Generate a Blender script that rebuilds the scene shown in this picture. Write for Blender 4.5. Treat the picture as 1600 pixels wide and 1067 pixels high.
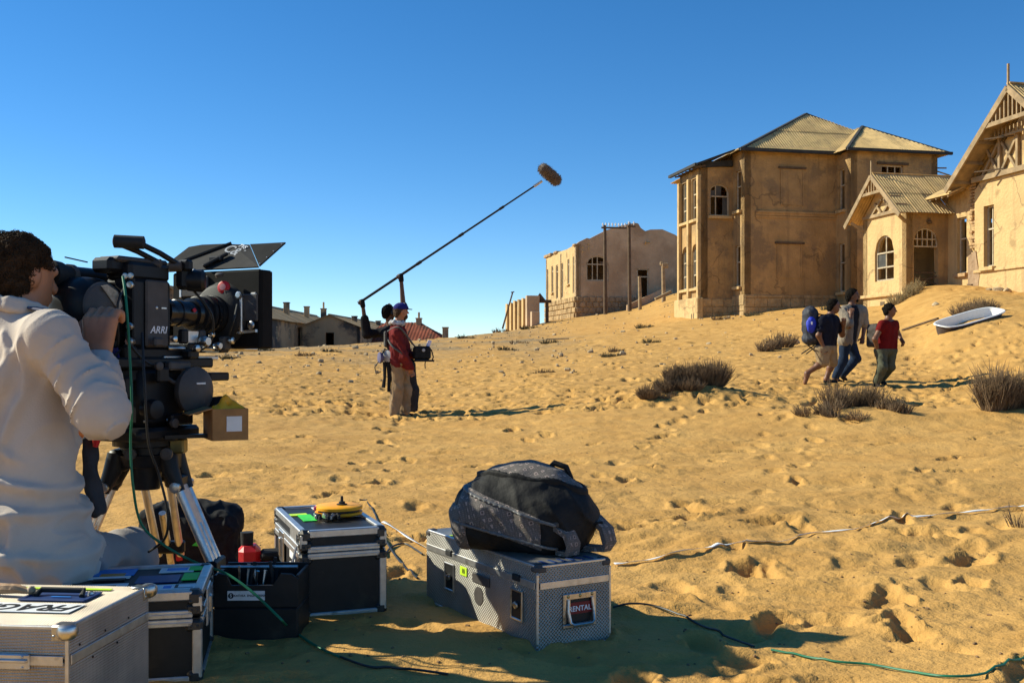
import bpy, bmesh, math, random
import numpy as np
from mathutils import Vector, Matrix

random.seed(7)
RNG = np.random.RandomState(11)
scene = bpy.context.scene
for _o in list(bpy.data.objects):
    bpy.data.objects.remove(_o, do_unlink=True)
COL = scene.collection

# ------------------------------------------------------------------ camera
CAM_Z = 0.9
HORIZON = 560.0
F = 1600.0
cam_data = bpy.data.cameras.new("camera")
cam_data.sensor_width = 36.0
cam_data.lens = 36.0
cam_data.shift_y = (HORIZON - 533.5) / 1600.0
cam_data.clip_start = 0.05
cam_data.clip_end = 9000.0
camera = bpy.data.objects.new("camera", cam_data)
COL.objects.link(camera)
camera.location = (0.0, 0.0, CAM_Z)
camera.rotation_euler = (math.radians(90), 0, 0)
scene.camera = camera

# ------------------------------------------------------------------ light
SUN_EL = math.radians(33.5)
SUN_TURN = math.radians(14.0)        # light travels +X and a little towards the camera
LDIR = Vector((math.cos(SUN_TURN) * math.cos(SUN_EL), -math.sin(SUN_TURN) * math.cos(SUN_EL), -math.sin(SUN_EL)))
sun_data = bpy.data.lights.new("sun", 'SUN')
sun_data.energy = 5.0
sun_data.angle = math.radians(0.53)
sun_data.color = (1.0, 0.97, 0.78)
sun = bpy.data.objects.new("sun", sun_data)
COL.objects.link(sun)
sun.location = (-30, 10, 30)
sun.rotation_euler = LDIR.to_track_quat('-Z', 'Y').to_euler()

world = bpy.data.worlds.new("World")
scene.world = world
world.use_nodes = True
wn = world.node_tree.nodes
wl = world.node_tree.links
wn.clear()
w_out = wn.new('ShaderNodeOutputWorld')
w_bg = wn.new('ShaderNodeBackground')
w_sky = wn.new('ShaderNodeTexSky')
w_sky.sky_type = 'NISHITA'
w_sky.sun_disc = False
w_sky.sun_elevation = SUN_EL
to_sun = -LDIR
w_sky.sun_rotation = math.atan2(to_sun.x, to_sun.y)
w_sky.altitude = 300.0
w_sky.air_density = 0.72
w_sky.dust_density = 0.0
w_sky.ozone_density = 3.3
w_hs = wn.new('ShaderNodeHueSaturation')
w_hs.inputs['Saturation'].default_value = 1.27
w_hs.inputs['Value'].default_value = 1.0
wl.new(w_sky.outputs[0], w_hs.inputs['Color'])
w_tint = wn.new('ShaderNodeMixRGB')
w_tint.blend_type = 'MULTIPLY'
w_tint.inputs['Fac'].default_value = 1.0
w_tint.inputs['Color2'].default_value = (1.0, 1.02, 1.0, 1)
wl.new(w_hs.outputs[0], w_tint.inputs['Color1'])
wl.new(w_tint.outputs[0], w_bg.inputs['Color'])
w_bg.inputs['Strength'].default_value = 0.115
wl.new(w_bg.outputs[0], w_out.inputs['Surface'])

scene.view_settings.view_transform = 'Standard'
scene.view_settings.look = 'None'
scene.view_settings.gamma = 1.0
scene.view_settings.exposure = 0.5
scene.view_settings.use_curve_mapping = False


def PX(px, py, d):
    """The place in the world of a photo pixel at a measured depth d."""
    return Vector(((px - 800.0) / F * d, d, CAM_Z + (HORIZON - py) / F * d))

# ------------------------------------------------------------------ materials
MATS = {}


def material(name, base, rough=0.8, var=0.15, scale=4.0, bump=0.0, bscale=60.0, metal=0.0, spots=None,
             spot_scale=3.0, spot_lo=0.5, spot_hi=0.6, second=None, coord='Object', spec=0.4, trans=0.0, stretch=None, sheen=0.0,
             streak=None, crack=False):
    if name in MATS:
        return MATS[name]
    m = bpy.data.materials.new(name)
    m.use_nodes = True
    nt = m.node_tree
    N, L = nt.nodes, nt.links
    bs = N['Principled BSDF']
    bs.inputs['Roughness'].default_value = rough
    bs.inputs['Metallic'].default_value = metal
    bs.inputs['Specular IOR Level'].default_value = spec
    if trans:
        bs.inputs['Transmission Weight'].default_value = trans
    if sheen:
        bs.inputs['Sheen Weight'].default_value = sheen
    tc = N.new('ShaderNodeTexCoord')
    src = tc.outputs['Object' if coord == 'World' else coord]
    if coord == 'World':
        src = N.new('ShaderNodeNewGeometry').outputs['Position']
    if stretch:
        mp = N.new('ShaderNodeMapping')
        mp.inputs['Scale'].default_value = stretch
        L.new(src, mp.inputs['Vector'])
        src = mp.outputs[0]
    nz = N.new('ShaderNodeTexNoise')
    nz.inputs['Scale'].default_value = scale
    nz.inputs['Detail'].default_value = 6
    nz.inputs['Roughness'].default_value = 0.6
    L.new(src, nz.inputs['Vector'])
    rp = N.new('ShaderNodeValToRGB')
    b = Vector(base)
    lo = [max(0.0, c * (1 - var)) for c in b]
    hi = [min(1.0, c * (1 + var)) for c in (second if second else b)]
    rp.color_ramp.elements[0].position = 0.32
    rp.color_ramp.elements[1].position = 0.68
    rp.color_ramp.elements[0].color = (*lo, 1)
    rp.color_ramp.elements[1].color = (*hi, 1)
    L.new(nz.outputs['Fac'], rp.inputs['Fac'])
    col = rp.outputs['Color']
    if spots:
        n2 = N.new('ShaderNodeTexNoise')
        n2.inputs['Scale'].default_value = spot_scale
        n2.inputs['Detail'].default_value = 8
        n2.inputs['Roughness'].default_value = 0.65
        L.new(src, n2.inputs['Vector'])
        r2 = N.new('ShaderNodeValToRGB')
        r2.color_ramp.elements[0].position = spot_lo
        r2.color_ramp.elements[1].position = spot_hi
        L.new(n2.outputs['Fac'], r2.inputs['Fac'])
        mx = N.new('ShaderNodeMixRGB')
        L.new(r2.outputs['Color'], mx.inputs['Fac'])
        L.new(col, mx.inputs['Color1'])
        mx.inputs['Color2'].default_value = (*spots, 1)
        col = mx.outputs['Color']
    if streak:
        mp2 = N.new('ShaderNodeMapping')
        mp2.inputs['Scale'].default_value = (2.2, 2.2, 0.12)
        L.new(tc.outputs['Object'], mp2.inputs['Vector'])
        n3 = N.new('ShaderNodeTexNoise')
        n3.inputs['Scale'].default_value = 1.6
        n3.inputs['Detail'].default_value = 7
        L.new(mp2.outputs[0], n3.inputs['Vector'])
        r3 = N.new('ShaderNodeValToRGB')
        r3.color_ramp.elements[0].position = 0.55
        r3.color_ramp.elements[1].position = 0.75
        L.new(n3.outputs['Fac'], r3.inputs['Fac'])
        mm = N.new('ShaderNodeMath')
        mm.operation = 'MULTIPLY'
        mm.inputs[1].default_value = 0.85
        L.new(r3.outputs['Color'], mm.inputs[0])
        mx3 = N.new('ShaderNodeMixRGB')
        L.new(mm.outputs[0], mx3.inputs['Fac'])
        L.new(col, mx3.inputs['Color1'])
        mx3.inputs['Color2'].default_value = (*streak, 1)
        col = mx3.outputs['Color']
    if crack:
        nd = N.new('ShaderNodeTexNoise')
        nd.inputs['Scale'].default_value = 1.3
        nd.inputs['Detail'].default_value = 6
        L.new(src, nd.inputs['Vector'])
        va = N.new('ShaderNodeMixRGB')
        va.inputs['Fac'].default_value = .55
        L.new(src, va.inputs['Color1'])
        L.new(nd.outputs['Color'], va.inputs['Color2'])
        vo = N.new('ShaderNodeTexVoronoi')
        vo.feature = 'DISTANCE_TO_EDGE'
        vo.inputs['Scale'].default_value = .9
        L.new(va.outputs[0], vo.inputs['Vector'])
        rc = N.new('ShaderNodeValToRGB')
        rc.color_ramp.elements[0].position = .006
        rc.color_ramp.elements[0].color = (.5, .5, .5, 1)
        rc.color_ramp.elements[1].position = .022
        rc.color_ramp.elements[1].color = (0, 0, 0, 1)
        L.new(vo.outputs['Distance'], rc.inputs['Fac'])
        nm = N.new('ShaderNodeTexNoise')
        nm.inputs['Scale'].default_value = .45
        L.new(src, nm.inputs['Vector'])
        rm = N.new('ShaderNodeValToRGB')
        rm.color_ramp.elements[0].position = .48
        rm.color_ramp.elements[1].position = .58
        L.new(nm.outputs['Fac'], rm.inputs['Fac'])
        mu = N.new('ShaderNodeMath')
        mu.operation = 'MULTIPLY'
        L.new(rc.outputs['Color'], mu.inputs[0])
        L.new(rm.outputs['Color'], mu.inputs[1])
        mc = N.new('ShaderNodeMixRGB')
        L.new(mu.outputs[0], mc.inputs['Fac'])
        L.new(col, mc.inputs['Color1'])
        mc.inputs['Color2'].default_value = (.10, .065, .035, 1)
        col = mc.outputs['Color']
    L.new(col, bs.inputs['Base Color'])
    if bump:
        nb = N.new('ShaderNodeTexNoise')
        nb.inputs['Scale'].default_value = bscale
        nb.inputs['Detail'].default_value = 5
        L.new(src, nb.inputs['Vector'])
        bp = N.new('ShaderNodeBump')
        bp.inputs['Strength'].default_value = min(1.0, bump)
        bp.inputs['Distance'].default_value = 0.6 / bscale
        L.new(nb.outputs['Fac'], bp.inputs['Height'])
        L.new(bp.outputs[0], bs.inputs['Normal'])
    MATS[name] = m
    return m

# ------------------------------------------------------------------ objects


def tag(o, label, cat=None, group=None, kind=None):
    if label:
        o['label'] = label
    if cat:
        o['category'] = cat
    if group:
        o['group'] = group
    if kind:
        o['kind'] = kind
    return o


def empty(name, label, cat, loc=(0, 0, 0), rotz=0.0, group=None):
    o = bpy.data.objects.new(name, None)
    COL.objects.link(o)
    o.location = loc
    o.rotation_euler = (0, 0, rotz)
    o.empty_display_size = 0.1
    return tag(o, label, cat, group)


def link_mesh(name, me, mat=None, parent=None):
    o = bpy.data.objects.new(name, me)
    COL.objects.link(o)
    if mat is not None and len(me.materials) == 0:
        me.materials.append(mat)
    if parent is not None:
        o.parent = parent
    return o


def copy_tree(o, parent=None):
    c = o.copy()
    COL.objects.link(c)
    c.parent = parent
    for ch in list(o.children):
        copy_tree(ch, c)
    return c


class MB:
    """Collects shapes into one mesh."""

    def __init__(self, M=None):
        self.v, self.f, self.mi = [], [], []
        self.plain = M is None
        self.M = M if M is not None else Matrix.Identity(4)
        self.cur = 0

    def add(self, verts, faces):
        k = len(self.v)
        if self.plain:
            self.v.extend([(p[0], p[1], p[2]) for p in verts])
        else:
            for p in verts:
                q = self.M @ Vector(p)
                self.v.append((q.x, q.y, q.z))
        for f in faces:
            self.f.append([k + i for i in f])
            self.mi.append(self.cur)
        return self

    def box(self, c, s, ch=0.0, R=None):
        hx, hy, hz = s[0] / 2, s[1] / 2, s[2] / 2
        c = Vector(c)
        R = R if R is not None else Matrix.Identity(3)
        if ch <= 0:
            vs = [c + R @ Vector((x * hx, y * hy, z * hz)) for x in (-1, 1) for y in (-1, 1) for z in (-1, 1)]
            fs = [(0, 1, 3, 2), (4, 6, 7, 5), (0, 4, 5, 1), (2, 3, 7, 6), (0, 2, 6, 4), (1, 5, 7, 3)]
            return self.add(vs, fs)
        ch = min(ch, hx * .95, hy * .95, hz * .95)
        idx, vs = {}, []
        for x in (-1, 1):
            for y in (-1, 1):
                for z in (-1, 1):
                    for a in range(3):
                        p = [x * (hx - ch), y * (hy - ch), z * (hz - ch)]
                        p[a] = (x, y, z)[a] * (hx, hy, hz)[a]
                        idx[(x, y, z, a)] = len(vs)
                        vs.append(c + R @ Vector(p))
        fs = []
        for a in range(3):
            o1, o2 = [(1, 2), (0, 2), (0, 1)][a]
            for s_ in (-1, 1):
                q = []
                for u, w in ((-1, -1), (1, -1), (1, 1), (-1, 1)):
                    k = [0, 0, 0]
                    k[a] = s_
                    k[o1] = u
                    k[o2] = w
                    q.append(idx[(*k, a)])
                fs.append(q)
            for u in (-1, 1):
                for w in (-1, 1):
                    k0 = [0, 0, 0]
                    k0[o1] = u
                    k0[o2] = w
                    k1 = list(k0)
                    k0[a] = -1
                    k1[a] = 1
                    fs.append([idx[(*k0, o1)], idx[(*k1, o1)], idx[(*k1, o2)], idx[(*k0, o2)]])
        for x in (-1, 1):
            for y in (-1, 1):
                for z in (-1, 1):
                    fs.append([idx[(x, y, z, 0)], idx[(x, y, z, 1)], idx[(x, y, z, 2)]])
        return self.add(vs, fs)

    def bar(self, a, b, w, h=None, up=(0, 0, 1), ch=0.0):
        a, b = Vector(a), Vector(b)
        d = b - a
        L = d.length
        if L < 1e-6:
            return self
        d.normalize()
        u = Vector(up)
        if abs(d.dot(u)) > 0.98:
            u = Vector((0, 1, 0))
        x = d.cross(u).normalized()
        z = x.cross(d)
        R = Matrix((x, d, z)).transposed()
        return self.box((a + b) / 2, (w, L, h if h else w), ch, R)

    def tube(self, pts, r, n=8, caps=True):
        pts = [Vector(p) for p in pts]
        m = len(pts)
        rs = list(r) if hasattr(r, '__len__') else [r] * m
        vs, fs = [], []
        x = None
        for i, p in enumerate(pts):
            t = (pts[min(i + 1, m - 1)] - pts[max(i - 1, 0)])
            if t.length < 1e-9:
                t = Vector((0, 0, 1))
            t.normalize()
            if x is None:
                a = Vector((0, 0, 1)) if abs(t.z) < .9 else Vector((1, 0, 0))
                x = t.cross(a).normalized()
            else:
                x = (x - t * x.dot(t))
                if x.length < 1e-6:
                    x = t.cross(Vector((0.3, 0.5, 1)))
                x.normalize()
            y = t.cross(x)
            for k in range(n):
                an = 2 * math.pi * k / n
                vs.append(p + (x * math.cos(an) + y * math.sin(an)) * rs[i])
        for i in range(m - 1):
            for k in range(n):
                k2 = (k + 1) % n
                fs.append([i * n + k, i * n + k2, (i + 1) * n + k2, (i + 1) * n + k])
        if caps:
            fs.append(list(range(n))[::-1])
            fs.append([(m - 1) * n + k for k in range(n)])
        return self.add(vs, fs)

    def cyl(self, a, b, r, r2=None, n=16):
        return self.tube([a, b], [r, r2 if r2 is not None else r], n)

    def lathe(self, a, axis, prof, n=24):
        """prof: (distance along axis, radius)."""
        a, axis = Vector(a), Vector(axis).normalized()
        pts = [a + axis * p[0] for p in prof]
        g = Vector((0, 0, 1)) if abs(axis.z) < .9 else Vector((1, 0, 0))
        x = axis.cross(g).normalized()
        y = axis.cross(x)
        vs, fs = [], []
        for p, (_, r) in zip(pts, prof):
            for k in range(n):
                an = 2 * math.pi * k / n
                vs.append(p + (x * math.cos(an) + y * math.sin(an)) * max(r, 1e-4))
        for i in range(len(prof) - 1):
            for k in range(n):
                k2 = (k + 1) % n
                fs.append([i * n + k, i * n + k2, (i + 1) * n + k2, (i + 1) * n + k])
        fs.append(list(range(n))[::-1])
        fs.append([(len(prof) - 1) * n + k for k in range(n)])
        return self.add(vs, fs)

    def prism(self, poly, d):
        """poly: 3D points in a plane; d: thickness vector."""
        d = Vector(d)
        n = len(poly)
        vs = [Vector(p) for p in poly] + [Vector(p) + d for p in poly]
        fs = [list(range(n))[::-1], list(range(n, 2 * n))]
        for i in range(n):
            j = (i + 1) % n
            fs.append([i, j, n + j, n + i])
        return self.add(vs, fs)

    def quad(self, a, b, c, d):
        return self.add([a, b, c, d], [(0, 1, 2, 3)])

    def mesh(self, name, smooth=False, recalc=True, angle=None):
        me = bpy.data.meshes.new(name)
        me.from_pydata(self.v, [], self.f)
        if any(self.mi):
            me.polygons.foreach_set('material_index', self.mi)
        if recalc:
            bm = bmesh.new()
            bm.from_mesh(me)
            bmesh.ops.recalc_face_normals(bm, faces=bm.faces)
            bm.to_mesh(me)
            bm.free()
        if smooth:
            me.polygons.foreach_set('use_smooth', [True] * len(me.polygons))
            if angle:
                sharp_by_angle(me, angle)
        me.update()
        return me

    def build(self, name, mat, parent=None, smooth=False, angle=40):
        me = self.mesh(name, smooth, True, angle if smooth else None)
        mats = mat if isinstance(mat, (list, tuple)) else [mat]
        for m in mats:
            me.materials.append(m)
        return link_mesh(name, me, None, parent)


def sharp_by_angle(me, deg):
    bm = bmesh.new()
    bm.from_mesh(me)
    lim = math.radians(deg)
    for e in bm.edges:
        if len(e.link_faces) == 2:
            e.smooth = e.calc_face_angle(0) < lim
    bm.to_mesh(me)
    bm.free()


def text_mesh(name, body, size, M, mat, parent=None, shear=0.0, align='CENTER', depth=0.0006, spacing=1.0):
    cu = bpy.data.curves.new(name, 'FONT')
    cu.body = body
    cu.size = size
    cu.shear = shear
    cu.align_x = align
    cu.align_y = 'CENTER'
    cu.extrude = depth
    cu.offset = size * 0.012
    cu.space_character = spacing
    cu.resolution_u = 3
    o = bpy.data.objects.new(name, cu)
    COL.objects.link(o)
    bpy.context.view_layer.update()
    dg = bpy.context.evaluated_depsgraph_get()
    me = bpy.data.meshes.new_from_object(o.evaluated_get(dg))
    bpy.data.objects.remove(o, do_unlink=True)
    me.transform(M)
    me.materials.clear()
    me.materials.append(mat)
    return link_mesh(name, me, None, parent)


def frame_matrix(origin, x, y):
    x = Vector(x).normalized()
    y = Vector(y)
    z = x.cross(y).normalized()
    y = z.cross(x)
    M = Matrix((x, y, z)).transposed().to_4x4()
    M.translation = Vector(origin)
    return M

# ------------------------------------------------------------------ noise


def _hash(ix, iy, seed):
    h = (ix.astype(np.int64) * 374761393 + iy.astype(np.int64) * 668265263 + seed * 974711) & 0xFFFFFFFF
    h = ((h ^ (h >> 13)) * 1274126177) & 0xFFFFFFFF
    return ((h ^ (h >> 16)) & 0xFFFF) / 65535.0


def noise2(x, y, seed=0):
    ix, iy = np.floor(x), np.floor(y)
    fx, fy = x - ix, y - iy
    ux, uy = fx * fx * fx * (fx * (fx * 6 - 15) + 10), fy * fy * fy * (fy * (fy * 6 - 15) + 10)

    def g(a, b):
        an = _hash(ix + a, iy + b, seed) * 2 * np.pi
        return np.cos(an) * (fx - a) + np.sin(an) * (fy - b)
    return (g(0, 0) * (1 - ux) + g(1, 0) * ux) * (1 - uy) + (g(0, 1) * (1 - ux) + g(1, 1) * ux) * uy


def noise3(x, y, z, seed=0):
    iz = np.floor(z)
    fz = z - iz
    uz = fz * fz * (3 - 2 * fz)

    def lay(k):
        ix, iy = np.floor(x), np.floor(y)
        fx, fy = x - ix, y - iy
        ux, uy = fx * fx * (3 - 2 * fx), fy * fy * (3 - 2 * fy)
        s = (iz + k) * 131

        def v(a, b):
            return _hash(ix + a + s, iy + b + s * 7, seed)
        return (v(0, 0) * (1 - ux) + v(1, 0) * ux) * (1 - uy) + (v(0, 1) * (1 - ux) + v(1, 1) * ux) * uy
    return (lay(0) * (1 - uz) + lay(1) * uz) * 2 - 1

# ------------------------------------------------------------------ signed distance modelling


class Sdf:
    """Smooth union of tapered capsules and ellipsoids, meshed with surface nets."""

    def __init__(self, k=0.03):
        self.p = []
        self.k = k

    def cone(self, a, b, ra, rb=None, k=None, cut=False):
        self.p.append(('c', np.array(a, float), np.array(b, float), ra, ra if rb is None else rb, k, cut))
        return self

    def chain(self, pts, rs, k=None):
        for i in range(len(pts) - 1):
            self.cone(pts[i], pts[i + 1], rs[i], rs[i + 1], k)
        return self

    def ell(self, c, r, R=None, k=None, cut=False):
        self.p.append(('e', np.array(c, float), np.array(r, float), np.array(R.transposed() if R is not None else Matrix.Identity(3)), k, cut))
        return self

    def rbox(self, c, h, rad, R=None, k=None, cut=False):
        self.p.append(('b', np.array(c, float), np.array(h, float), rad, np.array(R.transposed() if R is not None else Matrix.Identity(3)), k, cut))
        return self

    def bounds(self):
        lo, hi = np.full(3, 1e9), np.full(3, -1e9)
        for p in self.p:
            if p[-1]:
                continue
            l, h = self._bb(p)
            lo, hi = np.minimum(lo, l), np.maximum(hi, h)
        return lo, hi

    def _bb(self, p):
        if p[0] == 'c':
            r = max(p[3], p[4])
            return np.minimum(p[1], p[2]) - r, np.maximum(p[1], p[2]) + r
        if p[0] == 'e':
            r = max(p[2])
            return p[1] - r, p[1] + r
        r = np.linalg.norm(p[2]) + p[3]
        return p[1] - r, p[1] + r

    def field(self, h, inflate=0.0, disp=None, clip=None, pad=None):
        lo, hi = self.bounds()
        pad = pad if pad is not None else inflate + 3 * h + self.k
        lo, hi = lo - pad, hi + pad
        n = np.ceil((hi - lo) / h).astype(int) + 1
        ax = [lo[i] + h * np.arange(n[i]) for i in range(3)]
        D = np.full(n, 0.5, np.float32)
        for p in self.p:
            k = p[-2] if p[-2] is not None else self.k
            l, u = self._bb(p)
            m = k + inflate + 4 * h + 0.03
            i0 = np.clip(np.floor((l - m - lo) / h).astype(int), 0, n - 1)
            i1 = np.clip(np.ceil((u + m - lo) / h).astype(int) + 1, 1, n)
            if np.any(i1 <= i0):
                continue
            X = ax[0][i0[0]:i1[0]][:, None, None]
            Y = ax[1][i0[1]:i1[1]][None, :, None]
            Z = ax[2][i0[2]:i1[2]][None, None, :]
            if p[0] == 'c':
                a, b = p[1], p[2]
                d = b - a
                L2 = max(d.dot(d), 1e-12)
                t = np.clip(((X - a[0]) * d[0] + (Y - a[1]) * d[1] + (Z - a[2]) * d[2]) / L2, 0, 1)
                s = np.sqrt((X - a[0] - t * d[0]) ** 2 + (Y - a[1] - t * d[1]) ** 2 + (Z - a[2] - t * d[2]) ** 2) - (p[3] + (p[4] - p[3]) * t)
            else:
                R = p[3] if p[0] == 'e' else p[4]
                x, y, z = X - p[1][0], Y - p[1][1], Z - p[1][2]
                qx = R[0, 0] * x + R[0, 1] * y + R[0, 2] * z
                qy = R[1, 0] * x + R[1, 1] * y + R[1, 2] * z
                qz = R[2, 0] * x + R[2, 1] * y + R[2, 2] * z
                if p[0] == 'e':
                    r = p[2]
                    k0 = np.sqrt((qx / r[0]) ** 2 + (qy / r[1]) ** 2 + (qz / r[2]) ** 2)
                    k1 = np.sqrt((qx / r[0] ** 2) ** 2 + (qy / r[1] ** 2) ** 2 + (qz / r[2] ** 2) ** 2)
                    s = k0 * (k0 - 1) / np.maximum(k1, 1e-6)
                else:
                    hx, hy, hz = p[2]
                    ex, ey, ez = np.abs(qx) - hx, np.abs(qy) - hy, np.abs(qz) - hz
                    s = np.sqrt(np.maximum(ex, 0) ** 2 + np.maximum(ey, 0) ** 2 + np.maximum(ez, 0) ** 2) + np.minimum(np.maximum(ex, np.maximum(ey, ez)), 0) - p[3]
            sl = (slice(i0[0], i1[0]), slice(i0[1], i1[1]), slice(i0[2], i1[2]))
            A = D[sl]
            if p[-1]:
                s = -s
                hh = np.maximum(k - np.abs(A - s), 0) / k
                D[sl] = np.maximum(A, s) + hh * hh * k * 0.25
            else:
                hh = np.maximum(k - np.abs(A - s), 0) / k
                D[sl] = np.minimum(A, s) - hh * hh * k * 0.25
        D -= inflate
        X, Y, Z = ax[0][:, None, None], ax[1][None, :, None], ax[2][None, None, :]
        if disp is not None:
            near = np.abs(D) < 0.032
            ii = np.nonzero(near)
            D[ii] += disp(ax[0][ii[0]], ax[1][ii[1]], ax[2][ii[2]]).astype(np.float32)
        if clip is not None:
            D = np.maximum(D, clip(X, Y, Z).astype(np.float32))
        return D, lo

    def mesh(self, name, h, inflate=0.0, disp=None, clip=None, smooth=1):
        D, lo = self.field(h, inflate, disp, clip)
        return nets(name, D, lo, h, smooth)


def nets(name, D, lo, h, smooth=1):
    D = np.pad(D, 1, constant_values=0.5)
    lo = lo - h
    S = D < 0
    n = np.array(D.shape)
    C = np.zeros(n - 1, np.int8)
    offs = [(a, b, c) for a in (0, 1) for b in (0, 1) for c in (0, 1)]
    for a, b, c in offs:
        C += S[a:n[0] - 1 + a, b:n[1] - 1 + b, c:n[2] - 1 + c]
    act = np.nonzero((C > 0) & (C < 8))
    I = np.stack(act, 1)
    if len(I) == 0:
        return bpy.data.meshes.new(name)
    acc = np.zeros((len(I), 3))
    cnt = np.zeros(len(I))
    for a in offs:
        for ax in range(3):
            if a[ax] == 1:
                continue
            b = list(a)
            b[ax] = 1
            d0 = D[I[:, 0] + a[0], I[:, 1] + a[1], I[:, 2] + a[2]]
            d1 = D[I[:, 0] + b[0], I[:, 1] + b[1], I[:, 2] + b[2]]
            m = (d0 < 0) != (d1 < 0)
            t = np.where(m, d0 / np.where(m, d0 - d1, 1), 0)
            p = np.tile(np.array(a, float), (len(I), 1))
            p[:, ax] += t
            acc += p * m[:, None]
            cnt += m
    V = (I + acc / np.maximum(cnt, 1)[:, None]) * h + lo
    idx = np.full(n - 1, -1, np.int64)
    idx[act] = np.arange(len(I))
    Q = []
    for ax in range(3):
        o1, o2 = [(1, 2), (2, 0), (0, 1)][ax]
        s0 = [slice(1, -1)] * 3
        s1 = [slice(1, -1)] * 3
        s0[ax] = slice(0, -1)
        s1[ax] = slice(1, None)
        A, B = S[tuple(s0)], S[tuple(s1)]
        e = np.nonzero(A != B)
        E = np.stack(e, 1)
        if len(E) == 0:
            continue
        base = E + 1
        base[:, ax] -= 1
        sg = A[e]

        def cell(u, w):
            q = base.copy()
            q[:, o1] -= u
            q[:, o2] -= w
            return idx[q[:, 0], q[:, 1], q[:, 2]]
        q = np.stack([cell(1, 1), cell(0, 1), cell(0, 0), cell(1, 0)], 1)
        q[~sg] = q[~sg][:, ::-1]
        Q.append(q)
    Q = np.concatenate(Q)
    Q = Q[(Q >= 0).all(1)]
    for _ in range(smooth):
        s = np.zeros_like(V)
        w = np.zeros(len(V))
        for k in range(4):
            for j in (1, 3):
                np.add.at(s, Q[:, k], V[Q[:, (k + j) % 4]])
                np.add.at(w, Q[:, k], 1)
        V = V * 0.5 + 0.5 * s / np.maximum(w, 1)[:, None]
    return quads_mesh(name, V, Q)


def quads_mesh(name, V, Q, smooth=True):
    me = bpy.data.meshes.new(name)
    me.vertices.add(len(V))
    me.vertices.foreach_set('co', V.astype(np.float32).ravel())
    me.loops.add(Q.size)
    me.loops.foreach_set('vertex_index', Q.astype(np.int32).ravel())
    me.polygons.add(len(Q))
    me.polygons.foreach_set('loop_start', np.arange(0, Q.size, 4, dtype=np.int32))
    me.update(calc_edges=True)
    if smooth:
        me.polygons.foreach_set('use_smooth', np.ones(len(Q), bool))
    me.validate()
    return me
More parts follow.
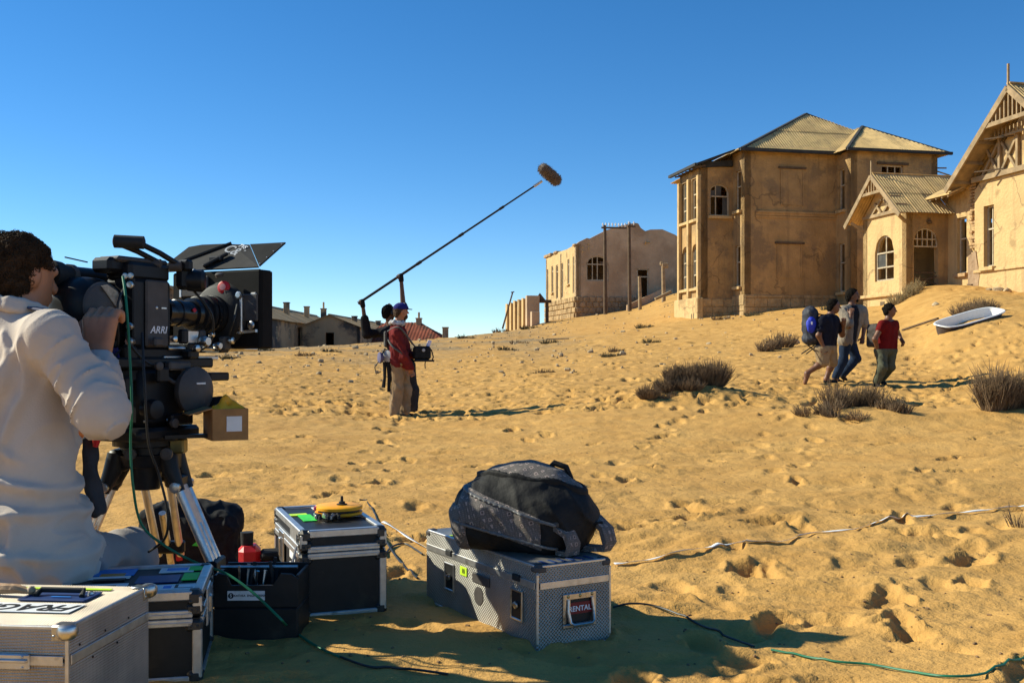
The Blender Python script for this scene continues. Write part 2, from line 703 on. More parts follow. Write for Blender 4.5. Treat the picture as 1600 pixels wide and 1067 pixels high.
# ------------------------------------------------------------------ terrain
PROFILE = {   # bearing (photo column) -> (distance, height)
    -300: [(0, 0), (6, 0), (12, .1), (18, .3), (27, .6), (40, .95), (48, 1.15), (60, 1.1), (90, 0), (140, -1), (4000, -4)],
    150: [(0, 0), (6, 0), (12, .1), (18, .3), (27, .65), (40, 1.05), (48, 1.25), (60, 1.2), (90, .2), (140, -1), (4000, -4)],
    430: [(0, 0), (6, 0), (10, .03), (13, .1), (15, .16), (18, .28), (22, .45), (27, .66), (34, .93), (42, 1.2), (48, 1.36), (58, 1.42), (80, .7), (120, -.6), (180, -1), (4000, -4)],
    630: [(0, 0), (6, 0), (10, 0), (13, .0), (15, .045), (18, .17), (22, .3), (27, .48), (34, .76), (42, 1.17), (48, 1.5), (55, 1.88), (65, 1.85), (85, 1.0), (120, -.4), (180, -1), (4000, -4)],
    740: [(0, 0), (6, 0), (10, 0), (13, .03), (15, .09), (18, .22), (22, .38), (27, .57), (34, .86), (42, 1.25), (48, 1.58), (55, 2.0), (65, 2.4), (75, 2.65), (95, 1.8), (130, 0), (180, -1), (4000, -4)],
    850: [(0, 0), (6, 0), (10, 0), (13, .07), (15, .15), (18, .3), (22, .49), (27, .68), (34, .98), (42, 1.35), (48, 1.65), (55, 2.03), (65, 2.6), (80, 3.6), (90, 4.3), (110, 4.0), (160, 1), (4000, -4)],
    1000: [(0, 0), (6, 0), (10, 0), (13, .15), (15, .29), (18, .36), (22, .56), (27, .85), (34, 1.22), (42, 1.69), (48, 2.1), (55, 2.6), (65, 3.3), (80, 4.6), (90, 5.4), (110, 5.5), (160, 3), (4000, -4)],
    1058: [(0, 0), (6, 0), (10, 0), (13, .17), (15, .3), (18, .38), (22, .58), (27, .88), (34, 1.3), (42, 1.8), (48, 2.3), (55, 3.05), (65, 4.15), (80, 6.15), (90, 7.1), (110, 7.0), (160, 4), (4000, -4)],
    1150: [(0, 0), (6, 0), (10, 0), (13, .19), (15, .32), (18, .45), (22, .69), (27, .98), (34, 1.43), (42, 2.1), (48, 2.64), (52, 3.1), (55, 3.3), (65, 4.5), (80, 6.2), (110, 7), (160, 4), (4000, -4)],
    1300: [(0, 0), (6, 0), (10, .05), (13, .17), (15, .29), (18, .45), (22, .74), (27, 1.15), (34, 1.8), (42, 2.7), (48, 3.35), (52, 3.6), (65, 4.5), (110, 6), (160, 4), (4000, -4)],
    1385: [(0, 0), (6, 0), (10, .05), (13, .17), (15, .29), (18, .44), (22, .75), (27, 1.25), (34, 2.0), (40, 2.75), (43, 3.0), (48, 3.4), (65, 4.5), (110, 6), (160, 4), (4000, -4)],
    1435: [(0, 0), (6, 0), (10, .05), (13, .17), (15, .29), (18, .43), (22, .75), (27, 1.3), (34, 2.35), (40, 3.55), (43, 3.85), (48, 4.0), (65, 4.5), (110, 6), (160, 4), (4000, -4)],
    1470: [(0, 0), (6, 0), (10, .06), (13, .17), (15, .3), (18, .46), (22, .9), (25, 1.5), (28, 2.0), (34, 2.75), (40, 3.65), (48, 4.0), (65, 4.5), (110, 6), (160, 4), (4000, -4)],
    1520: [(0, 0), (6, 0), (10, .08), (12, .15), (15, .33), (18, .52), (22, 1.05), (25, 1.75), (28, 2.2), (34, 2.9), (40, 3.75), (48, 4.0), (65, 4.5), (110, 6), (160, 4), (4000, -4)],
    1600: [(0, 0), (6, 0), (10, .09), (12, .16), (15, .38), (18, .72), (22, 1.4), (26, 2.05), (29, 2.4), (34, 2.9), (40, 3.5), (48, 4.0), (65, 4.5), (110, 6), (160, 4), (4000, -4)],
    1800: [(0, 0), (6, 0), (10, .15), (12, .25), (15, .6), (18, 1.1), (22, 1.8), (26, 2.3), (34, 3.0), (48, 4.0), (65, 4.5), (110, 6), (160, 4), (4000, -4)],
    2300: [(0, 0), (6, 0), (10, .2), (12, .3), (15, .7), (18, 1.2), (22, 1.9), (26, 2.4), (34, 3.0), (48, 4.0), (65, 4.5), (110, 6), (160, 4), (4000, -4)],
}
_cols = np.array(sorted(PROFILE), float)
_LOGD = np.linspace(math.log(0.5), math.log(4000), 420)
_UPX = np.linspace(-300, 2300, 521)


def _blur(a, s, axis):
    r = int(3 * s) + 1
    k = np.exp(-0.5 * (np.arange(-r, r + 1) / s) ** 2)
    k /= k.sum()
    p = np.pad(a, [(r, r) if i == axis else (0, 0) for i in range(2)], mode='edge')
    return np.apply_along_axis(lambda m: np.convolve(m, k, 'valid'), axis, p)


_T = np.array([[np.interp(math.exp(l), *zip(*PROFILE[int(c)])) for l in _LOGD] for c in _cols])
_T = np.array([np.interp(_UPX, _cols, _T[:, j]) for j in range(len(_LOGD))]).T
_T = _blur(_blur(_T, 3.0, 1), 4.0, 0)


def base_height(x, y):
    x, y = np.asarray(x, float), np.asarray(y, float)
    r = np.hypot(x, y)
    th = np.arctan2(x, y)
    th = np.clip(th, -0.6, 0.75)
    # the table holds plain depth, so turn the radius into depth along the bearing
    d = np.maximum(r * np.cos(th), 0.5)
    px = np.clip(800 + np.tan(th) * F, -300, 2300)
    fi = (px - _UPX[0]) / (_UPX[1] - _UPX[0])
    fj = np.clip((np.log(d) - _LOGD[0]) / (_LOGD[1] - _LOGD[0]), 0, len(_LOGD) - 1.001)
    i = np.clip(fi.astype(int), 0, len(_UPX) - 2)
    j = fj.astype(int)
    a, b = fi - i, fj - j
    z = (_T[i, j] * (1 - a) + _T[i + 1, j] * a) * (1 - b) + (_T[i, j + 1] * (1 - a) + _T[i + 1, j + 1] * a) * b
    back = np.clip((np.abs(np.arctan2(x, y)) - 0.9) / 1.2, 0, 1)
    return z * (1 - back * 0.9)


def gz(x, y):
    return float(base_height(np.array([x]), np.array([y]))[0])


def ground_at(px, d):
    x = (px - 800) / F * d
    return Vector((x, d, gz(x, d)))


GRID = {}


def make_ground():
    dense = math.radians(31.5)
    th = np.concatenate([np.linspace(-math.pi, -dense, 40)[:-1], np.linspace(-dense, dense, 650), np.linspace(dense, math.pi, 40)[1:-1]])
    r = [0.25]
    while r[-1] < 5000:
        d = r[-1]
        r.append(d + (0.08 if d < 2.2 else 0.0052 * d if d < 62 else 0.03 * d))
    r = np.array(r)
    nT, nR = len(th), len(r)
    R, T = np.meshgrid(r, th, indexing='ij')
    X, Y = R * np.sin(T), R * np.cos(T)
    Z = base_height(X, Y)
    # soft wind-worn lumps, strongest where people walked
    n_mid = noise2(X / 1.9, Y / 1.9, 1)
    n_a = noise2(X / .62 + 3, Y / .5, 2)
    n_b = noise2(X / .27, Y / .21 + 9, 3)
    n_c = noise2(X / .11, Y / .09, 4)
    n_d = noise2(X / .045, Y / .045, 5)
    walked = np.clip((16 - R) / 8, 0.0, 1) * 0.75 + 0.25
    walked *= np.clip((62 - R) / 15, 0, 1)
    patch = np.clip(noise2(X / 1.3 + 40, Y / 1.3, 6) * 2.2 + .45, 0, 1)
    Z += n_mid * .045 * np.clip(R / 5, .3, 1) * (R < 200) + (n_a * .05 + np.abs(n_b) * .046) * walked * (0.55 + .45 * patch) + n_c * .014 * walked * (.35 + .65 * patch) + n_d * .0045 * walked * (.25 + .75 * patch)
    # far hummocks and stony crust on the skyline
    far = np.clip((R - 20) / 15, 0, 1) * np.clip((100 - R) / 20, 0, 1)
    Z += (noise2(X / 2.1, Y / 2.1, 8) * .07 + np.clip(noise2(X / .7, Y / .7, 9) - .18, 0, 1) * .16) * far
    mid = np.clip((R - 9) / 5, 0, 1) * np.clip((55 - R) / 15, 0, 1)
    Z -= np.clip(noise2(X / .7, Y / .38, 21) - .17, 0, 1) * .13 * mid * np.clip(.5 + 1.5 * noise2(X / 4, Y / 4, 22), 0.1, 1)
    Z += noise2(X / .16, Y / .2, 23) * .02 * mid
    ripple = np.sin((X * .35 + Y + .5 * noise2(X / 1.1, Y / 1.1, 31)) * 2 * np.pi / .16) * np.clip(noise2(X / 2.6, Y / 2.2, 32) * 2.4, 0, 1)
    Z += ripple * .0045 * np.clip((22 - R) / 8, 0, 1)
    clod = np.zeros_like(Z)
    # footprints
    trails = []
    rng = np.random.RandomState(5)

    def trail(x0, y0, x1, y1, n, wob=.25):
        for i in range(n):
            t = i / max(n - 1, 1)
            a = math.atan2(x1 - x0, y1 - y0)
            side = (-1) ** i * .11
            trails.append((x0 + (x1 - x0) * t + math.cos(a) * side + rng.randn() * wob * .3, y0 + (y1 - y0) * t - math.sin(a) * side + rng.randn() * wob * .3, a + rng.randn() * .2))
    trail(-.8, 3.9, -1.7, 15, 22)
    trail(-.2, 4.3, 3.0, 16, 24)
    trail(.7, 3.4, 5.2, 18, 30)
    trail(-1.5, 5.0, 4.0, 6.3, 12)
    trail(.6, 3.0, 2.6, 5.6, 7)
    trail(-2.2, 8, 5, 10.5, 16)
    trail(1.2, 2.9, 3.2, 7.8, 10)
    trail(-1.7, 15.3, 4.8, 18.3, 12)
    trail(6.2, 18, 9.5, 33, 24)
    trail(4.4, 18.3, 3.5, 36, 24)
    for _ in range(130):
        d = 2.7 * math.exp(rng.rand() * 1.9)
        u = rng.uniform(-.34, .56)
        trails.append((u * d, d, rng.uniform(-1.9, 1.9)))
    for _ in range(3200):
        d = 14 * math.exp(rng.rand() * 1.15)
        u = rng.uniform(-.36, .52)
        trails.append((u * d, d, rng.uniform(-3, 3)))
    for (fx, fy, a) in trails:
        if fy < .5:
            continue
        fr, ft = math.hypot(fx, fy), math.atan2(fx, fy)
        w = .34
        i0, i1 = np.searchsorted(r, [fr - w, fr + w])
        j0, j1 = np.searchsorted(th, [ft - w / fr, ft + w / fr])
        if i1 <= i0 or j1 <= j0:
            continue
        sl = (slice(i0, i1), slice(j0, j1))
        dx, dy = X[sl] - fx, Y[sl] - fy
        ca, sa = math.cos(a), math.sin(a)
        lx, ly = dx * ca - dy * sa, dx * sa + dy * ca
        s = rng.uniform(.65, 1.05) * (1.0 if fr < 12 else 1.25)
        q = np.sqrt((lx / (.062 * s)) ** 2 + (ly / (.15 * s)) ** 2) + n_c[sl] * .8 + n_b[sl] * .7
        crisp = rng.rand() < .42
        dep = rng.uniform(.012, .026) if not crisp else rng.uniform(.022, .04)
        dep *= 1 if fr < 12 else 1.7
        dent = -dep / (1 + np.exp((q - 1) * (9 if crisp else 4.5)))
        rim = .38 * dep * np.exp(-((q - 1.5) / .34) ** 2) * (.55 + .45 * np.sign(ly))
        Z[sl] += (dent + rim)
        clod[sl] = np.maximum(clod[sl], np.exp(-((q - 1.35) / .5) ** 2) * (1 if crisp else .25))
    Z += clod * (np.abs(n_d) * .022 + np.abs(n_c) * .012) * np.clip((14 - R) / 4, 0, 1)
    # mounds that the three big bushes have trapped, and a soft bank under the walkers
    for (px, d, w, hgt) in ((1065, 15.3, 1.0, .22), (1340, 12.2, 1.2, .16), (1585, 12.0, .9, .12), (1440, 41, 2.0, .25)):
        mx = (px - 800) / F * d
        Z += hgt * np.exp(-(((X - mx) / w) ** 2 + ((Y - d) / (w * .7)) ** 2))
    # a flat, trampled floor where the cases and the tripod stand
    stand = np.exp(-(((X + 1.0) / 1.5) ** 4 + ((Y - 2.9) / 1.4) ** 4))
    Z = Z * (1 - .55 * stand) + stand * .55 * base_height(X, Y)
    GRID.update(r=r, th=th, Z=Z)
    V = np.stack([X, Y, Z], -1).reshape(-1, 3)
    V = np.vstack([V, [[0, 0, 0]]])
    ii, jj = np.meshgrid(np.arange(nR - 1), np.arange(nT), indexing='ij')
    j2 = (jj + 1) % nT
    Q = np.stack([ii * nT + jj, ii * nT + j2, (ii + 1) * nT + j2, (ii + 1) * nT + jj], -1).reshape(-1, 4)[:, ::-1]
    me = quads_mesh("ground", V, Q)
    at = me.attributes.new("gravel", 'FLOAT', 'POINT')
    g = np.clip((Y - 30 - 10 * n_mid) / 14, 0, 1) * np.clip((5.5 - X + 3 * n_mid - .03 * Y) / 4, 0, 1) * np.clip(.55 + noise2(X / 3, Y / 3, 12) * 1.6, 0, 1)
    at.data.foreach_set('value', np.append(g.ravel(), 0).astype(np.float32))
    # sand material
    m = bpy.data.materials.new("sand")
    m.use_nodes = True
    N, L = m.node_tree.nodes, m.node_tree.links
    bs = N['Principled BSDF']
    bs.inputs['Roughness'].default_value = 0.9
    bs.inputs['Specular IOR Level'].default_value = 0.15
    geo = N.new('ShaderNodeNewGeometry')

    def nz(sc, det=5):
        n = N.new('ShaderNodeTexNoise')
        n.inputs['Scale'].default_value = sc
        n.inputs['Detail'].default_value = det
        n.inputs['Roughness'].default_value = .65
        L.new(geo.outputs['Position'], n.inputs['Vector'])
        return n

    def ramp(src, p0, c0, p1, c1):
        rp = N.new('ShaderNodeValToRGB')
        rp.color_ramp.elements[0].position = p0
        rp.color_ramp.elements[1].position = p1
        rp.color_ramp.elements[0].color = (*c0, 1)
        rp.color_ramp.elements[1].color = (*c1, 1)
        L.new(src, rp.inputs['Fac'])
        return rp.outputs['Color']

    def mix(f, a, b):
        mx = N.new('ShaderNodeMixRGB')
        if isinstance(f, float):
            mx.inputs['Fac'].default_value = f
        else:
            L.new(f, mx.inputs['Fac'])
        for s, k in ((a, 'Color1'), (b, 'Color2')):
            if isinstance(s, tuple):
                mx.inputs[k].default_value = (*s, 1)
            else:
                L.new(s, mx.inputs[k])
        return mx.outputs['Color']
    col = ramp(nz(1.3).outputs['Fac'], .35, SAND_LO, .65, SAND_HI)
    col = mix(ramp(nz(260, 2).outputs['Fac'], .60, (0, 0, 0), .72, (.55, .55, .55)), col, (.17, .10, .035))
    att = N.new('ShaderNodeAttribute')
    att.attribute_name = 'gravel'
    gr = ramp(nz(6).outputs['Fac'], .4, (.22, .145, .07), .65, (.38, .27, .14))
    col = mix(att.outputs['Fac'], col, gr)
    L.new(col, bs.inputs['Base Color'])
    bp = N.new('ShaderNodeBump')
    bp.inputs['Strength'].default_value = .55
    bp.inputs['Distance'].default_value = .004
    L.new(nz(150, 3).outputs['Fac'], bp.inputs['Height'])
    bp2 = N.new('ShaderNodeBump')
    bp2.inputs['Strength'].default_value = .75
    bp2.inputs['Distance'].default_value = .02
    L.new(nz(22, 4).outputs['Fac'], bp2.inputs['Height'])
    L.new(bp2.outputs[0], bp.inputs['Normal'])
    L.new(bp.outputs[0], bs.inputs['Normal'])
    me.materials.append(m)
    o = link_mesh("ground", me)
    o['kind'] = 'structure'
    o['label'] = 'golden wind-blown desert sand covered in footprints'
    return o


SAND_LO = (.46, .244, .066)
SAND_HI = (.56, .315, .094)
GROUND = make_ground()


def surf(x, y):
    """Height of the finished sand at a point."""
    r, th, Z = GRID['r'], GRID['th'], GRID['Z']
    R_, T_ = math.hypot(x, y), math.atan2(x, y)
    i = int(np.clip(np.searchsorted(r, R_) - 1, 0, len(r) - 2))
    j = int(np.clip(np.searchsorted(th, T_) - 1, 0, len(th) - 2))
    a = min(max((R_ - r[i]) / (r[i + 1] - r[i]), 0), 1)
    b = min(max((T_ - th[j]) / (th[j + 1] - th[j]), 0), 1)
    return float((Z[i, j] * (1 - a) + Z[i + 1, j] * a) * (1 - b) + (Z[i, j + 1] * (1 - a) + Z[i + 1, j + 1] * a) * b)


def sand_hit(px, py):
    """First point of the sand along the line of sight through a photo pixel."""
    u, v = (px - 800) / F, (HORIZON - py) / F
    d = 1.5
    while d < 120:
        if CAM_Z + v * d < surf(u * d, d):
            break
        d *= 1.004
    return Vector((u * d, d, surf(u * d, d)))
# ------------------------------------------------------------------ buildings
TURN = math.radians(12)
M_PLASTER = material('ochre_plaster', (.40, .245, .098), .92, .26, .8, .5, 9, spots=(.27, .175, .085), spot_scale=.7, spot_lo=.50, spot_hi=.60, crack=True, coord='World', streak=(.24, .15, .07))
M_CREAM = material('cream_plaster', (.55, .37, .165), .92, .16, .8, .5, 9, spots=(.38, .25, .11), spot_scale=.8, spot_lo=.55, spot_hi=.64, crack=True, coord='World', streak=(.33, .21, .10))
M_GREY = material('weathered_grey_plaster', (.50, .35, .215), .92, .2, .35, .5, 6, spots=(.36, .235, .135), spot_scale=.28, spot_lo=.45, spot_hi=.6, coord='World')
M_STONE = material('rubble_stone', (.41, .275, .13), .93, .3, 2.2, .8, 6, coord='World')
M_TIN = material('weathered_tin', (.58, .395, .175), .85, .22, .9, .3, 30, metal=0.0, spots=(.30, .21, .11), spot_scale=2.0, spot_lo=.5, spot_hi=.75, spec=.1)
M_WOODG = material('weathered_timber', (.30, .21, .115), .9, .3, 3, .6, 40)
M_WOODD = material('dark_timber', (.11, .07, .04), .9, .3, 3, .6, 40)
M_TAR = material('dark_roof_edge', (.035, .035, .035), .85, .3, 3)
M_PAINT = material('faded_window_paint', (.42, .34, .23), .8, .25, 6)
M_BRICK = material('sun_dried_brick', (.40, .25, .12), .93, .3, 5, .6, 30)
M_GLASSY = material('dusty_glass', (.07, .065, .055), .45, .3, 3, spec=.25)
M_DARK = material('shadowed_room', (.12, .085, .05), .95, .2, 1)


class House:
    def __init__(self, name, label, x, y, cat='house', turn=TURN, z=0.0, group=None):
        self.root = empty(name, label, cat, (x, y, z), turn, group)
        self.z = z

    def build(self, mb, name, mat, parent=None, smooth=False):
        return mb.build(name, mat, parent or self.root, smooth)

    def wall(self, p0, p1, zb, top, openings=(), thick=.35, name='wall', mat=None, cap=None):
        """Wall from p0 to p1 (outside on the right hand), with its openings cut through it."""
        mb = MB()
        a, b = Vector((*p0, 0)), Vector((*p1, 0))
        e = (b - a)
        L = e.length
        e.normalize()
        n = Vector((e.y, -e.x, 0))
        if not hasattr(top, '__len__'):
            top = [(0, top), (L, top)]
        ts, tz = zip(*top)

        def tz_at(s):
            return float(np.interp(s, ts, tz))
        cuts = {0.0, L}
        cuts.update([t for t in ts if 0 < t < L])
        for o in openings:
            s0, s1, z0, z1 = o[:4]
            rise = o[4] if len(o) > 4 else 0
            cuts.update([s0, s1])
            if rise:
                cuts.update([s0 + (s1 - s0) * i / 10 for i in range(11)])
        cuts = sorted(c for c in cuts if -1e-6 <= c <= L + 1e-6)

        def otop(o, s):
            rise = o[4] if len(o) > 4 else 0
            if not rise:
                return o[3]
            h = (o[1] - o[0]) / 2
            q = (s - (o[0] + h)) / h
            return o[3] - rise + rise * math.sqrt(max(0, 1 - q * q))

        def P(s, z, back=0.0):
            return a + e * s - n * back + Vector((0, 0, z))
        for sa, sb in zip(cuts[:-1], cuts[1:]):
            if sb - sa < 1e-5:
                continue
            mid = (sa + sb) / 2
            cov = sorted([o for o in openings if o[0] <= mid <= o[1]], key=lambda o: o[2])
            lo = (zb, zb)
            spans = []
            for o in cov:
                spans.append((lo, (o[2], o[2])))
                lo = (otop(o, sa), otop(o, sb))
            spans.append((lo, (tz_at(sa + 1e-6), tz_at(sb - 1e-6))))
            for (l0, l1), (u0, u1) in spans:
                mb.quad(P(sa, l0), P(sb, l1), P(sb, u1), P(sa, u0))
                mb.quad(P(sb, l1, thick), P(sa, l0, thick), P(sa, u0, thick), P(sb, u1, thick))
            u0, u1 = spans[-1][1]
            mb.quad(P(sa, u0), P(sb, u1), P(sb, u1, thick), P(sa, u0, thick))
            for o in cov:
                mb.quad(P(sa, o[2]), P(sa, o[2], thick), P(sb, o[2], thick), P(sb, o[2]))
                mb.quad(P(sa, otop(o, sa)), P(sb, otop(o, sb)), P(sb, otop(o, sb), thick), P(sa, otop(o, sa), thick))
        for o in openings:
            for s in (o[0], o[1]):
                mb.quad(P(s, o[2]), P(s, otop(o, s)), P(s, otop(o, s), thick), P(s, o[2], thick))
        for s in (0, L):
            mb.quad(P(s, zb), P(s, tz_at(s)), P(s, tz_at(s), thick), P(s, zb, thick))
        me = mb.mesh(name, recalc=False)
        me.materials.append(mat or M_PLASTER)
        return link_mesh(name, me, None, self.root), (a, e, n)

    def window(self, fr, o, bars_v=(.5,), bars_h=(.62,), back=.12, t=.07, mat=None, sill=True, pane=0.0, broken=0.0, sillmat=None, parent=None):
        """Frame, glazing bars, dusty panes and sill for an opening of a wall."""
        a, e, n = fr
        mat = mat or M_PAINT
        s0, s1, z0, z1 = o[:4]
        rise = o[4] if len(o) > 4 else 0
        W = s1 - s0
        h = W / 2

        def top(s):
            if not rise:
                return z1
            q = (s - s0 - h) / h
            return z1 - rise + rise * math.sqrt(max(0, 1 - q * q))

        def P(s, z, bk=back):
            return a + e * s - n * bk + Vector((0, 0, z))
        mb = MB()
        mb.bar(P(s0 + t / 2, z0), P(s0 + t / 2, top(s0 + t / 2)), t, t, up=n)
        mb.bar(P(s1 - t / 2, z0), P(s1 - t / 2, top(s1 - t / 2)), t, t, up=n)
        mb.bar(P(s0 + t, z0 + t / 2), P(s1 - t, z0 + t / 2), t, t)
        k = 10 if rise else 1
        for i in range(k):
            sa, sb = s0 + W * i / k, s0 + W * (i + 1) / k
            mb.bar(P(sa, top(sa) - t * .45), P(sb, top(sb) - t * .45), t, t)
        w = self.build(mb, 'window', mat, parent)
        for q in bars_h:
            z = z0 + (z1 - z0) * q
            mb = MB()
            mb.bar(P(s0 + t, z, back - .004), P(s1 - t, z, back - .004), t * 1.1, t * .9)
            self.build(mb, 'transom', mat, w)
        for q in bars_v:
            if random.random() < broken:
                continue
            s = s0 + W * q
            mb = MB()
            mb.bar(P(s, z0 + t, back + .004), P(s, top(s) - t, back + .004), t * .75, t * .7, up=n)
            self.build(mb, 'glazing_bar', mat, w)
        if pane:
            zs = [z0] + [z0 + (z1 - z0) * q for q in bars_h] + [z1]
            ss = [s0] + [s0 + W * q for q in bars_v] + [s1]
            for i in range(len(ss) - 1):
                for j in range(len(zs) - 1):
                    if random.random() > pane:
                        continue
                    mb = MB()
                    g = t * .5
                    za, zc = zs[j] + g, min(zs[j + 1], top(ss[i] + .02), top(ss[i + 1] - .02)) - g
                    if zc - za < .1:
                        continue
                    mb.prism([P(ss[i] + g, za, back + .01), P(ss[i + 1] - g, za, back + .01), P(ss[i + 1] - g, zc, back + .01), P(ss[i] + g, zc, back + .01)], n * .006)
                    self.build(mb, 'pane', M_GLASSY, w)
        if sill:
            mb = MB()
            c = (P(s0 - .08, z0 - .09, -.06) + P(s1 + .08, z0 - .09, .1)) / 2
            mb.bar((P(s0 - .1, z0 - .08, 0) + n * .05), (P(s1 + .1, z0 - .08, 0) + n * .05), .22, .14)
            self.build(mb, 'sill', sillmat or M_CREAM, w)
        return w

    def roof_plane(self, roof, A, B, C, D, wave=.15, amp=.022, sheet=.82, rows=1, mat=None, seed=0, miss=()):
        """Corrugated sheets over the plane with eave A-B and upper edge D-C (D above A)."""
        A, B, C, D = Vector(A), Vector(B), Vector(C), Vector(D)
        ex = (B - A)
        L = ex.length
        ex.normalize()
        nrm = ex.cross(D - A if (D - A).cross(ex).length > 1e-6 else C - A).normalized()
        if nrm.z < 0:
            nrm = -nrm
        up = nrm.cross(ex)
        if up.z < 0:
            up = -up
        x1, y1 = (D - A).dot(ex), (D - A).dot(up)
        x2, y2 = (C - A).dot(ex), (C - A).dot(up)

        def ytop(x):
            if x < x1:
                return y1 * max(x, 0) / max(x1, 1e-6)
            if x > x2:
                return y2 * max(L - x, 0) / max(L - x2, 1e-6)
            return y1 + (y2 - y1) * (x - x1) / max(x2 - x1, 1e-6)
        H = max(y1, y2)
        rnd = random.Random(seed)
        ns = max(1, int(round(L / sheet)))
        for r in range(rows):
            ya, yb = H * r / rows, H * (r + 1) / rows + (.12 if r < rows - 1 else 0)
            for i in range(ns):
                if (r, i) in miss:
                    continue
                xa, xb = L * i / ns - .02, L * (i + 1) / ns + .03
                xa, xb = max(0, xa), min(L, xb)
                nseg = max(4, int((xb - xa) / wave * 4))
                vs, fs = [], []
                lift = .012 * (i % 2) + .02 * (rows - 1 - r) * 0 + .025 * r + rnd.uniform(0, .008)
                skew = rnd.uniform(-.03, .03)
                for k in range(nseg + 1):
                    x = xa + (xb - xa) * k / nseg
                    t = min(yb, ytop(x))
                    bq = min(ya + (skew if r == 0 else 0) - (.05 if r else 0), t)
                    off = amp * math.sin(2 * math.pi * x / wave) + lift
                    vs += [A + ex * x + up * bq + nrm * off, A + ex * x + up * t + nrm * off]
                for k in range(nseg):
                    if (vs[2 * k + 1] - vs[2 * k]).length < .01 and (vs[2 * k + 3] - vs[2 * k + 2]).length < .01:
                        continue
                    fs.append((2 * k, 2 * k + 2, 2 * k + 3, 2 * k + 1))
                if not fs:
                    continue
                mb = MB()
                mb.add(vs, fs)
                self.build(mb, 'roof_sheet', mat or M_TIN, roof, True)

    def beam(self, parent, name, a, b, w, h=None, mat=None):
        mb = MB()
        mb.bar(a, b, w, h)
        return self.build(mb, name, mat or M_WOODG, parent)


def stone_course(house, parent, p0, p1, zb, zt, size=.55, mat=None, seed=1, proud=.07):
    """Separate squared stones along the foot of a wall."""
    rnd = random.Random(seed)
    a, b = Vector((*p0, 0)), Vector((*p1, 0))
    e = b - a
    L = e.length
    e.normalize()
    n = Vector((e.y, -e.x, 0))
    z = zb
    R = Matrix((e, n, Vector((0, 0, 1)))).transposed()
    while z < zt - .08:
        hgt = min(rnd.uniform(.6, 1.0) * size, zt - z)
        if zt - z - hgt < .12:
            hgt = zt - z
        s = -rnd.random() * size * .5
        while s < L - .04:
            w = rnd.uniform(.7, 1.7) * size
            s0, s1 = max(s, 0), min(s + w, L)
            if s1 - s0 > .08:
                mb = MB()
                pr = proud * rnd.uniform(.55, 1.15)
                mb.box(a + e * (s0 + s1) / 2 + n * (pr / 2 - .03) + Vector((0, 0, z + hgt / 2)), (s1 - s0 - .014, pr + .06, hgt - .014), .02, R)
                house.build(mb, 'stone', mat or M_STONE, parent)
            s += w
        z += hgt


# ---- the two-storey villa
V = House('villa', 'tall two-storey ochre villa with hipped tin roofs and glazed corner veranda', 11.8, 52.0)
zb, ze, zs, zf = 1.0, 11.5, 8.3, 4.15
W1 = 5.1
front, fr = V.wall((0, 0), (W1, 0), zb, ze)
# blocked-up windows and string course of the main front
for (s0, s1, z0, z1, nm) in ((2.05, 3.2, 8.75, 10.6, 'blocked_window'), (1.85, 3.1, 5.0, 6.75, 'blocked_window')):
    mb = MB()
    mb.box(((s0 + s1) / 2, -.012, (z0 + z1) / 2), (s1 - s0, .03, z1 - z0))
    w = V.build(mb, nm, M_PLASTER, V.root)
    V.beam(w, 'lintel', (s0 - .18, -.05, z1 + .06), (s1 + .18, -.05, z1 + .06), .12, .1, M_WOODD)
    V.beam(w, 'jamb', (s0 - .03, -.03, z0), (s0 - .03, -.03, z1), .07, .06, M_PLASTER)
    V.beam(w, 'jamb', (s1 + .03, -.03, z0), (s1 + .03, -.03, z1), .07, .06, M_PLASTER)
mb = MB()
for k, (zz, pr, hh) in enumerate(((8.36, .12, .1), (8.25, .08, .12), (8.12, .05, .1))):
    mb.box((W1 / 2 + .3, -pr / 2 + .004, zz), (W1 - .6, pr, hh))
V.build(mb, 'string_course', M_PLASTER, front)
stone_course(V, front, (0, 0), (W1, 0), 2.4, zf, .5, M_STONE, 3, .05)
# lit return of the main block with slit windows, and the veranda beyond it
o1, o2 = (.35, 1.0, 8.5, 10.55), (.3, .95, 4.6, 6.7)
ret, fr = V.wall((0, 1.4), (0, 0), zb, ze, [o1, o2])
V.window(fr, o1, (), (.6,), sill=True)
V.window(fr, o2, (), (.6,), sill=True)
stone_course(V, ret, (0, 1.4), (0, 0), 2.4, zf, .5, M_STONE, 5, .05)
vx = -1.75
o = (.48, 1.55, 8.3, 9.95, .38)
ver, fr = V.wall((vx, 1.4), (0, 1.4), zb, 10.85, [o])
V.window(fr, o, (.33, .66), (.62,), pane=.45, sill=True, broken=.2)
stone_course(V, ver, (vx, 1.4), (0, 1.4), 2.0, 4.0, .5, M_STONE, 6, .05)
ops = [(.35, 1.25, 8.2, 10.35), (1.75, 2.65, 8.2, 10.35), (.35, 1.25, 4.6, 6.9, .35), (1.75, 2.65, 4.6, 6.9, .35)]
side, fr = V.wall((vx, 4.4), (vx, 1.4), zb, 10.85, ops)
for q in ops:
    V.window(fr, q, (.5,), (.3, .62), pane=.55, broken=.2)
for s in (.15, 1.5, 2.85):   # pilasters between the veranda windows
    mb = MB()
    mb.box((vx - .08, 4.4 - s, (4.0 + 10.4) / 2), (.2, .24, 6.4), .02)
    V.build(mb, 'pilaster', M_CREAM, side)
mb = MB()
mb.box((vx - .12, 2.9, 3.0), (.34, 3.3, 2.1), .04)
V.build(mb, 'plinth', M_CREAM, side)
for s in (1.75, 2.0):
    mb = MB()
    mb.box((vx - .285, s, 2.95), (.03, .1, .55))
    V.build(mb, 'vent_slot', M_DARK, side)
V.wall((.1, 4.4), (vx, 4.4), zb, 10.85)
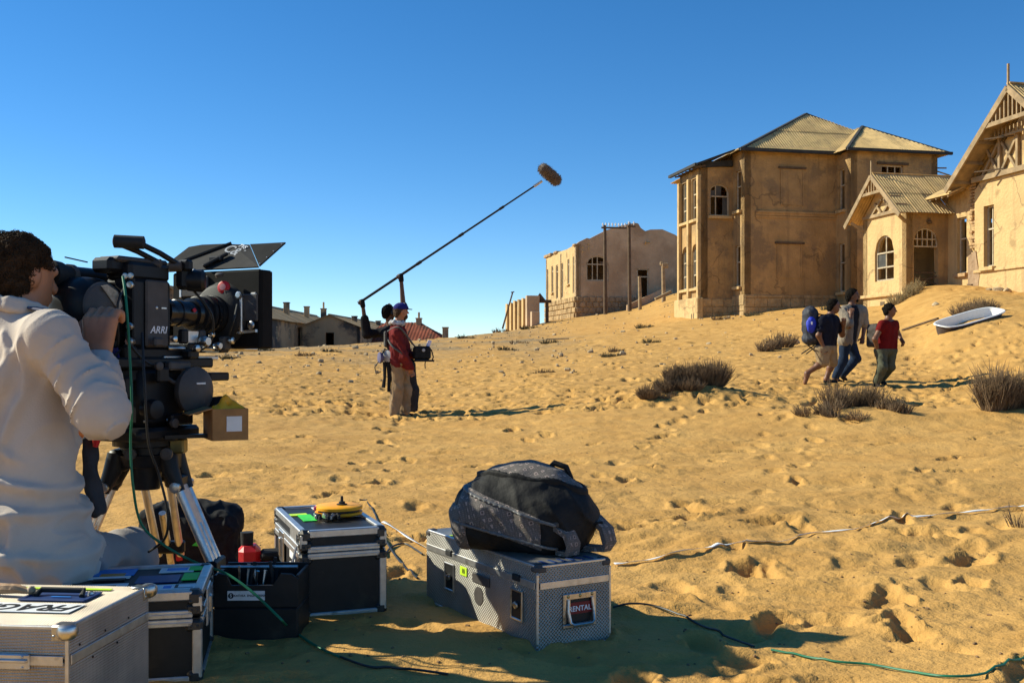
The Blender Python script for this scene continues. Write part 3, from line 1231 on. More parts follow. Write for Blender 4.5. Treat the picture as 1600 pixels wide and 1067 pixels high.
# right wing standing forward
C1 = (5.1, -1.45)
o1, o2 = (.3, .85, 8.5, 10.6), (.3, .85, 4.3, 6.8)
rw, fr = V.wall((5.1, 0), C1, zb, 11.4, [o1, o2], mat=M_PLASTER)
V.window(fr, o1, (), (.6,))
V.window(fr, o2, (), (.6,))
ox = (1.7, 2.95, 9.9, 10.72)
rf, fr = V.wall(C1, (C1[0] + 4.9, C1[1]), zb, 11.4, [ox])
w = V.window(fr, ox, (.33, .66), (), sill=False)
V.beam(w, 'lintel', (C1[0] + 1.45, C1[1] - .04, 10.80), (C1[0] + 3.2, C1[1] - .04, 10.80), .12, .12, M_WOODD)
V.wall((C1[0] + 4.9, C1[1]), (C1[0] + 4.9, 9.0), zb, 11.4)
V.wall((C1[0] + 4.9, 9.0), (.1, 9.0), zb, 11.2)
V.wall((.1, 9.0), (.1, 4.4), zb, 11.2)
# floors so that the rooms stay dark
mb = MB()
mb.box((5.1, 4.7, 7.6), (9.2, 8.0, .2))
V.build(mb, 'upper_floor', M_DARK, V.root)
# roofs
mb = MB()
z0 = ze + .12
apex = Vector((5.0, 3.0, 14.25))
e0, e1 = Vector((-.45, -.5, z0 - .2)), Vector((W1 + .6, -.5, z0 - .2))
bl = Vector((-.45, 9.3, 11.3))
br = Vector((C1[0] + 5.2, 9.3, 11.3))
fr_ = Vector((C1[0] + 5.2, -.5, 11.2))
mb.bar(e0, e1, .14, .16)
mb.bar(e0, apex, .2, .1)
mb.bar(apex, fr_, .2, .1)
roof = V.build(mb, 'roof', M_TAR, V.root)
V.roof_plane(roof, e0, Vector((C1[0] + 5.2, -.5, z0 - .2)), apex + Vector((.03, 0, 0)), apex, rows=2, seed=2)
V.roof_plane(roof, bl, e0, apex, apex + Vector((0, .03, 0)), rows=1, seed=3)
V.roof_plane(roof, br, bl, apex, apex + Vector((.03, 0, 0)), rows=1, seed=5)
V.roof_plane(roof, fr_, br, apex + Vector((0, .03, 0)), apex, rows=1, seed=8)
# veranda roof: lower pitch running out over the corner
va, vb = Vector((vx - .45, 4.8, 10.85)), Vector((vx - .45, .95, 10.85))
vc = Vector((-.1, .95, 11.65))
mb = MB()
mb.bar(va, vb, .16, .14)
mb.bar(vb, vc, .16, .1)
mb.prism([va, vb, vc, Vector((-.1, 4.8, 11.65))], (0, 0, .05))
mb.bar((vx, 1.38, 10.9), (-.05, 1.38, 11.05), .2, .3)
V.build(mb, 'veranda_roof', M_TAR, V.root)
for k in range(9):
    V.beam(roof, 'rafter_end', (-.05 + k * .62, -.46, ze - .04), (-.05 + k * .62, .1, ze + .12), .07, .09, M_WOODD)
for k in range(7):
    V.beam(roof, 'rafter_end', (vx - .4, 1.1 + k * .5, 10.72), (vx + .1, 1.1 + k * .5, 10.82), .06, .08, M_WOODD)
# wing roof
w0, w1 = Vector((C1[0] - .5, C1[1] - .5, 11.35)), Vector((C1[0] + 5.4, C1[1] - .5, 11.35))
wa = Vector((C1[0] + 2.4, 1.5, 13.35))
mb = MB()
mb.bar(w0, w1, .14, .14)
mb.bar(w0, wa, .14, .1)
mb.bar(wa, w1, .14, .1)
wroof = V.build(mb, 'wing_roof', M_TAR, V.root)
V.roof_plane(wroof, w0, w1, wa + Vector((.02, 0, 0)), wa, rows=1, seed=4)
V.roof_plane(wroof, Vector((C1[0] - .5, 3.4, 11.35)), w0, wa, wa + Vector((0, .6, 0)), rows=1, seed=6)
V.roof_plane(wroof, w1, Vector((C1[0] + 5.4, 4.4, 11.35)), wa + Vector((0, .6, 0)), wa, rows=1, seed=7)
V.beam(wroof, 'broken_rafter', (C1[0] + 4.9, -1.2, 10.6), (C1[0] + 5.5, -1.6, 10.3), .08, .06)
V.beam(wroof, 'broken_rafter', (C1[0] + 4.9, -.8, 10.8), (C1[0] + 5.6, -1.2, 10.75), .08, .06)

# ---- the gabled house with the porch
G = House('porch_house', 'cream gabled house with timber-framed gable and small tin-roofed arched porch', 16.4, 42.6)
# porch: front (with the doorway) runs along s from 0 to 1.95, lit side runs back 3.3
zb = 1.5
od = (.35, 1.5, 3.2, 6.35, .55)
pf, fr = G.wall((0, 0), (1.95, 0), zb, 7.1, [od], thick=.3, mat=M_PLASTER)
dw = G.window(fr, (od[0] - .01, od[1] + .01, 5.55, 6.35, .55), (.2, .4, .6, .8), (.42,), back=.1, t=.06, sill=False)
for (z0, z1) in ((4.0, 4.35), (4.35, 4.0), (4.5, 4.5), (3.85, 3.85)):
    G.beam(dw, 'barrier_rail', (.33, .15 if z0 != z1 else .19, z0), (1.52, .15 if z0 != z1 else .19, z1), .05, .05, M_WOODD)
ow = (.95, 2.4, 4.25, 6.2, .7)
half = 1.65
gt = [(0, 7.1), (half, 8.75), (3.3, 7.1)]
ps, fr = G.wall((0, 3.3), (0, 0), zb, gt, [ow], thick=.3, mat=M_CREAM)
G.window(fr, ow, (.5,), (.3, .62), back=.12, t=.07, sill=False, pane=.3)
mb = MB()
mb.box((-.06, 1.65, 3.62), (.16, 3.42, .14), .02)
G.build(mb, 'ledge', M_CREAM, ps)
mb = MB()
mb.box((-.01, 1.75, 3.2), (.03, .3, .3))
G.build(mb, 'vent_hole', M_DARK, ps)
# porch roof
ov = .6
sl = (8.85 - 6.9) / (half + .5)
pe0, pe1 = Vector((-ov, -.5, 6.9)), Vector((2.4, -.5, 6.9))
pr0, pr1 = Vector((-ov, half, 8.85)), Vector((3.4, half, 8.85))
mb = MB()
mb.bar(pr0 + Vector((0, 0, .03)), pr1 + Vector((0, 0, .03)), .16, .05)
proof = G.build(mb, 'porch_roof', M_TIN, G.root)
G.roof_plane(proof, pe0, pe1 + Vector((1.0, 0, 0)), pr1, pr0, wave=.13, rows=2, seed=11)
G.roof_plane(proof, Vector((3.4, 2 * half + .5, 6.9)), Vector((-ov, 2 * half + .5, 6.9)), pr0, pr1, wave=.13, rows=2, seed=12)
for (a, b) in ((pe0, pr0), (Vector((-ov, 2 * half + .5, 6.9)), pr0)):
    G.beam(proof, 'barge_board', a + Vector((-.03, 0, -.12)), b + Vector((-.03, 0, -.12)), .06, .2)
G.beam(proof, 'finial', (-ov, half, 8.7), (-ov, half, 9.4), .06)
zc = 8.0
G.beam(proof, 'collar_beam', (-ov, half - .85, zc), (-ov, half + .85, zc), .07, .12)
for k in range(7):
    y = half - .6 + k * .2
    G.beam(proof, 'gable_batten', (-ov + .02, y, zc + .05), (-ov + .02, y, 8.75 - abs(y - half) * .9), .05, .05)
G.beam(proof, 'gable_tie', (-.06, .1, 7.12), (-.06, 3.2, 7.12), .1, .14)
for s in (-1, 1):
    G.beam(proof, 'brace', (-.07, half + s * .8, 7.2), (-.07, half + s * .1, 7.75), .07, .1)
    G.beam(proof, 'brace', (-.07, half + s * .1, 7.2), (-.07, half + s * .6, 7.65), .07, .1)
    G.beam(proof, 'bracket', (-ov + .05, half + s * 1.75, 6.95), (0, half + s * 1.6, 6.6), .09, .12)
for k in range(4):
    G.beam(proof, 'purlin', (-ov + .03, half - .35 - k * .45, 8.5 - k * .405), (.0, half - .35 - k * .45, 8.5 - k * .405), .08, .1)
mb = MB()
mb.lathe((1.02, -.1, 6.75), (0, 0, -1), [(0, .04), (.1, .05), (.14, .12), (.22, .1), (.26, .03)], 10)
G.build(mb, 'lamp_bracket', M_WOODD, pf)
# lit wall behind the porch, broken brick corner, tall gable in front of it
ob = (1.1, 1.72, 4.4, 6.7)
back, fr = G.wall((1.95, .0), (1.95, -2.0), zb, 8.0, [(.62, 1.22, 4.4, 6.7)], mat=M_CREAM)
G.window(fr, (.62, 1.22, 4.4, 6.7), (), (.62,), t=.07, back=.16, sillmat=M_BRICK)
for r in range(27):
    z = 4.75 + r * .125
    for c in range(2):
        if random.random() < .12:
            continue
        mb = MB()
        off = .07 * (r % 2)
        mb.box((1.9 + random.uniform(-.02, .02), -1.62 - c * .22 - off + random.uniform(-.02, .02), z), (.16, random.uniform(.16, .22), .095), .012)
        G.build(mb, 'brick', M_BRICK, back)
sx = 1.75
gt = [(0, 7.6), (3.0, 10.3), (6.0, 7.6)]
og = (.55, 1.15, 4.5, 6.9)
og2 = (3.7, 4.3, 4.5, 6.9)
gw, fr = G.wall((sx, -2.0), (sx, -8.0), zb, gt, [og, og2], mat=M_CREAM)
for q in (og, og2):
    G.window(fr, q, (.5,), (.62,), t=.07, back=.2)
mb = MB()
mb.box((sx - .03, -5.0, 4.35), (.1, 6.0, .12), .02)
G.build(mb, 'ledge', M_CREAM, gw)
mb = MB()
mb.prism([(sx - .02, -2.0, 2.5), (sx - .12, -1.75, 3.0), (sx - .16, -1.8, 5.0), (sx - .05, -2.1, 5.2), (sx - .02, -2.3, 4.2)], (.25, .0, 0))
G.build(mb, 'broken_plaster', M_GREY, gw)
G.wall((sx, -8.0), (sx + 9, -8.0), zb, 7.6, [(1.5, 2.7, 4.4, 6.6), (5, 6.2, 4.4, 6.6)], mat=M_CREAM)
G.wall((sx + 9, -8.0), (sx + 9, 0), zb, [(0, 7.6), (3, 10.3), (6, 7.6), (8, 7.6)], mat=M_CREAM)
G.wall((sx + 9, 3.3), (-.0, 3.3), zb, 7.1, mat=M_CREAM)
G.wall((sx + 9, 0), (sx + 9, 3.3), zb, 7.1, mat=M_CREAM)
ap = Vector((sx - .8, -5.0, 11.05))
apb = Vector((sx + 9.4, -5.0, 11.05))
fe, ne = Vector((sx - .8, -1.3, 7.8)), Vector((sx - .8, -8.7, 7.8))
feb, neb = Vector((sx + 9.4, -1.3, 7.8)), Vector((sx + 9.4, -8.7, 7.8))
mb = MB()
mb.bar(ap + Vector((0, 0, .04)), apb + Vector((0, 0, .04)), .2, .06)
groof = G.build(mb, 'roof', M_TIN, G.root)
G.roof_plane(groof, ne, neb, apb, ap, wave=.14, rows=2, seed=21)
G.roof_plane(groof, feb, fe, ap, apb, wave=.14, rows=2, seed=22)
for e_ in (fe, ne):
    G.beam(groof, 'barge_board', e_ + Vector((-.04, 0, -.14)), ap + Vector((-.04, 0, -.14)), .07, .24)
    G.beam(groof, 'soffit_board', e_ + Vector((.4, 0, -.1)), ap + Vector((.4, 0, -.1)), .75, .04)
G.beam(groof, 'finial', ap + Vector((0, 0, -.2)), ap + Vector((0, 0, .75)), .07)
zc = 9.75
hw = (11.05 - zc) / .878
G.beam(groof, 'collar_beam', (sx - .8, -5 - hw, zc), (sx - .8, -5 + hw, zc), .1, .16)
for k in range(13):
    y = -5 - hw + .12 + k * (2 * hw - .24) / 12
    G.beam(groof, 'gable_batten', (sx - .78, y, zc), (sx - .78, y, 10.95 - abs(y + 5) * .878), .06, .06, M_WOODG)
for k in range(16):
    y = -5 - 1.6 + k * .2133
    G.beam(groof, 'valance_slat', (sx - .3, y, zc - .38), (sx - .3, y, zc - .08), .05, .05)
G.beam(groof, 'valance_rail', (sx - .3, -6.7, zc - .4), (sx - .3, -3.3, zc - .4), .06, .08)
G.beam(groof, 'tie_beam', (sx - .1, -8.0, 8.0), (sx - .1, -2.0, 8.0), .14, .2)
for y0 in (-3.6, -6.4, -4.6, -5.4):
    G.beam(groof, 'gable_post', (sx - .09, y0, 8.1), (sx - .09, y0, 9.4), .1, .12)
for (ya, yb) in ((-2.6, -3.5), (-3.5, -2.75), (-3.7, -4.5), (-4.5, -3.7), (-5.5, -6.3), (-6.3, -5.5), (-6.5, -7.3), (-7.3, -6.5)):
    G.beam(groof, 'gable_brace', (sx - .075, ya, 8.1), (sx - .075, yb, 9.2 - (.5 if abs(ya + 5) > 2 and abs(yb + 5) > 2 else 0)), .08, .1)
G.beam(groof, 'cross_rail', (sx - .1, -3.9, 8.15), (sx - .75, -3.0, 8.15), .05, .05, M_WOODD)
G.beam(groof, 'cross_rail', (sx - .1, -4.4, 9.3), (sx - .75, -3.6, 9.3), .05, .05, M_WOODD)
for k in range(5):
    t = k / 5 + .1
    p = fe.lerp(ap, t) + Vector((0, 0, -.16))
    G.beam(groof, 'purlin', p, p + Vector((.85, 0, 0)), .1, .12)
mb = MB()
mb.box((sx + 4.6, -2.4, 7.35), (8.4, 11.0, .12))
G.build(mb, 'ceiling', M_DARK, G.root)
# low eave between the gable and the porch
mb = MB()
mb.prism([(1.05, .6, 7.55), (1.05, -1.5, 7.55), (2.3, -1.5, 8.1), (2.3, .6, 8.1)], (0, 0, .07))
G.build(mb, 'link_roof', M_TIN, G.root)
for k in range(5):
    G.beam(groof, 'rafter_end', (1.1, .4 - k * .4, 7.5), (2.0, .4 - k * .4, 7.85), .07, .08)

# ---- ruined hall on the ridge
RX, RD = PX(900, 0, 90).x, 90.0
H = House('ruined_hall', 'roofless grey-brown hall with arched window on the distant ridge', RX, RD, 'ruin')
top = [(0, 10.9), (.3, 11.15), (1.0, 11.5), (1.25, 11.45), (2.8, 12.25), (4.4, 12.75), (5.5, 12.95), (5.75, 12.9), (6.0, 12.5), (6.4, 12.25), (6.9, 12.4), (8.0, 12.45), (9.2, 12.0), (11.0, 10.9)]
oa = (.95, 3.0, 7.75, 9.95, .75)
odr = (5.6, 6.75, 6.0, 8.9)
hf, fr = H.wall((0, 0), (11, 0), 3.0, top, [oa, odr], thick=.45, mat=M_GREY)
H.window(fr, oa, (.28, .5, .85), (.66,), t=.1, sill=False)
H.window(fr, odr, (), (.75,), t=.12, sill=False)
hops = [(.4, .9, 6.6, 9.6), (2.2, 2.9, 7.2, 9.75), (3.9, 4.7, 6.5, 9.7), (6.0, 6.6, 6.5, 9.7), (8.1, 8.8, 7.6, 9.85), (9.9, 10.4, 6.7, 9.9)]
hs, fr = H.wall((0, 11), (0, 0), 3.0, [(0, 10.75), (2, 10.7), (5, 10.85), (8, 10.8), (11, 10.95)], hops, thick=.45, mat=M_CREAM)
for i, q in enumerate(hops):
    H.window(fr, q, (.5,), (.8,), t=.1, sill=(i in (1, 4)), broken=.5)
H.wall((11, 0), (11, 11), 3.0, 10.8, mat=M_GREY, thick=.45)
H.wall((11, 11), (0, 11), 3.0, 10.6, mat=M_GREY, thick=.45)
H.wall((0, 5.0), (11, 5.0), 3.0, [(0, 10.6), (4, 9.8), (8, 10.2), (11, 10.4)], mat=M_GREY, thick=.45, name='inner_wall')
mb = MB()
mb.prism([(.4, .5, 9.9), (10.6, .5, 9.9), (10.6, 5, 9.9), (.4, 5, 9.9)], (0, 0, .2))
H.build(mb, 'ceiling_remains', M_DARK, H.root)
rnd = random.Random(4)
mb = MB()
for i in range(22):
    for r in range(5):
        mb.box((-.06, .2 + i * .5 + (r % 2) * .25, 4.2 + r * .48), (.22 * rnd.uniform(.7, 1.3), .46 * rnd.uniform(.85, 1), .44), .05)
so = H.build(mb, 'stone_base', M_STONE, hs)
so['kind'] = 'stuff'
mb = MB()
for i in range(18):
    for r in range(5):
        mb.box((.3 + i * .6 + (r % 2) * .3, -.04, 4.2 + r * .48), (.56 * rnd.uniform(.85, 1), .16 * rnd.uniform(.7, 1.2), .44), .05)
so = H.build(mb, 'stone_base', material('brown_rubble', (.33, .22, .12), .93, .3, 2.2, .8, 6), hf)
so['kind'] = 'stuff'
for (s, z) in ((.6, 10.7), (.6, 10.3), (1.15, 10.95), (1.15, 10.6)):
    mb = MB()
    mb.box((s, -.02, z), (.12, .06, .2))
    H.build(mb, 'plaster_chip', M_CREAM, hf)
mb = MB()
mb.tube([(6.4, 0, 11.1), (6.4, -.3, 11.3), (6.5, -.5, 11.2)], .06, 6)
mb.lathe((6.5, -.5, 11.25), (0, 0, -1), [(0, .05), (.1, .22), (.14, .05)], 10)
H.build(mb, 'wall_lamp', M_TIN, hf)
for i in range(9):
    mb = MB()
    a_ = rnd.uniform(0, 11)
    mb.box((.1, a_, 10.9), (.5, rnd.uniform(.3, .9), rnd.uniform(.15, .3)), .04)
    H.build(mb, 'loose_stone', M_BRICK, hs)
# low garden wall running up the dune in front of it
mb = MB()
a, b = Vector((3.7, -3.2, 0)), Vector((8.6, -2.0, 0))
mb.add([(3.6, -3.4, 4.2), (8.4, -1.6, 5.0), (8.4, -1.6, 7.0), (7.3, -2.0, 7.0), (5.6, -2.7, 6.3), (3.6, -3.4, 5.45),
        (3.6, -3.1, 4.2), (8.4, -1.3, 5.0), (8.4, -1.3, 7.0), (7.3, -1.7, 7.0), (5.6, -2.4, 6.3), (3.6, -3.1, 5.45)],
       [(0, 1, 2, 3, 4, 5), (11, 10, 9, 8, 7, 6), (5, 4, 10, 11), (4, 3, 9, 10), (3, 2, 8, 9), (0, 5, 11, 6), (1, 7, 8, 2)])
gwall = mb.build('garden_wall', M_GREY)
gwall.location = (RX, RD, 0)
gwall.rotation_euler.z = TURN
tag(gwall, 'low sloping plaster garden wall half buried in front of the ruined hall', 'wall')

# ---- ruined row of piers left of the hall
tops = [(791, 476), (797, 474), (803, 471), (809.5, 469), (816, 467), (823.5, 464)]
for i, (px, py) in enumerate(tops):
    d = 86 - i * .7
    p = PX(px, py, d)
    zg = gz(p.x, p.y) - .6
    mb = MB()
    w = .33
    mb.add([(0, -w, zg), (w, -w, zg), (w, w, zg), (0, w, zg), (0, -w, p.z + .05), (w, -w, p.z - .04), (w, w, p.z), (0, w, p.z + .08)],
           [(0, 1, 5, 4), (1, 2, 6, 5), (2, 3, 7, 6), (3, 0, 4, 7), (4, 5, 6, 7), (3, 2, 1, 0)])
    pier = mb.build('wall_pier', M_CREAM)
    pier.location = (p.x, p.y, 0)
    pier.rotation_euler.z = TURN
    tag(pier, ['leftmost thin wall pier in the broken row beside the ruined hall', 'second wall pier from the left in the broken row',
               'third wall pier from the left in the broken row', 'fourth wall pier from the left in the broken row',
               'fifth wall pier from the left in the broken row', 'sixth wall pier, just left of the broad one'][i], 'pier', 'piers of the broken wall')
p = PX(832, 462, 81.5)
mb = MB()
mb.box((0, 0, (p.z + 2.5) / 2), (1.05, .5, p.z - 2.5), .03)
o = mb.build('wall_pier', M_GREY)
o.location = (p.x, p.y, 0)
o.rotation_euler.z = TURN
tag(o, 'broad tall shaded pier at the right end of the broken row', 'pier', 'piers of the broken wall')
p = PX(836, 487, 80)
mb = MB()
mb.box((0, 0, p.z - 1), (.65, .5, 2.0), .03)
o = mb.build('wall_stub', M_GREY)
o.location = (p.x, p.y, 0)
o.rotation_euler.z = TURN
tag(o, 'short square wall stub in front of the broad pier', 'wall stub')
a, b = PX(787, 506, 84), PX(801, 457, 84)
mb = MB()
mb.cyl(a - Vector((.1, 0, .4)), b, .075, .06, 8)
mb.bar(b - Vector((.14, 0, 0)), b + Vector((.14, 0, .06)), .1, .08)
tag(mb.build('leaning_pole', M_WOODD), 'dark pole leaning against the row of piers', 'pole')
p = PX(843, 470, 82)
mb = MB()
mb.box((p.x + .3, p.y, p.z - .05), (1.3, .7, .22), .02)
mb.box((p.x + .6, p.y, p.z - 1.3), (.25, .4, 2.4), .02)
mb.prism([(p.x - .35, p.y - .3, p.z + .08), (p.x + .45, p.y - .3, p.z + .08), (p.x + .02, p.y - .3, p.z + .62)], (0, .6, 0))
tag(mb.build('broken_slab', M_WOODD), 'broken slab with a pointed fragment on top beside the hall', 'slab')

# ---- telegraph poles
def pole(px, py_top, py_bot, d, name, label, cross=None, r=.12, mat=None):
    a, b = PX(px, py_bot, d), PX(px - 1.0, py_top, d)
    root = empty(name, label, 'pole', (a.x, a.y, a.z))
    mb = MB()
    mb.tube([(0, 0, -1.0), (0, 0, .1), ((b - a) * .5), (b - a)], [r * 1.1, r * 1.1, r, r * .85], 10)
    shaft = mb.build('shaft', mat or M_WOODD, root, True)
    if cross:
        c0, c1, zz = cross
        mb = MB()
        top_ = b - a
        mb.bar((c0, -.14, top_.z - zz), (c1, .1, top_.z - zz), .12, .14)
        arm = mb.build('crossarm', M_WOODD, root)
        n = int((c1 - c0) / .26)
        for i in range(n):
            s = c0 + .12 + (c1 - c0 - .24) * i / max(1, n - 1)
            mb = MB()
            mb.lathe((s, -.14 + .24 * (s - c0) / (c1 - c0), top_.z - zz + .06), (0, 0, 1), [(0, .025), (.1, .025), (.12, .055), (.26, .065), (.34, .03)], 8)
            mb.build('insulator', material('insulator_glaze', (.72, .70, .66), .35, .1), root, True)
    return root


pole(946, 352, 488, 84, 'telegraph_pole', 'left of two tall telegraph poles, crossarm of white insulators on top', (-.35, 1.75, .22), .15)
pole(984, 348, 486, 82, 'telegraph_pole', 'right of two tall telegraph poles in front of the ruined hall', (-.2, .45, .3), .14)
MB_post = M_WOODG
p1 = pole(1000, 432, 466, 78, 'weathered_post', 'short grey post standing before the hall doorway', None, .13, M_WOODG)
p2 = pole(1037, 414, 456, 76, 'weathered_post', 'grey post with splintered head right of the hall doorway', None, .14, M_WOODG)
mb = MB()
mb.box((.1, 0, 1.95), (.5, .3, .35), .05)
mb.box((-.15, .05, 2.1), (.25, .25, .3), .05)
mb.build('splintered_head', M_WOODG, p2)
p = PX(1036, 462, 72)
mb = MB()
mb.bar(p + Vector((-.55, 0, -.25)), p + Vector((.6, .2, .3)), .3, .18, ch=.02)
tag(mb.build('fallen_plank', M_WOODG), 'short plank lying on the dune below the splintered post', 'plank')

# ---- low houses beyond the rise on the left
M_LOW = material('smoke_stained_plaster', (.42, .28, .15), .92, .2, .3, .3, 4, spots=(.075, .065, .055), spot_scale=.22, spot_lo=.46, spot_hi=.56, coord='World')
M_LOWROOF = material('dusty_sheet_roof', (.38, .26, .14), .9, .2, .5, spec=.05)
M_RED = material('dark_red_sheet_roof', (.24, .075, .045), .9, .3, .35, spec=.05, spots=(.12, .06, .04), spot_scale=.6)


def chimney(house, parent, x, y, z0, z1, w=.8, pipe=0):
    mb = MB()
    mb.box((x, y, (z0 + z1) / 2), (w, w, z1 - z0), .04)
    mb.box((x, y, z1 + .06), (w * 1.2, w * 1.2, .16), .03)
    if pipe:
        mb.cyl((x, y, z1), (x, y, z1 + pipe), .16, n=8)
    house.build(mb, 'chimney', M_LOW, parent)


def long_house(name, label, x, y, turn, W, Lh, eave, ridge, wins, chim, roofmat, zb=-3, cat='house'):
    h = House(name, label, x, y, cat, turn)
    ops = [(s, s + 1.1, eave - 2.6, eave - 1.0) for s in wins]
    wf, fr = h.wall((W, 0), (W, Lh), zb, eave, ops, mat=M_LOW)
    for q in ops:
        h.window(fr, q, (.5,), (.5,), t=.12, sill=False)
    gops = [(W * .5 - .6, W * .5 + .6, eave - 2.8, eave - .8)]
    h.wall((0, 0), (W, 0), zb, [(0, eave), (W / 2, ridge), (W, eave)], gops, mat=M_LOW)
    h.wall((W, Lh), (0, Lh), zb, [(0, eave), (W / 2, ridge), (W, eave)], mat=M_LOW)
    h.wall((0, Lh), (0, 0), zb, eave, mat=M_LOW)
    mb = MB()
    mb.bar((W / 2, -.4, ridge + .1), (W / 2, Lh + .4, ridge + .1), .3, .12)
    rf = h.build(mb, 'roof', roofmat, h.root)
    for sgn in (-1, 1):
        for k in range(10):
            ya, yb = -.4 + (Lh + .8) * k / 10, -.4 + (Lh + .8) * (k + 1) / 10
            q = .5
            sl_ = (ridge - eave) / (W / 2)
            mb = MB()
            lift = .03 * (k % 2)
            mb.prism([(W / 2, ya, ridge + lift), (W / 2 + sgn * (W / 2 + q), ya, eave - q * sl_ + lift), (W / 2 + sgn * (W / 2 + q), yb, eave - q * sl_ + lift), (W / 2, yb, ridge + lift)], (0, 0, .08))
            h.build(mb, 'roof_panel', roofmat, rf)
    for c in chim:
        chimney(h, rf, *c)
    return h


# house A: long side faces +X and runs away from the camera
long_house('long_house', 'long low stained house with three chimneys at the far left', -39.6, 105, math.radians(-1), 9, 72, 6.02, 8.2,
           [5, 12, 19, 26, 33, 40, 47, 54, 61], [(6.6, 41.7, 6.4, 8.8, .75), (6.6, 55, 6.4, 8.9, .75), (6.6, 68, 6.4, 9.2, .85, 1.2)], M_LOWROOF)
long_house('gabled_house', 'low brown gabled house between the long house and the red roof', -29.6, 143, math.radians(-4), 8.4, 40, 5.3, 6.94,
           [6, 14, 20, 28], [(5.9, 8, 5.6, 7.0, .7, 0), (6.2, 24, 5.4, 6.9, .7, 0)], M_LOWROOF)
hr = House('red_roofed_house', 'low house with dark red hipped roof just showing over the rise', -15.8, 150, 'house', math.radians(-5))
hr.wall((-7, 0), (6, 0), -3, 3.2, [(1, 2, 1, 2.6), (5, 6, 1, 2.6), (9, 10, 1, 2.6)], mat=M_LOW)
hr.wall((6, 0), (6, 12), -3, 3.2, mat=M_LOW)
hr.wall((6, 12), (-7, 12), -3, 3.2, mat=M_LOW)
hr.wall((-7, 12), (-7, 0), -3, 3.2, mat=M_LOW)
mb = MB()
mb.bar((-4, 6, 6.45), (1.5, 6, 6.2), .3, .12)
rf = hr.build(mb, 'roof', M_RED, hr.root)
hr.roof_plane(rf, (-7.6, -.6, 3.1), (6.6, -.6, 3.1), (1.5, 6, 6.2), (-4, 6, 6.4), wave=.5, amp=.04, sheet=1.3, mat=M_RED)
hr.roof_plane(rf, (6.6, -.6, 3.1), (6.6, 12.6, 3.1), (1.5, 6.1, 6.2), (1.5, 6, 6.2), wave=.5, amp=.04, sheet=1.3, mat=M_RED)
hr.roof_plane(rf, (6.6, 12.6, 3.1), (-7.6, 12.6, 3.1), (-4, 6, 6.4), (1.5, 6, 6.2), wave=.5, amp=.04, sheet=1.3, mat=M_RED)
hr.roof_plane(rf, (-7.6, 12.6, 3.1), (-7.6, -.6, 3.1), (-4, 6, 6.4), (-4, 6.1, 6.4), wave=.5, amp=.04, sheet=1.3, mat=M_RED)
chimney(hr, rf, 1.2, 5.5, 5.6, 6.9, .8, 1.0)
chimney(hr, rf, 5.8, 2.0, 3.3, 5.4, .8, 0)
# ------------------------------------------------------------------ foreground props


def embossed(name, base, k=700.0, rough=.34, strength=.9, dots=False):
    m = bpy.data.materials.new(name)
    m.use_nodes = True
    N, L = m.node_tree.nodes, m.node_tree.links
    bs = N['Principled BSDF']
    bs.inputs['Metallic'].default_value = .85
    bs.inputs['Roughness'].default_value = rough
    tc = N.new('ShaderNodeTexCoord')
    sep = N.new('ShaderNodeSeparateXYZ')
    L.new(tc.outputs['Object'], sep.inputs[0])

    def mth(op, a, b=None):
        n = N.new('ShaderNodeMath')
        n.operation = op
        for i, q in enumerate((a, b)):
            if q is None:
                continue
            if isinstance(q, (int, float)):
                n.inputs[i].default_value = q
            else:
                L.new(q, n.inputs[i])
        return n.outputs[0]
    xy = mth('ADD', sep.outputs[0], sep.outputs[1])
    if dots:
        a = mth('SINE', mth('MULTIPLY', xy, k))
        b = mth('SINE', mth('MULTIPLY', sep.outputs[2], k))
    else:
        a = mth('SINE', mth('MULTIPLY', mth('ADD', xy, sep.outputs[2]), k))
        b = mth('SINE', mth('MULTIPLY', mth('SUBTRACT', xy, sep.outputs[2]), k))
    hgt = mth('MULTIPLY', a, b)
    bp = N.new('ShaderNodeBump')
    bp.inputs['Strength'].default_value = strength
    bp.inputs['Distance'].default_value = .0016
    L.new(hgt, bp.inputs['Height'])
    L.new(bp.outputs[0], bs.inputs['Normal'])
    nz = N.new('ShaderNodeTexNoise')
    nz.inputs['Scale'].default_value = 9
    nz.inputs['Detail'].default_value = 7
    L.new(tc.outputs['Object'], nz.inputs['Vector'])
    rp = N.new('ShaderNodeValToRGB')
    rp.color_ramp.elements[0].position = .35
    rp.color_ramp.elements[1].position = .7
    rp.color_ramp.elements[0].color = (*[c * .72 for c in base], 1)
    rp.color_ramp.elements[1].color = (*base, 1)
    L.new(nz.outputs['Fac'], rp.inputs['Fac'])
    L.new(rp.outputs[0], bs.inputs['Base Color'])
    rr = N.new('ShaderNodeMapRange')
    rr.inputs[3].default_value = rough * .8
    rr.inputs[4].default_value = rough * 1.5
    L.new(nz.outputs['Fac'], rr.inputs[0])
    L.new(rr.outputs[0], bs.inputs['Roughness'])
    return m


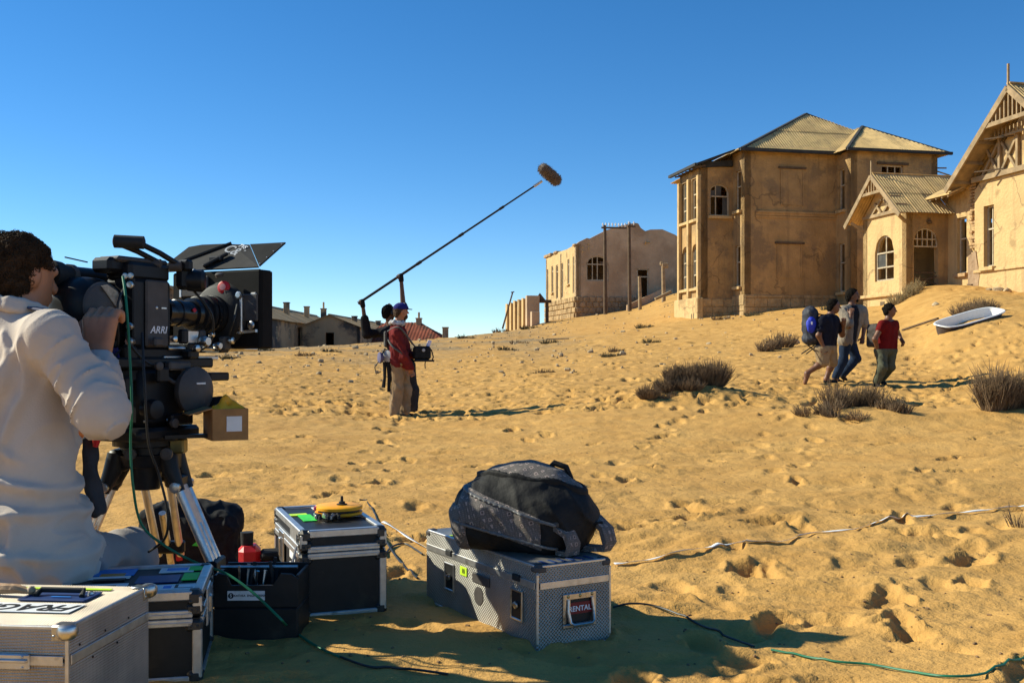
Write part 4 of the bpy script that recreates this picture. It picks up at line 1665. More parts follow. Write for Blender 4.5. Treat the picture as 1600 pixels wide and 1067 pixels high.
M_EMB = embossed('embossed_aluminium', (.56, .48, .39), 480, .42)
M_EMB2 = embossed('embossed_aluminium_fine', (.42, .395, .355), 520, .42, .9, True)
M_ALU = material('brushed_aluminium', (.62, .60, .57), .4, .12, 30, .15, 200, metal=.9, spots=(.30, .28, .25), spot_scale=14, spot_lo=.58, spot_hi=.75)
M_STEEL = material('worn_steel', (.55, .53, .5), .33, .2, 20, metal=1.0, spots=(.25, .22, .18), spot_scale=30, spot_lo=.55, spot_hi=.7)
M_BLACKP = material('black_laminate', (.009, .009, .009), .5, .3, 20, .1, 300, spots=(.05, .042, .03), spot_scale=8, spot_lo=.58, spot_hi=.8)
M_RUB = material('black_rubber', (.014, .014, .014), .7, .3, 20, .2, 200)
M_CAMB = material('camera_black', (.013, .013, .014), .42, .3, 12, .12, 250, spots=(.04, .036, .03), spot_scale=18, spot_lo=.62, spot_hi=.8, spec=.22)
M_CAMG = material('camera_grey', (.075, .066, .06), .5, .2, 14, .12, 250, spots=(.13, .115, .10), spot_scale=20, spot_lo=.62, spot_hi=.8, spec=.22)
M_MATTE = material('matte_black_board', (.010, .0095, .009), .75, .3, 14, .1, 200, spec=.12)
M_FLAG = material('flag_board', (.030, .027, .025), .7, .25, 14, .1, 200, spec=.15)
M_FAB = material('black_nylon', (.016, .016, .017), .85, .35, 30, .5, 300, spec=.15, spots=(.05, .042, .03), spot_scale=6, spot_lo=.58, spot_hi=.8)
M_GREENT = material('green_tape', (.05, .62, .06), .55, .15, 20)
M_LIMET = material('lime_tape', (.55, .80, .03), .55, .15, 20)
M_WHITE = material('white_label', (.78, .77, .74), .6, .08, 20, spots=(.5, .47, .42), spot_scale=15, spot_lo=.6, spot_hi=.8)
M_INK = material('black_ink', (.012, .012, .012), .5, .1)
M_WINK = material('white_ink', (.82, .82, .82), .5, .05)
M_GINK = material('grey_ink', (.40, .40, .40), .5, .05)
M_BLUE = material('blue_tape', (.03, .22, .62), .5, .15, 20)
M_NAVY = material('navy_label', (.02, .05, .16), .45, .2, 20)
M_REDP = material('red_plastic', (.55, .015, .02), .45, .15, 20)
M_MAROON = material('maroon_label', (.20, .012, .02), .4, .15)
M_YEL = material('yellow_plastic', (.92, .38, .005), .45, .1, 20)
M_ORANGE = material('orange_tape', (.85, .17, .02), .45, .1)
M_CARD = material('brown_cardboard', (.36, .185, .065), .85, .2, 14, .2, 120)
M_CABLEG = material('green_cable', (.012, .16, .075), .45, .2, 10)
M_CABLEK = material('black_cable', (.015, .015, .014), .5, .2, 10)
M_TAPEW = material('barrier_tape', (.80, .78, .74), .5, .08, 8, spots=(.55, .45, .3), spot_scale=12, spot_lo=.55, spot_hi=.75)
M_LENSB = material('lens_black', (.012, .012, .014), .22, .2, 10)
M_AMBER = material('amber_sticker', (.55, .24, .03), .4, .1)


def put(mb, name, mat, parent, smooth=False, angle=40):
    return mb.build(name, mat, parent, smooth, angle)


def rivets(mb, pts, r=.0045, n=None):
    for p, d in pts:
        mb.lathe(p, d, [(0, r), (.0015, r * .85), (.0028, r * .35)], 7)


def alu_case(name, label, loc, rotz, w, d, h, lid, mat):
    """Sheet-aluminium case. x: 0..w, y: 0..d, z: 0..h, front at y = 0."""
    root = empty(name, label, 'case', loc, rotz)
    put(MB().box((w / 2, d / 2, (h - lid) / 2), (w, d, h - lid - .002), .004), 'case_body', mat, root)
    put(MB().box((w / 2, d / 2, h - lid / 2), (w, d, lid - .002), .004), 'lid', mat, root)
    # seam strip around the joint
    zz = h - lid
    mb = MB()
    for (c, s) in (((w / 2, -.002, zz), (w - .02, .004, .022)), ((w / 2, d + .002, zz), (w - .02, .004, .022)), ((-.002, d / 2, zz), (.004, d - .02, .022)), ((w + .002, d / 2, zz), (.004, d - .02, .022))):
        mb.box(c, s, .001)
    put(mb, 'seam_strip', M_ALU, root)
    # edge angles
    t = .009
    for z in (.004, h - .003):
        mb = MB()
        mb.box((w / 2, .003, z), (w - .04, t, t), .002)
        put(mb, 'edge_angle', M_ALU, root)
        mb = MB()
        mb.box((w - .003, d / 2, z), (t, d - .04, t), .002)
        put(mb, 'edge_angle', M_ALU, root)
        mb = MB()
        mb.box((.003, d / 2, z), (t, d - .04, t), .002)
        put(mb, 'edge_angle', M_ALU, root)
    for x in (.003, w - .003):
        mb = MB()
        mb.box((x, .003, h / 2), (t, t, h - .05), .002)
        put(mb, 'edge_angle', M_ALU, root)
    return root


def ball_corner(root, p, sx, sy, sz, mat, r=.021):
    mb = MB()
    p = Vector(p)
    S = Sdf(.006)
    mb.lathe(p - Vector((sx, sy, sz * .2)) * .001, (0, 0, sz), [(-.028, r * .55), (-.022, r * .95), (-.008, r * 1.12), (.002, r * .95), (.006, r * .6), (.0065, .0)], 12)
    mb.box(p + Vector((-sx * .016, sy * .002, -sz * .014)), (.04, .005, .032), .001)
    mb.box(p + Vector((sx * .002, -sy * .016, -sz * .014)), (.005, .04, .032), .001)
    mb.box(p + Vector((-sx * .016, -sy * .016, sz * .002)), (.036, .036, .004), .001)
    rivets(mb, [(p + Vector((-sx * .03, sy * .004, -sz * .02)), (0, sy, 0)), (p + Vector((sx * .004, -sy * .03, -sz * .02)), (sx, 0, 0))], .004)
    put(mb, 'ball_corner', mat, root, True)


# ---- the FRAGILE case at bottom left
A1 = math.radians(-5)
near = Vector((-.985, 2.27, 0))
w, d, h = .50, .41, .31
xd = Vector((math.cos(A1), math.sin(A1), 0))
loc = near - xd * w
K1 = alu_case('fragile_case', 'silver embossed case marked FRAGILE in the bottom left corner', (loc.x, loc.y, -.005), A1, w, d, h, .075, M_EMB)
for (x, y, sx, sy) in ((0, 0, -1, -1), (w, 0, 1, -1), (w, d, 1, 1), (0, d, -1, 1)):
    ball_corner(K1, (x, y, h), sx, sy, 1, M_STEEL)
mb = MB()
mb.box((w - .19, -.004, h - .078), (.21, .01, .036), .003)
mb.box((w - .19, -.011, h - .075), (.205, .006, .008), .002)
rivets(mb, [((w - .19 + s * .09, -.009, h - .078 + q * .012), (0, -1, 0)) for s in (-1, 0, 1) for q in (-1, 1)], .0035)
put(mb, 'hinge_plate', M_ALU, K1)
mb = MB()
rivets(mb, [((w + .001, .05 + k * .06, h - .052 - (k % 2) * .045), (1, 0, 0)) for k in range(5)], .003)
put(mb, 'rivet_row', M_RUB, K1)['kind'] = 'stuff'
# handle dish, sticker and tape on the lid
cx, cy = w - .165, d * .66
mb = MB()
for (c, s) in (((0, -.042, 0), (.17, .012, .004)), ((0, .042, 0), (.17, .012, .004)), ((-.08, 0, 0), (.012, .08, .004)), ((.08, 0, 0), (.012, .08, .004)), ((0, 0, -.001), (.15, .075, .002))):
    mb.box((cx + c[0], cy + c[1], h + .003 + c[2]), s, .001)
dish = put(mb, 'handle_dish', M_NAVY, K1)
put(MB().tube([(cx - .06, cy - .01, h + .006), (cx - .055, cy + .012, h + .016), (cx + .055, cy + .012, h + .016), (cx + .06, cy - .01, h + .006)], .007, 8), 'handle', M_RUB, dish, True)
put(MB().lathe((cx + .066, cy + .025, h + .004), (0, 0, 1), [(0, .008), (.005, .007), (.007, .003)], 10), 'rivet', M_STEEL, dish, True)
put(MB().box((cx + .01, cy - .016, h + .0055), (.05, .007, .001)), 'sticker', M_BLUE, dish)
# knotted tag ribbon tied to the handle
put(MB().tube([(cx - .075, cy, h + .012), (cx - .11, cy - .002, h + .02), (cx - .16, cy + .004, h + .018), (cx - .20, cy + .012, h + .01), (cx - .23, cy + .016, h + .007)], [.006, .012, .014, .012, .004], 8), 'tag_ribbon', material('amber_ribbon', (.42, .24, .12), .6, .3, 40, .5, 80), K1, True)
put(MB().lathe((cx - .078, cy, h + .006), (0, .2, 1), [(0, .006), (.006, .012), (.014, .011), (.02, .005)], 8), 'ribbon_knot', material('ribbon_knot', (.40, .27, .15), .6, .3, 60), K1, True)
lab = put(MB().box((cx - .085, cy - .115, h + .0022), (.38, .085, .0012)), 'label', M_WHITE, K1)
lab['label'] = 'white FRAGILE label'
text_mesh('lettering', 'FRAGILE', .080, frame_matrix((cx - .042, cy - .115, h + .0034), (-1, 0, 0), (0, -1, 0)), M_INK, lab, .35, spacing=1.0)
for (dx, dy, L_) in ((-.13, .085, .075), (.03, .085, .12)):
    put(MB().box((cx + dx, cy + dy, h + .002), (L_, .017, .0012)), 'tape_strip', M_LIMET, K1)


# ---- flight cases: black panels in aluminium extrusion
def flight_case(name, label, loc, rotz, w, d, h, lid):
    root = empty(name, label, 'case', loc, rotz)
    i = .007
    put(MB().box((w / 2, d / 2, (h - lid) / 2), (w - 2 * i, d - 2 * i, h - lid - .002)), 'case_body', M_BLACKP, root)
    put(MB().box((w / 2, d / 2, h - lid / 2), (w - 2 * i, d - 2 * i, lid - .002 - 2 * i)), 'lid', M_BLACKP, root)
    t = .026
    zs = h - lid
    for x in (t / 2, w - t / 2):
        for y in (t / 2, d - t / 2):
            put(MB().box((x, y, zs / 2 - .005), (t, t, zs - .05), .003), 'corner_extrusion', M_ALU, root)
            put(MB().box((x, y, h - lid / 2), (t, t, lid - .03), .003), 'corner_extrusion', M_ALU, root)
    for z in (t / 2, h - t / 2):
        for y in (t / 2, d - t / 2):
            put(MB().box((w / 2, y, z), (w - 2 * t, t, t), .003), 'edge_extrusion', M_ALU, root)
        for x in (t / 2, w - t / 2):
            put(MB().box((x, d / 2, z), (t, d - 2 * t, t), .003), 'edge_extrusion', M_ALU, root)
    for k, z in enumerate((zs - .012, zs + .012)):
        mb = MB()
        hh = .021
        mb.box((w / 2, .0035, z), (w - .05, .011, hh), .002)
        mb.box((w / 2, d - .0035, z), (w - .05, .011, hh), .002)
        mb.box((.0035, d / 2, z), (.011, d - .05, hh), .002)
        mb.box((w - .0035, d / 2, z), (.011, d - .05, hh), .002)
        mb.box((w / 2, .0005, z), (w - .055, .012, .004), .001)
        put(mb, 'joint_extrusion', M_ALU, root)
    mk = material('dark_corner_steel', (.08, .075, .07), .45, .25, 20, metal=.8)
    for sx, x in ((-1, 0), (1, w)):
        for sy, y in ((-1, 0), (1, d)):
            for z, sz in ((h, 1), (0, -1)):
                mb = MB()
                mb.box((x - sx * .021, y - sy * .021, z - sz * .021), (.046, .046, .046), .012)
                rivets(mb, [((x - sx * .03, y + sy * .002, z - sz * .03), (0, sy, 0)), ((x + sx * .002, y - sy * .03, z - sz * .03), (sx, 0, 0))], .0055)
                put(mb, 'ball_corner', mk, root)
            for z in (zs - .022, zs + .022):
                mb = MB()
                mb.box((x - sx * .021, y - sy * .021, z), (.046, .046, .034), .008)
                rivets(mb, [((x - sx * .028, y + sy * .002, z), (0, sy, 0)), ((x - sx * .012, y + sy * .002, z), (0, sy, 0)), ((x + sx * .002, y - sy * .028, z), (sx, 0, 0))], .0045)
                put(mb, 'corner_brace', mk, root)
    return root


A2 = math.radians(12)
w, d, h = .40, .40, .262
near = Vector((-.86, 2.84, 0))
xd = Vector((math.cos(A2), math.sin(A2), 0))
loc = near - xd * w
K2 = flight_case('sticker_flight_case', 'black flight case with stickered lid behind the FRAGILE case', (loc.x, loc.y, -.005), A2, w, d, h, .075)
# stickers on the lid
st = [((.10, .33), (.16, .10), M_BLUE), ((.30, .33), (.10, .07), M_WHITE), ((.30, .335), (.06, .04), M_BLUE), ((.10, .25), (.15, .03), M_WHITE),
      ((.12, .22), (.09, .03), M_INK), ((.12, .285), (.07, .04), M_AMBER), ((.26, .20), (.12, .1), M_NAVY), ((.355, .34), (.04, .06), M_GREENT), ((.35, .22), (.045, .10), M_GREENT),
      ((.10, .12), (.17, .07), M_WHITE), ((.09, .125), (.13, .012), M_INK), ((.11, .10), (.10, .01), M_INK), ((.285, .075), (.19, .07), M_WHITE), ((.24, .075), (.022, .034), M_BLUE), ((.30, .075), (.022, .034), M_BLUE),
      ((.345, .08), (.05, .045), M_INK), ((.35, .08), (.042, .037), M_WHITE)]
for k, (c, s, m) in enumerate(st):
    put(MB().box((c[0], c[1], h - .0065 + .0012 + k * .0002), (s[0], s[1], .0024)), 'sticker', m, K2)
# butterfly latch on the right side
mb = MB()
mb.box((w + .001, d * .5, h - .08), (.008, .12, .11), .003)
lt = put(mb, 'latch', M_ALU, K2)
put(MB().box((w + .007, d * .5, h - .08), (.01, .03, .05), .003), 'latch_wing', M_STEEL, lt)

A3 = math.radians(21)
w, d, h = .305, .63, .312
K3 = flight_case('reel_flight_case', 'tall black flight case with a yellow reel on its blue-lit lid', (-.73, 3.53, -.008), A3, w, d, h, .078)
for k, (c, s, m) in enumerate((((.06, .42), (.07, .05), M_LIMET), ((.08, .33), (.05, .16), M_GREENT), ((.20, .56), (.12, .06), M_WHITE), ((.26, .34), (.07, .08), M_WHITE), ((.25, .355), (.05, .02), M_INK))):
    put(MB().box((c[0], c[1], h - .0065 + .0012 + k * .0002), (s[0], s[1], .0024)), 'sticker', m, K3)
for k, (y, z, sy, sz) in enumerate(((.20, .215, .12, .07), (.21, .14, .1, .045), (.18, .27, .14, .03))):
    put(MB().box((.0055, y, z), (.004, sy, sz)), 'side_label', M_WHITE if k < 2 else M_ALU, K3)
mb = MB()
mb.box((-.001, .42, .19), (.008, .11, .12), .003)
lt = put(mb, 'latch', M_STEEL, K3)
put(MB().box((-.007, .42, .19), (.012, .03, .07), .003), 'latch_wing', M_STEEL, lt)
put(MB().tube([(-.004, .06, .25), (-.02, .04, .2), (-.012, .03, .1), (-.015, .02, .0)], .005, 6), 'strap', material('grey_strap', (.35, .34, .36), .8, .2), K3, True)

# yellow reel lying on that case
c3, s3 = math.cos(A3), math.sin(A3)


def on_case3(x, y, z=0):
    return Vector((-.73 + c3 * x - s3 * y, 3.53 + s3 * x + c3 * y, h - .008 + z))


rp = on_case3(.20, .33)
reel = empty('cable_reel', 'round yellow reel with black band and spindle on the flight case', 'reel', rp)
put(MB().lathe((0, 0, .002), (0, 0, 1), [(0, .085), (.004, .09), (.012, .09), (.0125, .082)], 32), 'flange', M_YEL, reel, True)
put(MB().lathe((0, 0, .0145), (0, 0, 1), [(0, .078), (.009, .078)], 32), 'winding', M_INK, reel, True)
put(MB().lathe((0, 0, .0235), (0, 0, 1), [(0, .082), (.0005, .09), (.010, .09), (.014, .085), (.0145, .03), (.0155, .0)], 32), 'flange', M_YEL, reel, True)
put(MB().lathe((.012, 0, .038), (0, 0, 1), [(0, .02), (.004, .02), (.006, .012), (.012, .012), (.014, .006), (.032, .005), (.034, .003)], 14), 'spindle', M_RUB, reel, True)
mb = MB()
mb.box((-.082, -.035, .03), (.012, .02, .014), .002)
put(mb, 'tape_patch', material('pink_tape', (.85, .12, .22), .5), reel)
cg = empty('clip_bunch', 'bunch of black clips and chain in front of the yellow reel', 'clips', on_case3(.13, .24))
for k in range(6):
    mb = MB()
    q = random.Random(k)
    x, y = -.035 + k * .017, q.uniform(-.012, .012)
    mb.box((x, y, .009), (.011, .04, .017), .003, Matrix.Rotation(q.uniform(-.6, .6), 3, 'Z'))
    mb.tube([(x - .008, y, .018), (x, y - .02, .024), (x + .008, y, .018)], .0025, 6)
    put(mb, 'clip', M_RUB if k % 2 else M_STEEL, cg)

# ---- black tool tray between the cases
TB = empty('tool_tray', 'open black tool tray with white maker label beside the flight cases', 'toolbox', (-.952, 3.25, -.01), math.radians(1))
w, d, h = .272, .2, .225
put(MB().box((w / 2, d / 2, .06), (w, d, .12), .006), 'lower_box', M_BLACKP, TB)
mb = MB()
mb.prism([(0, 0, .121), (w, 0, .121), (w, 0, h - .015), (w - .02, 0, h), (w - .055, 0, h + .002), (w - .08, 0, h - .035), (.06, 0, h - .035), (.045, 0, h - .002), (.02, 0, h + .004), (0, 0, h - .02)], (0, .01, 0))
put(mb, 'front_board', M_BLACKP, TB)
mb = MB()
mb.prism([(0, d - .01, .121), (w, d - .01, .121), (w, d - .01, h), (0, d - .01, h)], (0, .01, 0))
put(mb, 'rear_board', M_BLACKP, TB)
for x in (0, w - .01):
    put(MB().box((x + .005, d / 2, .17), (.01, d - .024, .1), .002), 'end_board', M_BLACKP, TB)
put(MB().cyl((.012, .06, h + .012), (w - .012, .06, h + .012), .006, n=8), 'rail', M_STEEL, TB, True)
q = random.Random(3)
for k in range(9):
    x = .07 + k * .015
    a = Vector((x, .04 + q.random() * .1, .14))
    b = a + Vector((q.uniform(-.02, .02), q.uniform(-.02, .02), .075 + q.random() * .045))
    put(MB().tube([a, a.lerp(b, .5), b], [.004, .004, .006], 7), 'tool', q.choice([M_STEEL, M_RUB, M_STEEL]), TB, True)
lb = put(MB().box((.108, -.001, .158), (.118, .0024, .03)), 'maker_label', M_WHITE, TB)
lb['label'] = 'white maker label'
text_mesh('lettering', 'KATHEA  ENGINEERING', .0095, frame_matrix((.121, -.0024, .158), (1, 0, 0), (0, 0, 1)), M_INK, lb)
put(MB().lathe((.06, -.0022, .158), (0, -1, 0), [(0, .009), (.0006, .009)], 14), 'emblem', M_INK, lb)
text_mesh('emblem_letter', 'S', .014, frame_matrix((.06, -.0032, .158), (1, 0, 0), (0, 0, 1)), M_WHITE, lb)

# red box with black cap and hoop behind the tray
RB = empty('red_canister', 'red plastic canister with black cap behind the tool tray', 'canister', (-1.03, 4.02, -.01), .25)
put(MB().box((0, 0, .09), (.085, .11, .18), .02), 'canister_body', M_REDP, RB)
put(MB().box((.09, .05, .065), (.1, .1, .13), .02), 'side_pouch', M_REDP, RB)
put(MB().cyl((-.01, 0, .18), (-.01, 0, .23), .024, .026, 14), 'cap', M_RUB, RB, True)
put(MB().tube([(.05, -.06, .04), (.1, -.08, .13), (.16, -.05, .10), (.17, -.02, .02)], .012, 8), 'strap_loop', M_FAB, RB, True)
put(MB().box((.1, -.01, .14), (.12, .12, .03), .01), 'flap', M_FAB, RB)

# ---- silver rental case with the backpack
A4 = math.radians(30)
w, d, h = .278, .80, .268
K4 = alu_case('rental_case', 'long silver case with RENTAL handle label under the backpack', (.318 - .278 * math.cos(A4), 3.30 - .278 * math.sin(A4), -.01), A4, w, d, h, .062, M_EMB2)
for (x, y, sx, sy) in ((0, 0, -1, -1), (w, 0, 1, -1), (w, d, 1, 1), (0, d, -1, 1)):
    mb = MB()
    mb.box((x - sx * .018, y - sy * .018, h - .012), (.044, .044, .03), .01)
    put(mb, 'corner_cap', M_CAMG, K4)
# spring handle on the end face (front, y = 0)
hx, hz = w * .56, h * .44
mb = MB()
for (c, s) in (((0, .044), (.125, .022)), ((0, -.048), (.125, .014)), ((-.056, 0), (.013, .08)), ((.056, 0), (.013, .08))):
    mb.box((hx + c[0], -.0035, hz + c[1]), (s[0], .007, s[1]), .003)
hp = put(mb, 'handle_plate', M_STEEL, K4)
put(MB().box((hx, -.001, hz), (.1, .003, .08)), 'handle_dish', M_INK, hp)
rl = put(MB().box((hx, -.0035, hz + .006), (.094, .002, .036)), 'rental_label', M_MAROON, hp)
text_mesh('lettering', 'RENTAL', .0235, frame_matrix((hx, -.0052, hz + .004), (1, 0, 0), (0, 0, 1)), M_WINK, rl)
put(MB().tube([(hx - .044, -.008, hz + .036), (hx - .048, -.012, hz), (hx - .045, -.02, hz - .034), (hx - .034, -.022, hz - .042), (hx + .034, -.022, hz - .042), (hx + .045, -.02, hz - .034), (hx + .048, -.012, hz), (hx + .044, -.008, hz + .036)], .0055, 8), 'bail', M_STEEL, hp, True)
mb = MB()
rivets(mb, [((hx + q, -.007, hz + .046), (0, -1, 0)) for q in (-.045, 0, .045)], .006)
put(mb, 'rivet', material('brass_rivet', (.45, .33, .15), .4, .1, metal=1.0), hp)
# latches and lock on the long left face (x = 0)
for y in (.12, .60):
    mb = MB()
    for (c, s) in (((0, .046), (.075, .008)), ((0, -.046), (.075, .008)), ((-.034, 0), (.008, .1)), ((.034, 0), (.008, .1))):
        mb.box((-.003, y + c[0], h * .47 + c[1]), (.007, s[0], s[1]), .002)
    lt = put(mb, 'latch', M_STEEL, K4)
    put(MB().box((-.001, y, h * .47), (.003, .068, .09)), 'latch_dish', M_INK, lt)
    mb = MB()
    mb.box((-.008, y, h * .47), (.008, .03, .014), .003)
    mb.lathe((-.004, y, h * .47), (-1, 0, 0), [(0, .012), (.006, .012), (.008, .006)], 10)
    put(mb, 'latch_wing', M_STEEL, lt)
    put(MB().box((-.004, y, h - .055), (.01, .045, .022), .003), 'keeper', M_RUB, lt)
mb = MB()
mb.box((-.003, .36, h * .6), (.007, .12, .035), .003)
put(mb, 'lock_plate', M_CAMG, K4)
put(MB().lathe((-.001, .38, h * .38), (-1, 0, 0), [(0, .032), (.001, .032)], 14), 'round_badge', M_CAMG, K4)
gt_ = put(MB().box((-.002, .49, h * .62), (.003, .05, .03)), 'tape_tag', M_LIMET, K4)
text_mesh('number', '10', .024, frame_matrix((-.004, .49, h * .62), (0, -1, 0), (0, 0, 1)), M_INK, gt_)
for k in range(6):
    put(MB().box((.05 + k * .034, .045, h + .001), (.012, .05, .001)), 'stencil_mark', M_NAVY, K4)
put(MB().box((.03, .60, h + .001), (.03, .07, .001)), 'tape_tag', M_LIMET, K4)
put(MB().box((.035, .40, h + .001), (.02, .14, .001)), 'tape_tag', M_LIMET, K4)


# ---- backpack
def pack_fabric():
    m = bpy.data.materials.new('printed_pack_fabric')
    m.use_nodes = True
    N, L = m.node_tree.nodes, m.node_tree.links
    bs = N['Principled BSDF']
    bs.inputs['Roughness'].default_value = .8
    tc = N.new('ShaderNodeTexCoord')
    mp = N.new('ShaderNodeMapping')
    mp.inputs['Rotation'].default_value = (.2, .3, .78)
    L.new(tc.outputs['Object'], mp.inputs['Vector'])
    vo = N.new('ShaderNodeTexVoronoi')
    vo.distance = 'CHEBYCHEV'
    vo.inputs['Scale'].default_value = 42
    vo.inputs['Randomness'].default_value = .12
    L.new(mp.outputs[0], vo.inputs['Vector'])
    rp = N.new('ShaderNodeValToRGB')
    e = rp.color_ramp.elements
    e[0].position = .0
    e[0].color = (.06, .045, .04, 1)
    e[1].position = .42
    e[1].color = (.11, .092, .08, 1)
    for p_, c_ in ((.14, (.06, .045, .04)), (.16, (.36, .27, .23)), (.24, (.36, .27, .23)), (.27, (.09, .075, .065))):
        k = e.new(p_)
        k.color = (*c_, 1)
    L.new(vo.outputs['Distance'], rp.inputs['Fac'])
    v2 = N.new('ShaderNodeTexVoronoi')
    v2.inputs['Scale'].default_value = 150
    v2.inputs['Randomness'].default_value = .3
    L.new(mp.outputs[0], v2.inputs['Vector'])
    r2 = N.new('ShaderNodeValToRGB')
    r2.color_ramp.elements[0].position = .25
    r2.color_ramp.elements[0].color = (.5, .5, .5, 1)
    r2.color_ramp.elements[1].position = .45
    r2.color_ramp.elements[1].color = (0, 0, 0, 1)
    L.new(v2.outputs['Distance'], r2.inputs['Fac'])
    mx = N.new('ShaderNodeMixRGB')
    L.new(r2.outputs[0], mx.inputs['Fac'])
    L.new(rp.outputs[0], mx.inputs['Color1'])
    mx.inputs['Color2'].default_value = (.24, .20, .17, 1)
    L.new(mx.outputs[0], bs.inputs['Base Color'])
    nz = N.new('ShaderNodeTexNoise')
    nz.inputs['Scale'].default_value = 25
    L.new(tc.outputs['Object'], nz.inputs['Vector'])
    bp = N.new('ShaderNodeBump')
    bp.inputs['Strength'].default_value = .35
    bp.inputs['Distance'].default_value = .01
    L.new(nz.outputs['Fac'], bp.inputs['Height'])
    L.new(bp.outputs[0], bs.inputs['Normal'])
    return m


M_PRINT = pack_fabric()
M_PACK = material('black_pack_nylon', (.015, .014, .013), .7, .3, 20, .3, 60, spec=.2)
M_ZIP = material('zip_grey', (.13, .125, .12), .5, .2, 60)
BP = empty('backpack', 'black and printed fabric backpack lying on the rental case', 'backpack', (.055, 3.50, .258), math.radians(-20))
fold = lambda x, y, z: .004 * noise3(x * 26, y * 26, z * 26, 3) - .011 * (1 - np.abs(noise3(x * 15 + z * 9, y * 8, z * 10, 5))) ** 3 + .006
S = Sdf(.08)
S.rbox((-.03, .0, .085), (.13, .095, .03), .05)
S.ell((-.02, .01, .13), (.215, .15, .155))
S.ell((-.13, -.01, .10), (.11, .14, .10))
S.ell((.12, .0, .10), (.12, .135, .105))
body = link_mesh('pack_body', S.mesh('pack_body', .006, 0, fold, lambda X, Y, Z: -Z + 0 * X + 0 * Y), M_PACK, BP)
# printed panel on top: the body shell inside an oval


def oval(X, Y, Z):
    return (np.sqrt(((X - .01) / .185) ** 2 + ((Y - .01) / .098) ** 2) - 1) * .1 + 10 * np.maximum(.15 - Z, 0)


link_mesh('top_panel', S.mesh('top_panel', .006, .006, fold, oval), M_PRINT, BP)
link_mesh('side_panel', S.mesh('side_panel', .006, .005, fold, lambda X, Y, Z: np.maximum(np.maximum(np.abs(Z - .10 + .32 * X) - .055, Y + .03), np.abs(X + .05) - .15)), M_PRINT, BP)
link_mesh('base_panel', S.mesh('base_panel', .006, .007, fold, lambda X, Y, Z: np.maximum(X + .16 + 0 * Y, np.abs(Z - .075) - .075)), M_PRINT, BP)
for (zc_, sl_, nm) in ((.145, -.30, 'zip'), (.055, -.22, 'zip')):
    link_mesh('zip', S.mesh('zip', .0055, .011, fold, lambda X, Y, Z: np.maximum(np.maximum(np.abs(Z - zc_ - sl_ * X) - .005, Y + .03), np.abs(X + .03) - .18), smooth=0), M_ZIP, BP)
link_mesh('piping', S.mesh('piping', .0055, .010, fold, lambda X, Y, Z: np.maximum(np.abs(np.sqrt(((X - .01) / .19) ** 2 + ((Y - .01) / .103) ** 2) - 1) * .1 - .0045, .15 - Z), smooth=0), M_PACK, BP)
# lower compartment edge, carry handle, straps, buckles
put(MB().tube([(.06, .03, .262), (.085, .03, .285), (.125, .035, .272), (.145, .035, .232)], [.008, .011, .011, .008], 8), 'carry_handle', M_PACK, BP, True)
put(MB().box((.05, .0, .268), (.05, .022, .018), .005, Matrix.Rotation(.35, 3, 'Y')), 'badge', M_CAMB, BP)


def strap(pts, wid, thick, name, mat):
    mb = MB()
    vs, fs = [], []
    pts = [Vector(p) for p in pts]
    for i, p in enumerate(pts):
        t = (pts[min(i + 1, len(pts) - 1)] - pts[max(i - 1, 0)]).normalized()
        s = Vector((.45, 1, 0)).normalized()
        s = (s - t * s.dot(t)).normalized()
        n = t.cross(s)
        for (a, b) in ((-1, -1), (1, -1), (1, 1), (-1, 1)):
            vs.append(p + s * a * wid / 2 + n * b * thick / 2)
    for i in range(len(pts) - 1):
        for k in range(4):
            fs.append([i * 4 + k, i * 4 + (k + 1) % 4, i * 4 + 4 + (k + 1) % 4, i * 4 + 4 + k])
    fs += [[3, 2, 1, 0], [len(vs) - 4 + k for k in range(4)]]
    mb.add(vs, fs)
    return put(mb, name, mat, BP, True, 60)


s1 = strap([(.10, -.10, .085), (.15, -.125, .092), (.185, -.13, .075), (.20, -.13, .04), (.195, -.125, .012), (.15, -.10, .010)], .055, .016, 'shoulder_strap', M_PRINT)
s2 = strap([(.17, .03, .10), (.235, .02, .105), (.275, .0, .075), (.288, -.01, .035), (.28, -.01, .012), (.2, -.0, .010)], .058, .018, 'shoulder_strap', M_PRINT)
put(MB().box((.135, -.135, .104), (.04, .03, .018), .004), 'buckle', M_CAMG, BP)
put(MB().tube([(-.02, -.135, .03), (.06, -.14, .05), (.12, -.14, .085), (.2, -.08, .10), (.26, .0, .095)], .006, 6), 'webbing', M_FAB, BP, True)
put(MB().tube([(.17, -.13, .095), (.2, -.09, .10), (.215, -.06, .092)], .008, 6), 'webbing', M_PACK, BP, True)

# ---- soft black bag behind the tripod
BG = empty('equipment_bag', 'soft black equipment bag with green tag behind the tripod', 'bag', (-1.36, 4.35, -.01), .15)
S = Sdf(.06)
S.rbox((0, 0, .13), (.14, .07, .09), .05)
S.ell((-.05, 0, .24), (.13, .09, .08))
S.ell((.1, .0, .22), (.09, .09, .07))
link_mesh('bag_body', S.mesh('bag_body', .009, 0, lambda x, y, z: .020 * noise3(x * 11, y * 11, z * 11, 2) - .014 * (1 - np.abs(noise3(x * 22, y * 20, z * 26, 6))) ** 3), M_FAB, BG)
put(MB().tube([(-.1, -.11, .22), (-.06, -.13, .31), (.04, -.13, .32), (.09, -.11, .22)], .011, 8), 'carry_handle', M_FAB, BG, True)
put(MB().box((.04, -.125, .15), (.055, .012, .03), .004), 'green_tag', M_GREENT, BG)
put(MB().box((-.03, -.12, .1), (.03, .012, .05), .004), 'red_tag', M_REDP, BG)
# ------------------------------------------------------------------ tripod, head and film camera


